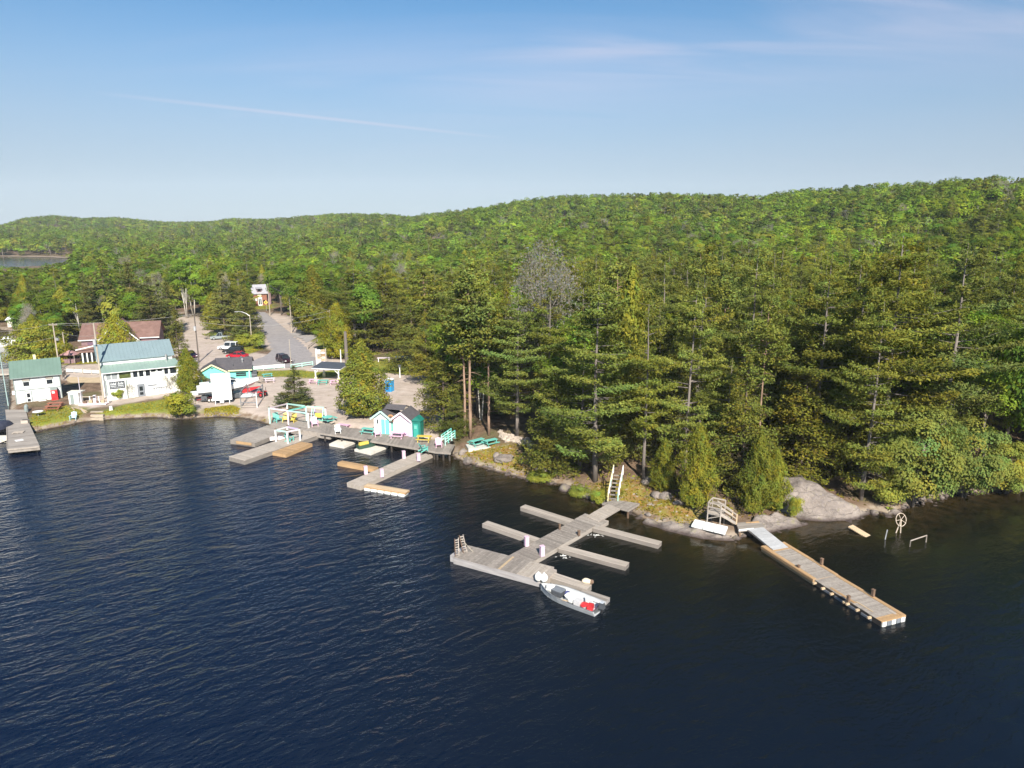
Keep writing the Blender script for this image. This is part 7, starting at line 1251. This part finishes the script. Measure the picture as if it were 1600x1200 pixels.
x, y, z = G(416.5, 486); o = thing('road_sign', 'yellow diamond warning sign below the brick house', 'road sign', (x, y, z), 0); MB().tube((0, 0, 0), (0, 0, 2.9), .06).obj('post', M_STEEL, o); s = .75; MB().add([(0, -.08, 2.9 - s), (s, -.08, 2.9), (0, -.08, 2.9 + s), (-s, -.08, 2.9), (0, -.05, 2.9 - s), (s, -.05, 2.9), (0, -.05, 2.9 + s), (-s, -.05, 2.9)], [(0, 1, 2, 3), (7, 6, 5, 4), (0, 4, 5, 1), (1, 5, 6, 2), (2, 6, 7, 3), (3, 7, 4, 0)]).obj('plate', M_YEL, o); MB().b2(-.12, .12, -.1, -.085, 2.6, 3.2).obj('symbol', M_BLACK, o)
x, y, z = G(60, 650); o = thing('round_table', 'round white table on the lawn beside the wharf', 'table', (x, y, z), 0); MB().tube((0, 0, .72), (0, 0, .78), .75, .75, 18).obj('tabletop', M_WHITE, o); MB().tube((0, 0, 0), (0, 0, .72), .08).obj('leg', M_STEEL, o)
x, y, z = G(42, 642); o = thing('propane_tank', 'pair of green gas bottles at the corner of the small white house', 'gas bottles', (x, y, z), 0)
for dx, dy in ((0, 0), (.45, -.75)): MB().path([(dx, dy, 0), (dx, dy, .9), (dx, dy, 1.1)], [.28, .28, .12], 10).obj('bottle', M_GTRIM, o)
x, y, z = G(119, 630); o = thing('fuel_hut', 'small white fuel hut with a flat pale roof between the two white buildings', 'hut', (x, y, z), .1); MB().b2(-.75, .85, -.7, .7, 0, 2.0).obj('wall', M_WALL, o); MB().b2(-.85, 1.35, -.8, .8, 2.0, 2.12).obj('roof', mat('cream_roof', (.72, .68, .58), .7, .06, 2), o); MB().b2(-.45, .1, -.74, -.7, .0, 1.7).obj('door', M_GTRIM, o)
a = G(125, 633); o = thing('fuel_landing', 'pale railed landing with a small fuel pump at the lawn edge', 'landing', a, .12); L_ = 4.3; MB().b2(0, L_, -.5, .6, .05, .22).obj('deck', M_PALEPINK, o)
for i in range(4): MB().b2(L_ * i / 3 - .07, L_ * i / 3 + .07, .5, .62, .2, 1.35).obj('post', M_WHITE, o)
MB().beam((0, .56, 1.3), (L_, .56, 1.3), .08, .1).obj('rail', M_PALEW, o); pm = MB().b2(L_ * .5, L_ * .5 + .4, .1, .45, .22, 1.6).obj('pump', M_PALEPINK, o); MB().b2(L_ * .5 + .02, L_ * .5 + .38, .06, .1, 1.1, 1.5).obj('pump_face', M_DKG, pm)
for k in range(4): MB().b2(L_ * (.1 + .22 * k), L_ * (.22 + .22 * k), .2, .5, .22, .6 + .1 * (k % 2)).obj('crate', M_TANW if k % 2 else M_BROWN, o)
a, b = G(141, 640), G(161, 639); sw = math.dist(a[:2], b[:2])
for k in range(3): x, y, z = G(142 - 0.2 * k + .5, 654 - 5.0 * k); o = tag(MB().b2(0, sw, -.25, .25, -.5, .12).obj('stone_step', mat('tan_stone', (.40, .33, .25), .9, .2, 2, bump=.02)), ['lowest', 'middle', 'topmost'][k] + ' of three tan stone steps from the lawn to the water', 'step', 'stone steps to the water'); o.location = (x, y, z); o.rotation_euler[2] = .08
for k in range(7):
    x, y, z = G(112 + 2.6 * k, 637 + .7 * k); o = tag(MB().beam((0, 0, .12 + .04 * k), (1.9 + .2 * (k % 3), -1.7, .06), .16, .05).obj('loose_board', M_PALEW if k % 2 else M_TANW), 'weathered board in the loose heap on the lawn below the fuel hut', 'board', 'boards heaped on the lawn'); o.location = (x, y, z); o.rotation_euler[2] = rng.uniform(-.25, .25)
chair((115, 656), None, .3, mat('pale_blue_paint', (.42, .6, .66), .5, .06, 2), 'pale blue folded deck chair on the lawn bank left of the stone steps', 1.2, None)
x, y, z = G(174, 641); o = tag(MB().box(0, 0, .35, .5, .35, .7, .2, .8, .8).obj('white_stump', M_WHITE), 'small white marker block on the lawn below the long white building', 'marker'); o.location = (x, y, z)
# the wharf at the left edge
wq = [P(*q, 1.0) for q in ((12, 702), (62, 697), (46, 662), (40, 640), (8, 640), (11, 668))]; o = thing('wharf', 'broad grey plank wharf with a pale edge beam at the left edge of the photo', 'wharf', (*wq[0], 0), 0); wl = [(p[0] - wq[0][0], p[1] - wq[0][1]) for p in wq]; MB().prism(wl, .45, .95).obj('crib', M_DARKW, o)
quad_planks(o, [wl[0], wl[1], wl[2], wl[5]], 26, 1.0, M_GREYW); quad_planks(o, [wl[5], wl[2], wl[3], wl[4]], 12, 1.0, M_GREYW); MB().beam((wl[0][0], wl[0][1] - .05, .93), (wl[1][0], wl[1][1] - .05, .93), .1, .2).obj('edge_beam', M_PALEW, o); MB().beam((wl[0][0] - .05, wl[0][1], 1.0), (wl[5][0] - .05, wl[5][1], 1.0), .1, .14).obj('edge_beam', M_PALEW, o)
for q in ((14, 704), (58, 699), (13, 685)): x, y = P(*q, .5); MB().tube((x - wq[0][0], y - wq[0][1] + .35, -1.5), (x - wq[0][0], y - wq[0][1] + .35, .6), .16).obj('pile', M_WET, o)
x, y = P(30, 688, 1.0); o = tag(MB().box(0, 0, .01, .95, .95, .012, R(45)).obj('painted_sign', M_WHITE), 'white diamond marking on the wharf planks', 'marking'); o.location = (x, y, 1.008); MB().add([(.22 * math.cos(t), .22 * math.sin(t), .02) for t in np.linspace(0, 6.28, 12)], [tuple(range(12))]).obj('symbol', mat('faded_pink_paint', (.72, .5, .52), .7, .1, 3), o)
x, y = P(29, 676, 1.0); o = thing('pallet', 'pale broken wooden pallet on the wharf', 'pallet', (x, y, 1.0), .3)
for k in range(5): MB().b2(-.7, .7, -.5 + k * .22, -.36 + k * .22, .1, .14).obj('slat', M_PALEW, o)
for k in (-.6, 0, .6): MB().b2(k - .05, k + .05, -.5, .5, 0, .1).obj('runner', M_PALEW, o)
x, y = P(40, 661, 1.0); o = thing('crate', 'small wooden crate at the inner edge of the wharf', 'crate', (x, y, 1.0), .1); MB().b2(-.5, .5, -.3, .3, 0, .5).obj('box', M_PALEW, o); MB().b2(-.44, .44, -.24, .24, .5, .51).obj('inside_shade_sheet', M_BLACK, o)  # solid box; a black sheet on top paints the shade inside it
x, y = P(6, 672, .4); o = thing('covered_boat', 'dark boat with a rounded dark cover moored left of the wharf', 'boat', (x, y, .0), R(78)); MB().loft([[(-2.3, -.9, .0), (-2.3, .9, 0), (-2.3, .95, .75), (-2.3, -.95, .75)], [(.8, -1.0, 0), (.8, 1.0, 0), (.8, 1.0, .85), (.8, -1.0, .85)], [(2.6, -.08, .4), (2.6, .08, .4), (2.6, .06, 1.0), (2.6, -.06, 1.0)]]).obj('hull', M_CBLK, o); MB().blob((-.3, 0, .8), (2.0, .9, 1.1), 5, .08, 1, 14, 8).obj('cover', mat('dark_navy_canvas', (.03, .035, .06), .7, .2, 2), o); MB().path([(1.6, .6, .9), (1.5, .5, 1.7), (.2, .8, 1.9)], .03, 5).obj('rail', M_STEEL, o)
x, y = P(-6, 688, .3); o = thing('white_skiff', 'white boat bow at the very left edge beside the wharf', 'boat', (x, y, 0), R(20)); MB().loft([[(-2.2, -.8, .0), (-2.2, .8, 0), (-2.2, .85, .7), (-2.2, -.85, .7)], [(.4, -.8, 0), (.4, .8, 0), (.4, .85, .75), (.4, -.85, .75)], [(2.0, -.08, .4), (2.0, .08, .4), (2.0, .06, .85), (2.0, -.06, .85)]]).obj('hull', M_CREAMF, o)
p0, p1 = Vector((*P(0, 686, .8), .8)), Vector((*P(13, 693, 1.0), 1.02)); tag(MB().path([p0, p0.lerp(p1, .5) - Vector((0, 0, .15)), p1], .03, 5).obj('mooring_rope', M_ROPE), 'pale mooring rope from the wharf corner to the white bow', 'rope')
# boats and dock in the left bay behind the white house
bz = [P(*q, .5) for q in ((-20, 578), (14, 576), (14, 584), (-20, 586))]; o = thing('bay_dock', 'pale dock strip in the bay behind the small white house', 'dock', (*bz[0], 0), 0); quad_planks(o, [(p[0] - bz[0][0], p[1] - bz[0][1]) for p in bz], 6, .55, M_PALEW, .3)
for k, (px_, py_) in enumerate(((5, 541), (12, 536))): x, y = P(px_, py_, 0); o = thing('bay_boat', ['white motor boat moored in the left bay', 'second white motor boat behind it in the left bay'][k], 'boat', (x, y, 0), .2); MB().loft([[(-2.6, -.9, .0), (-2.6, .9, 0), (-2.6, 1.0, .8), (-2.6, -1.0, .8)], [(.8, -1.0, 0), (.8, 1.0, 0), (.8, 1.0, .9), (.8, -1.0, .9)], [(2.8, -.08, .4), (2.8, .08, .4), (2.8, .06, 1.1), (2.8, -.06, 1.1)]]).obj('hull', M_WHITE, o); MB().box(0, 0, 1.25, 1.8, 1.4, .9, 0, .7, .8).obj('cabin', M_WHITE, o)
x, y, z = G(29, 510); o = thing('bay_cottage', 'small pale cottage under the trees across the left bay', 'cottage', (x, y, z), .1); MB().b2(-3, 3, 0, 4, -1, 2.0).obj('wall', M_CREAMF, o); MB().slab([(-3.3, -.4, 2.0), (3.3, -.4, 2.0), (3.3, 2, 3.0), (-3.3, 2, 3.0)], .12).obj('roof', M_WHITE, o); MB().b2(-1.5, .5, -.06, 0, .4, 1.4).obj('window', M_GLASS, o)
# back lawn benches
for q, m, lab in (((600, 565), M_PALEPINK, 'faded pink bench on the back lawn'), ((628, 563), M_WHITE, 'white trestle table on the back lawn')): x, y, z = G(*q); o = thing('lawn_table', lab, 'table', (x, y, z), .05); MB().b2(-1.4, 1.4, -.4, .4, .78, .86).obj('tabletop', m, o); MB().b2(-1.2, -1.05, -.35, .35, 0, .78).obj('leg', m, o); MB().b2(1.05, 1.2, -.35, .35, 0, .78).obj('leg', m, o)
# ------------------------------------------------------------------ rock
def rock_mat():
    m, N, L, new, noise, rng_, mix, math_ = nodes('granite'); b = N['Principled BSDF']; b.inputs['Roughness'].default_value = .92; b.inputs['Specular IOR Level'].default_value = .2
    tc = new('ShaderNodeNewGeometry').outputs['Position']; n1 = noise(tc, .55, 6, .65); n2 = noise(tc, 3.2, 6, .65); n3 = noise(tc, 9, 4, .6); z = new('ShaderNodeSeparateXYZ'); L.new(tc, z.inputs[0])
    c = mix(rng_(n1, .35, .65), (.175, .145, .125), (.34, .285, .25)); c = mix(rng_(n2, .5, .72), c, (.22, .19, .185)); c = mix(rng_(n3, .55, .75, 0, .6), c, (.44, .40, .37)); c = mix(rng_(noise(tc, 1.1, 5), .58, .7, 0, .7), c, (.25, .23, .11))
    zz = math_('ADD', z.outputs[2], math_('MULTIPLY', n2, .35)); c = mix(rng_(zz, .55, .25), c, (.085, .065, .06)); mp = new('ShaderNodeMapping'); mp.inputs['Rotation'].default_value = (0, 0, .5); mp.inputs['Scale'].default_value = (.22, .75, .6); L.new(tc, mp.inputs[0])
    wv = new('ShaderNodeVectorMath', operation='ADD'); L.new(mp.outputs[0], wv.inputs[0]); nn = new('ShaderNodeTexNoise'); nn.inputs['Scale'].default_value = .9; L.new(tc, nn.inputs['Vector']); sc_ = new('ShaderNodeVectorMath', operation='SCALE'); sc_.inputs['Scale'].default_value = .7; L.new(nn.outputs['Color'], sc_.inputs[0]); L.new(sc_.outputs[0], wv.inputs[1])
    vo = new('ShaderNodeTexVoronoi', feature='DISTANCE_TO_EDGE'); vo.inputs['Scale'].default_value = 1.2; L.new(wv.outputs[0], vo.inputs['Vector']); cr = rng_(vo.outputs['Distance'], .0, .018, 1, 0); c = mix(math_('MULTIPLY', cr, rng_(n1, .4, .6, .05, .5)), c, (.10, .08, .07)); L.new(c, b.inputs['Base Color'])
    bp = new('ShaderNodeBump'); bp.inputs['Distance'].default_value = .2; bp.inputs['Strength'].default_value = 1.0; L.new(math_('SUBTRACT', math_('ADD', n2, math_('MULTIPLY', n3, .3)), math_('MULTIPLY', cr, .25)), bp.inputs['Height']); L.new(bp.outputs[0], b.inputs['Normal']); return m
M_ROCK = rock_mat(); M_STONE = mat('pale_fieldstone', (.52, .42, .33), .9, .2, 2.5, .22, bump=.03, col2=(.42, .36, .31))
def outcrop(px_pts, zs, lab, n=44, hump=1.0, name='rock_outcrop', seed=1):
    """a rounded bedrock hump over an outline seen in the photograph; zs: heights of the outline points' ridge"""
    poly = [P(*q, z) for q, z in zip(px_pts, zs)]; xs = [p[0] for p in poly]; ys = [p[1] for p in poly]; gx = np.linspace(min(xs) - .4, max(xs) + .4, n); gy = np.linspace(min(ys) - .4, max(ys) + .4, n); X, Y = np.meshgrid(gx, gy); d = -sdist(X, Y, poly)
    zi = np.zeros(X.shape); wt = np.zeros(X.shape)
    for (x, y), z in zip(poly, zs): w_ = 1 / ((X - x) ** 2 + (Y - y) ** 2 + .4) ** 1.3; zi += w_ * z; wt += w_
    z = zi / wt + hump * ss(0, 3.2, d) + (vnoise(X, Y, .55, 21 + seed) - .5) * .7 * ss(0, 1.5, d) + (vnoise(X, Y, 1.6, 22) - .5) * .28; z = z - 1.3 * ss(.35, -.4, d); idx = np.arange(X.size).reshape(X.shape); keep = ((d[:-1, :-1] > -.4) & (d[1:, 1:] > -.4)).ravel()
    Q = np.stack([idx[:-1, :-1], idx[:-1, 1:], idx[1:, 1:], idx[1:, :-1]], -1).reshape(-1, 4)[keep]; me = fast_mesh(name, np.stack([X.ravel(), Y.ravel(), z.ravel()], 1), Q, [M_ROCK]); me.polygons.foreach_set('use_smooth', np.ones(len(Q), bool)); return tag(link(name, me), lab, 'rock')
outcrop([(1205, 800), (1212, 765), (1222, 742), (1250, 738), (1275, 752), (1310, 772), (1335, 785), (1362, 792), (1350, 806), (1300, 816), (1255, 812), (1225, 806)], [.5, 2.2, 3.4, 3.5, 3.0, 2.2, 1.5, .7, .1, .0, .1, .3], 'big smooth grey granite outcrop sloping into the water at right', 64, 1.5)
outcrop([(1150, 832), (1165, 818), (1180, 800), (1215, 795), (1235, 805), (1270, 815), (1262, 822), (1225, 829), (1190, 836)], [.1, .8, 1.3, 1.3, .8, .2, .0, .0, .0], 'low pale ledge of rock beside the landing of the grey gangway', 40, .35, seed=3)
outcrop([(1000, 812), (1015, 806), (1060, 812), (1100, 818), (1140, 832), (1152, 846), (1100, 844), (1060, 836), (1025, 826)], [.3, .7, .8, .85, .7, .0, .0, .0, .0], 'long low rock ledge at the water below the white three-panel slab', 44, .35, seed=5)
ROCKM = [MB().blob((0, 0, 0), (1, .8, .6), 40 + i, .35, 1.2, 12, 8).mesh('rock', M_ROCK, i % 2 == 0) for i in range(5)]; STONEM = [MB().blob((0, 0, 0), (1, .8, .55), 60 + i, .35, 1.4, 8, 6).mesh('stone', M_STONE) for i in range(5)]
for q, s, lab in (((788, 718), 1.2, 'grey boulder sunk in the grass of the mossy bank'), ((776, 712), .8, 'smaller grey boulder left of the sunk boulder on the bank'), ((724, 707), .7, 'pale grey stone near the boardwalk end'), ((731, 722), .9, 'low reddish stone on the bank edge below the teal tables'), ((846, 737), .9, 'grey boulder at the foot of the bushy hemlock'), ((883, 765), 1.0, 'dark wet boulder at the water under the hemlock'), ((918, 776), .8, 'grey stone at the water left of the pastel-railed steps'), ((1012, 752), .9, 'grey boulder behind the right rail of the steps'), ((1025, 775), .8, 'grey stone in the moss right of the steps'), ((1040, 778), .9, 'grey boulder under the small cedar'), ((1060, 786), .6, 'small grey stone left of the bright full cedar'), ((1108, 802), .7, 'pinkish stone under the wooden stair landing'), ((1365, 803), .6, 'dark stone at the tip of the big outcrop'), ((1398, 801), .7, 'pale stone on the stony shore right of the outcrop'), ((1440, 786), .6, 'grey stone at the foot of the shoreline bushes'), ((1470, 779), .5, 'small dark stone at the shoreline under the bushes'), ((985, 795), .7, 'grey stone at the corner of the small shore platform')):
    x, y, z = G(*q); o = link('boulder', ROCKM[int(rng.integers(5))]); o.location = (x, y, max(z, 0) + .05 * s); o.scale = (s * rng.uniform(.8, 1.2), s * rng.uniform(.7, 1.1), s * rng.uniform(.7, 1.1)); o.rotation_euler[2] = rng.uniform(0, 6.28); tag(o, lab, 'rock')
pile_c = G(806, 690); o = thing('stone_heap', 'heap of pale tan fieldstones around the thick pine trunk', 'stone heap', (pile_c[0], pile_c[1], pile_c[2]), 0)
for k in range(95):
    u, v = rng.uniform(-1, 1), rng.normal(0, .5); px_ = 806 + u * 25 + 4 * v; py_ = 688 + u * 7 + v * 7; x, y, z = G(px_, py_); s = rng.uniform(.22, .48); q = link('stone', STONEM[int(rng.integers(5))], o); q.location = (x - pile_c[0], y - pile_c[1], z - pile_c[2] + .1 + .3 * max(0, 1 - abs(v) * 1.3) * rng.uniform(.3, 1)); q.scale = (s, s, s); q.rotation_euler = (rng.uniform(-.4, .4), rng.uniform(-.4, .4), rng.uniform(0, 6.28))
# shore stones: a rough band of rock along the waterline, uncountable
def shore_band():
    V = []; Q = []; n = 0; base = MB().blob((0, 0, 0), (1, .85, .6), 90, .4, 1.3, 8, 6); bv = np.array(base.v); bq = np.array(base.f)
    pts = [Vector((*p, 0)) for p in SHORE[1:61]]
    for a, b in zip(pts[:-1], pts[1:]):
        L_ = (b - a).length; right = a.x > -6; dens = 5.0 if right else 3.0; d = (b - a).normalized(); nrm = Vector((-d.y, d.x, 0))
        for i in range(int(L_ * dens)):
            p = a.lerp(b, rng.uniform()) + nrm * rng.normal(.12, .35); s = rng.uniform(.08, .26) * (1.7 if right and rng.uniform() < .25 else 1.0); r_ = rng.uniform(0, 6.28); c, sn = math.cos(r_), math.sin(r_); sc = bv * np.array([s * rng.uniform(.8, 1.5), s, s * rng.uniform(.6, 1.1)])
            z = max(hz(p.x, p.y), -.08); V.append(np.stack([sc[:, 0] * c - sc[:, 1] * sn + p.x, sc[:, 0] * sn + sc[:, 1] * c + p.y, sc[:, 2] + z], 1)); Q.append(bq + n); n += len(bv)
    me = fast_mesh('shore_stones', np.concatenate(V), np.concatenate(Q), [M_ROCK]); tag(link('shore_stones', me), kind='stuff')
shore_band()
# low growth on the banks and lawn edges: tufts of grass and seedlings, uncountable
def ground_growth():
    C = []; tn = []; sz = []
    def scatter(poly, n, s, col):
        xs = [p[0] for p in poly]; ys = [p[1] for p in poly]; x = rng.uniform(min(xs), max(xs), n * 3); y = rng.uniform(min(ys), max(ys), n * 3); k = (sdist(x, y, poly) < -.1) & (sdist(x, y, LAKE) > .5); x, y = x[k][:n], y[k][:n]; z = height(x, y); m = len(x); C.append(np.stack([x, y, z + s * .22], 1)); tn.append(np.array(col) * tints(m, .7, 1.3, .12)); sz.append(np.full(m, s))
    for zq in Z_GRASS: scatter(zq, 1100, .2, (1.35, 1.05, .7))
    for zq in Z_MOSS: scatter(zq, 900, .2, (1.3, .9, .7))
    scatter(zone([(700, 700), (860, 690), (1000, 745), (1240, 745), (1420, 790), (1180, 800), (1000, 800)]), 1500, .32, (1.0, .85, .8)); scatter(zone([(1370, 800), (1600, 768), (1600, 745), (1380, 780)]), 3000, .5, (1.0, 1.0, 1.0)); scatter(zone([(390, 660), (330, 652), (160, 660), (160, 650), (330, 645), (390, 648)]), 1200, .3, (1.1, 1.0, .8))
    C_ = np.concatenate(C); t = TB(); n = len(C_); nn = rng.normal(size=(n, 3)); nn[:, 2] = np.abs(nn[:, 2]) * .6 + .25; s_ = np.concatenate(sz); t.leaves(C_, nn, s_ * 1.5, s_ * .75, np.concatenate(tn)); tag(link('ground_cover', t.crown('ground_cover', M_SHRUB)), kind='stuff')
ground_growth()
# ------------------------------------------------------------------ air
def haze():
    m = bpy.data.materials.new('haze'); m.use_nodes = True; N = m.node_tree.nodes; N.remove(N['Principled BSDF'])
    v = N.new('ShaderNodeVolumePrincipled'); v.inputs['Density'].default_value = .00008; v.inputs['Color'].default_value = (.80, .88, 1.0, 1); v.inputs['Anisotropy'].default_value = -.3
    m.node_tree.links.new(v.outputs[0], N['Material Output'].inputs['Volume'])
    o = MB().b2(-2900, 2750, -720, 3150, -8.2, 190).obj('haze', m); o['kind'] = 'stuff'
haze()
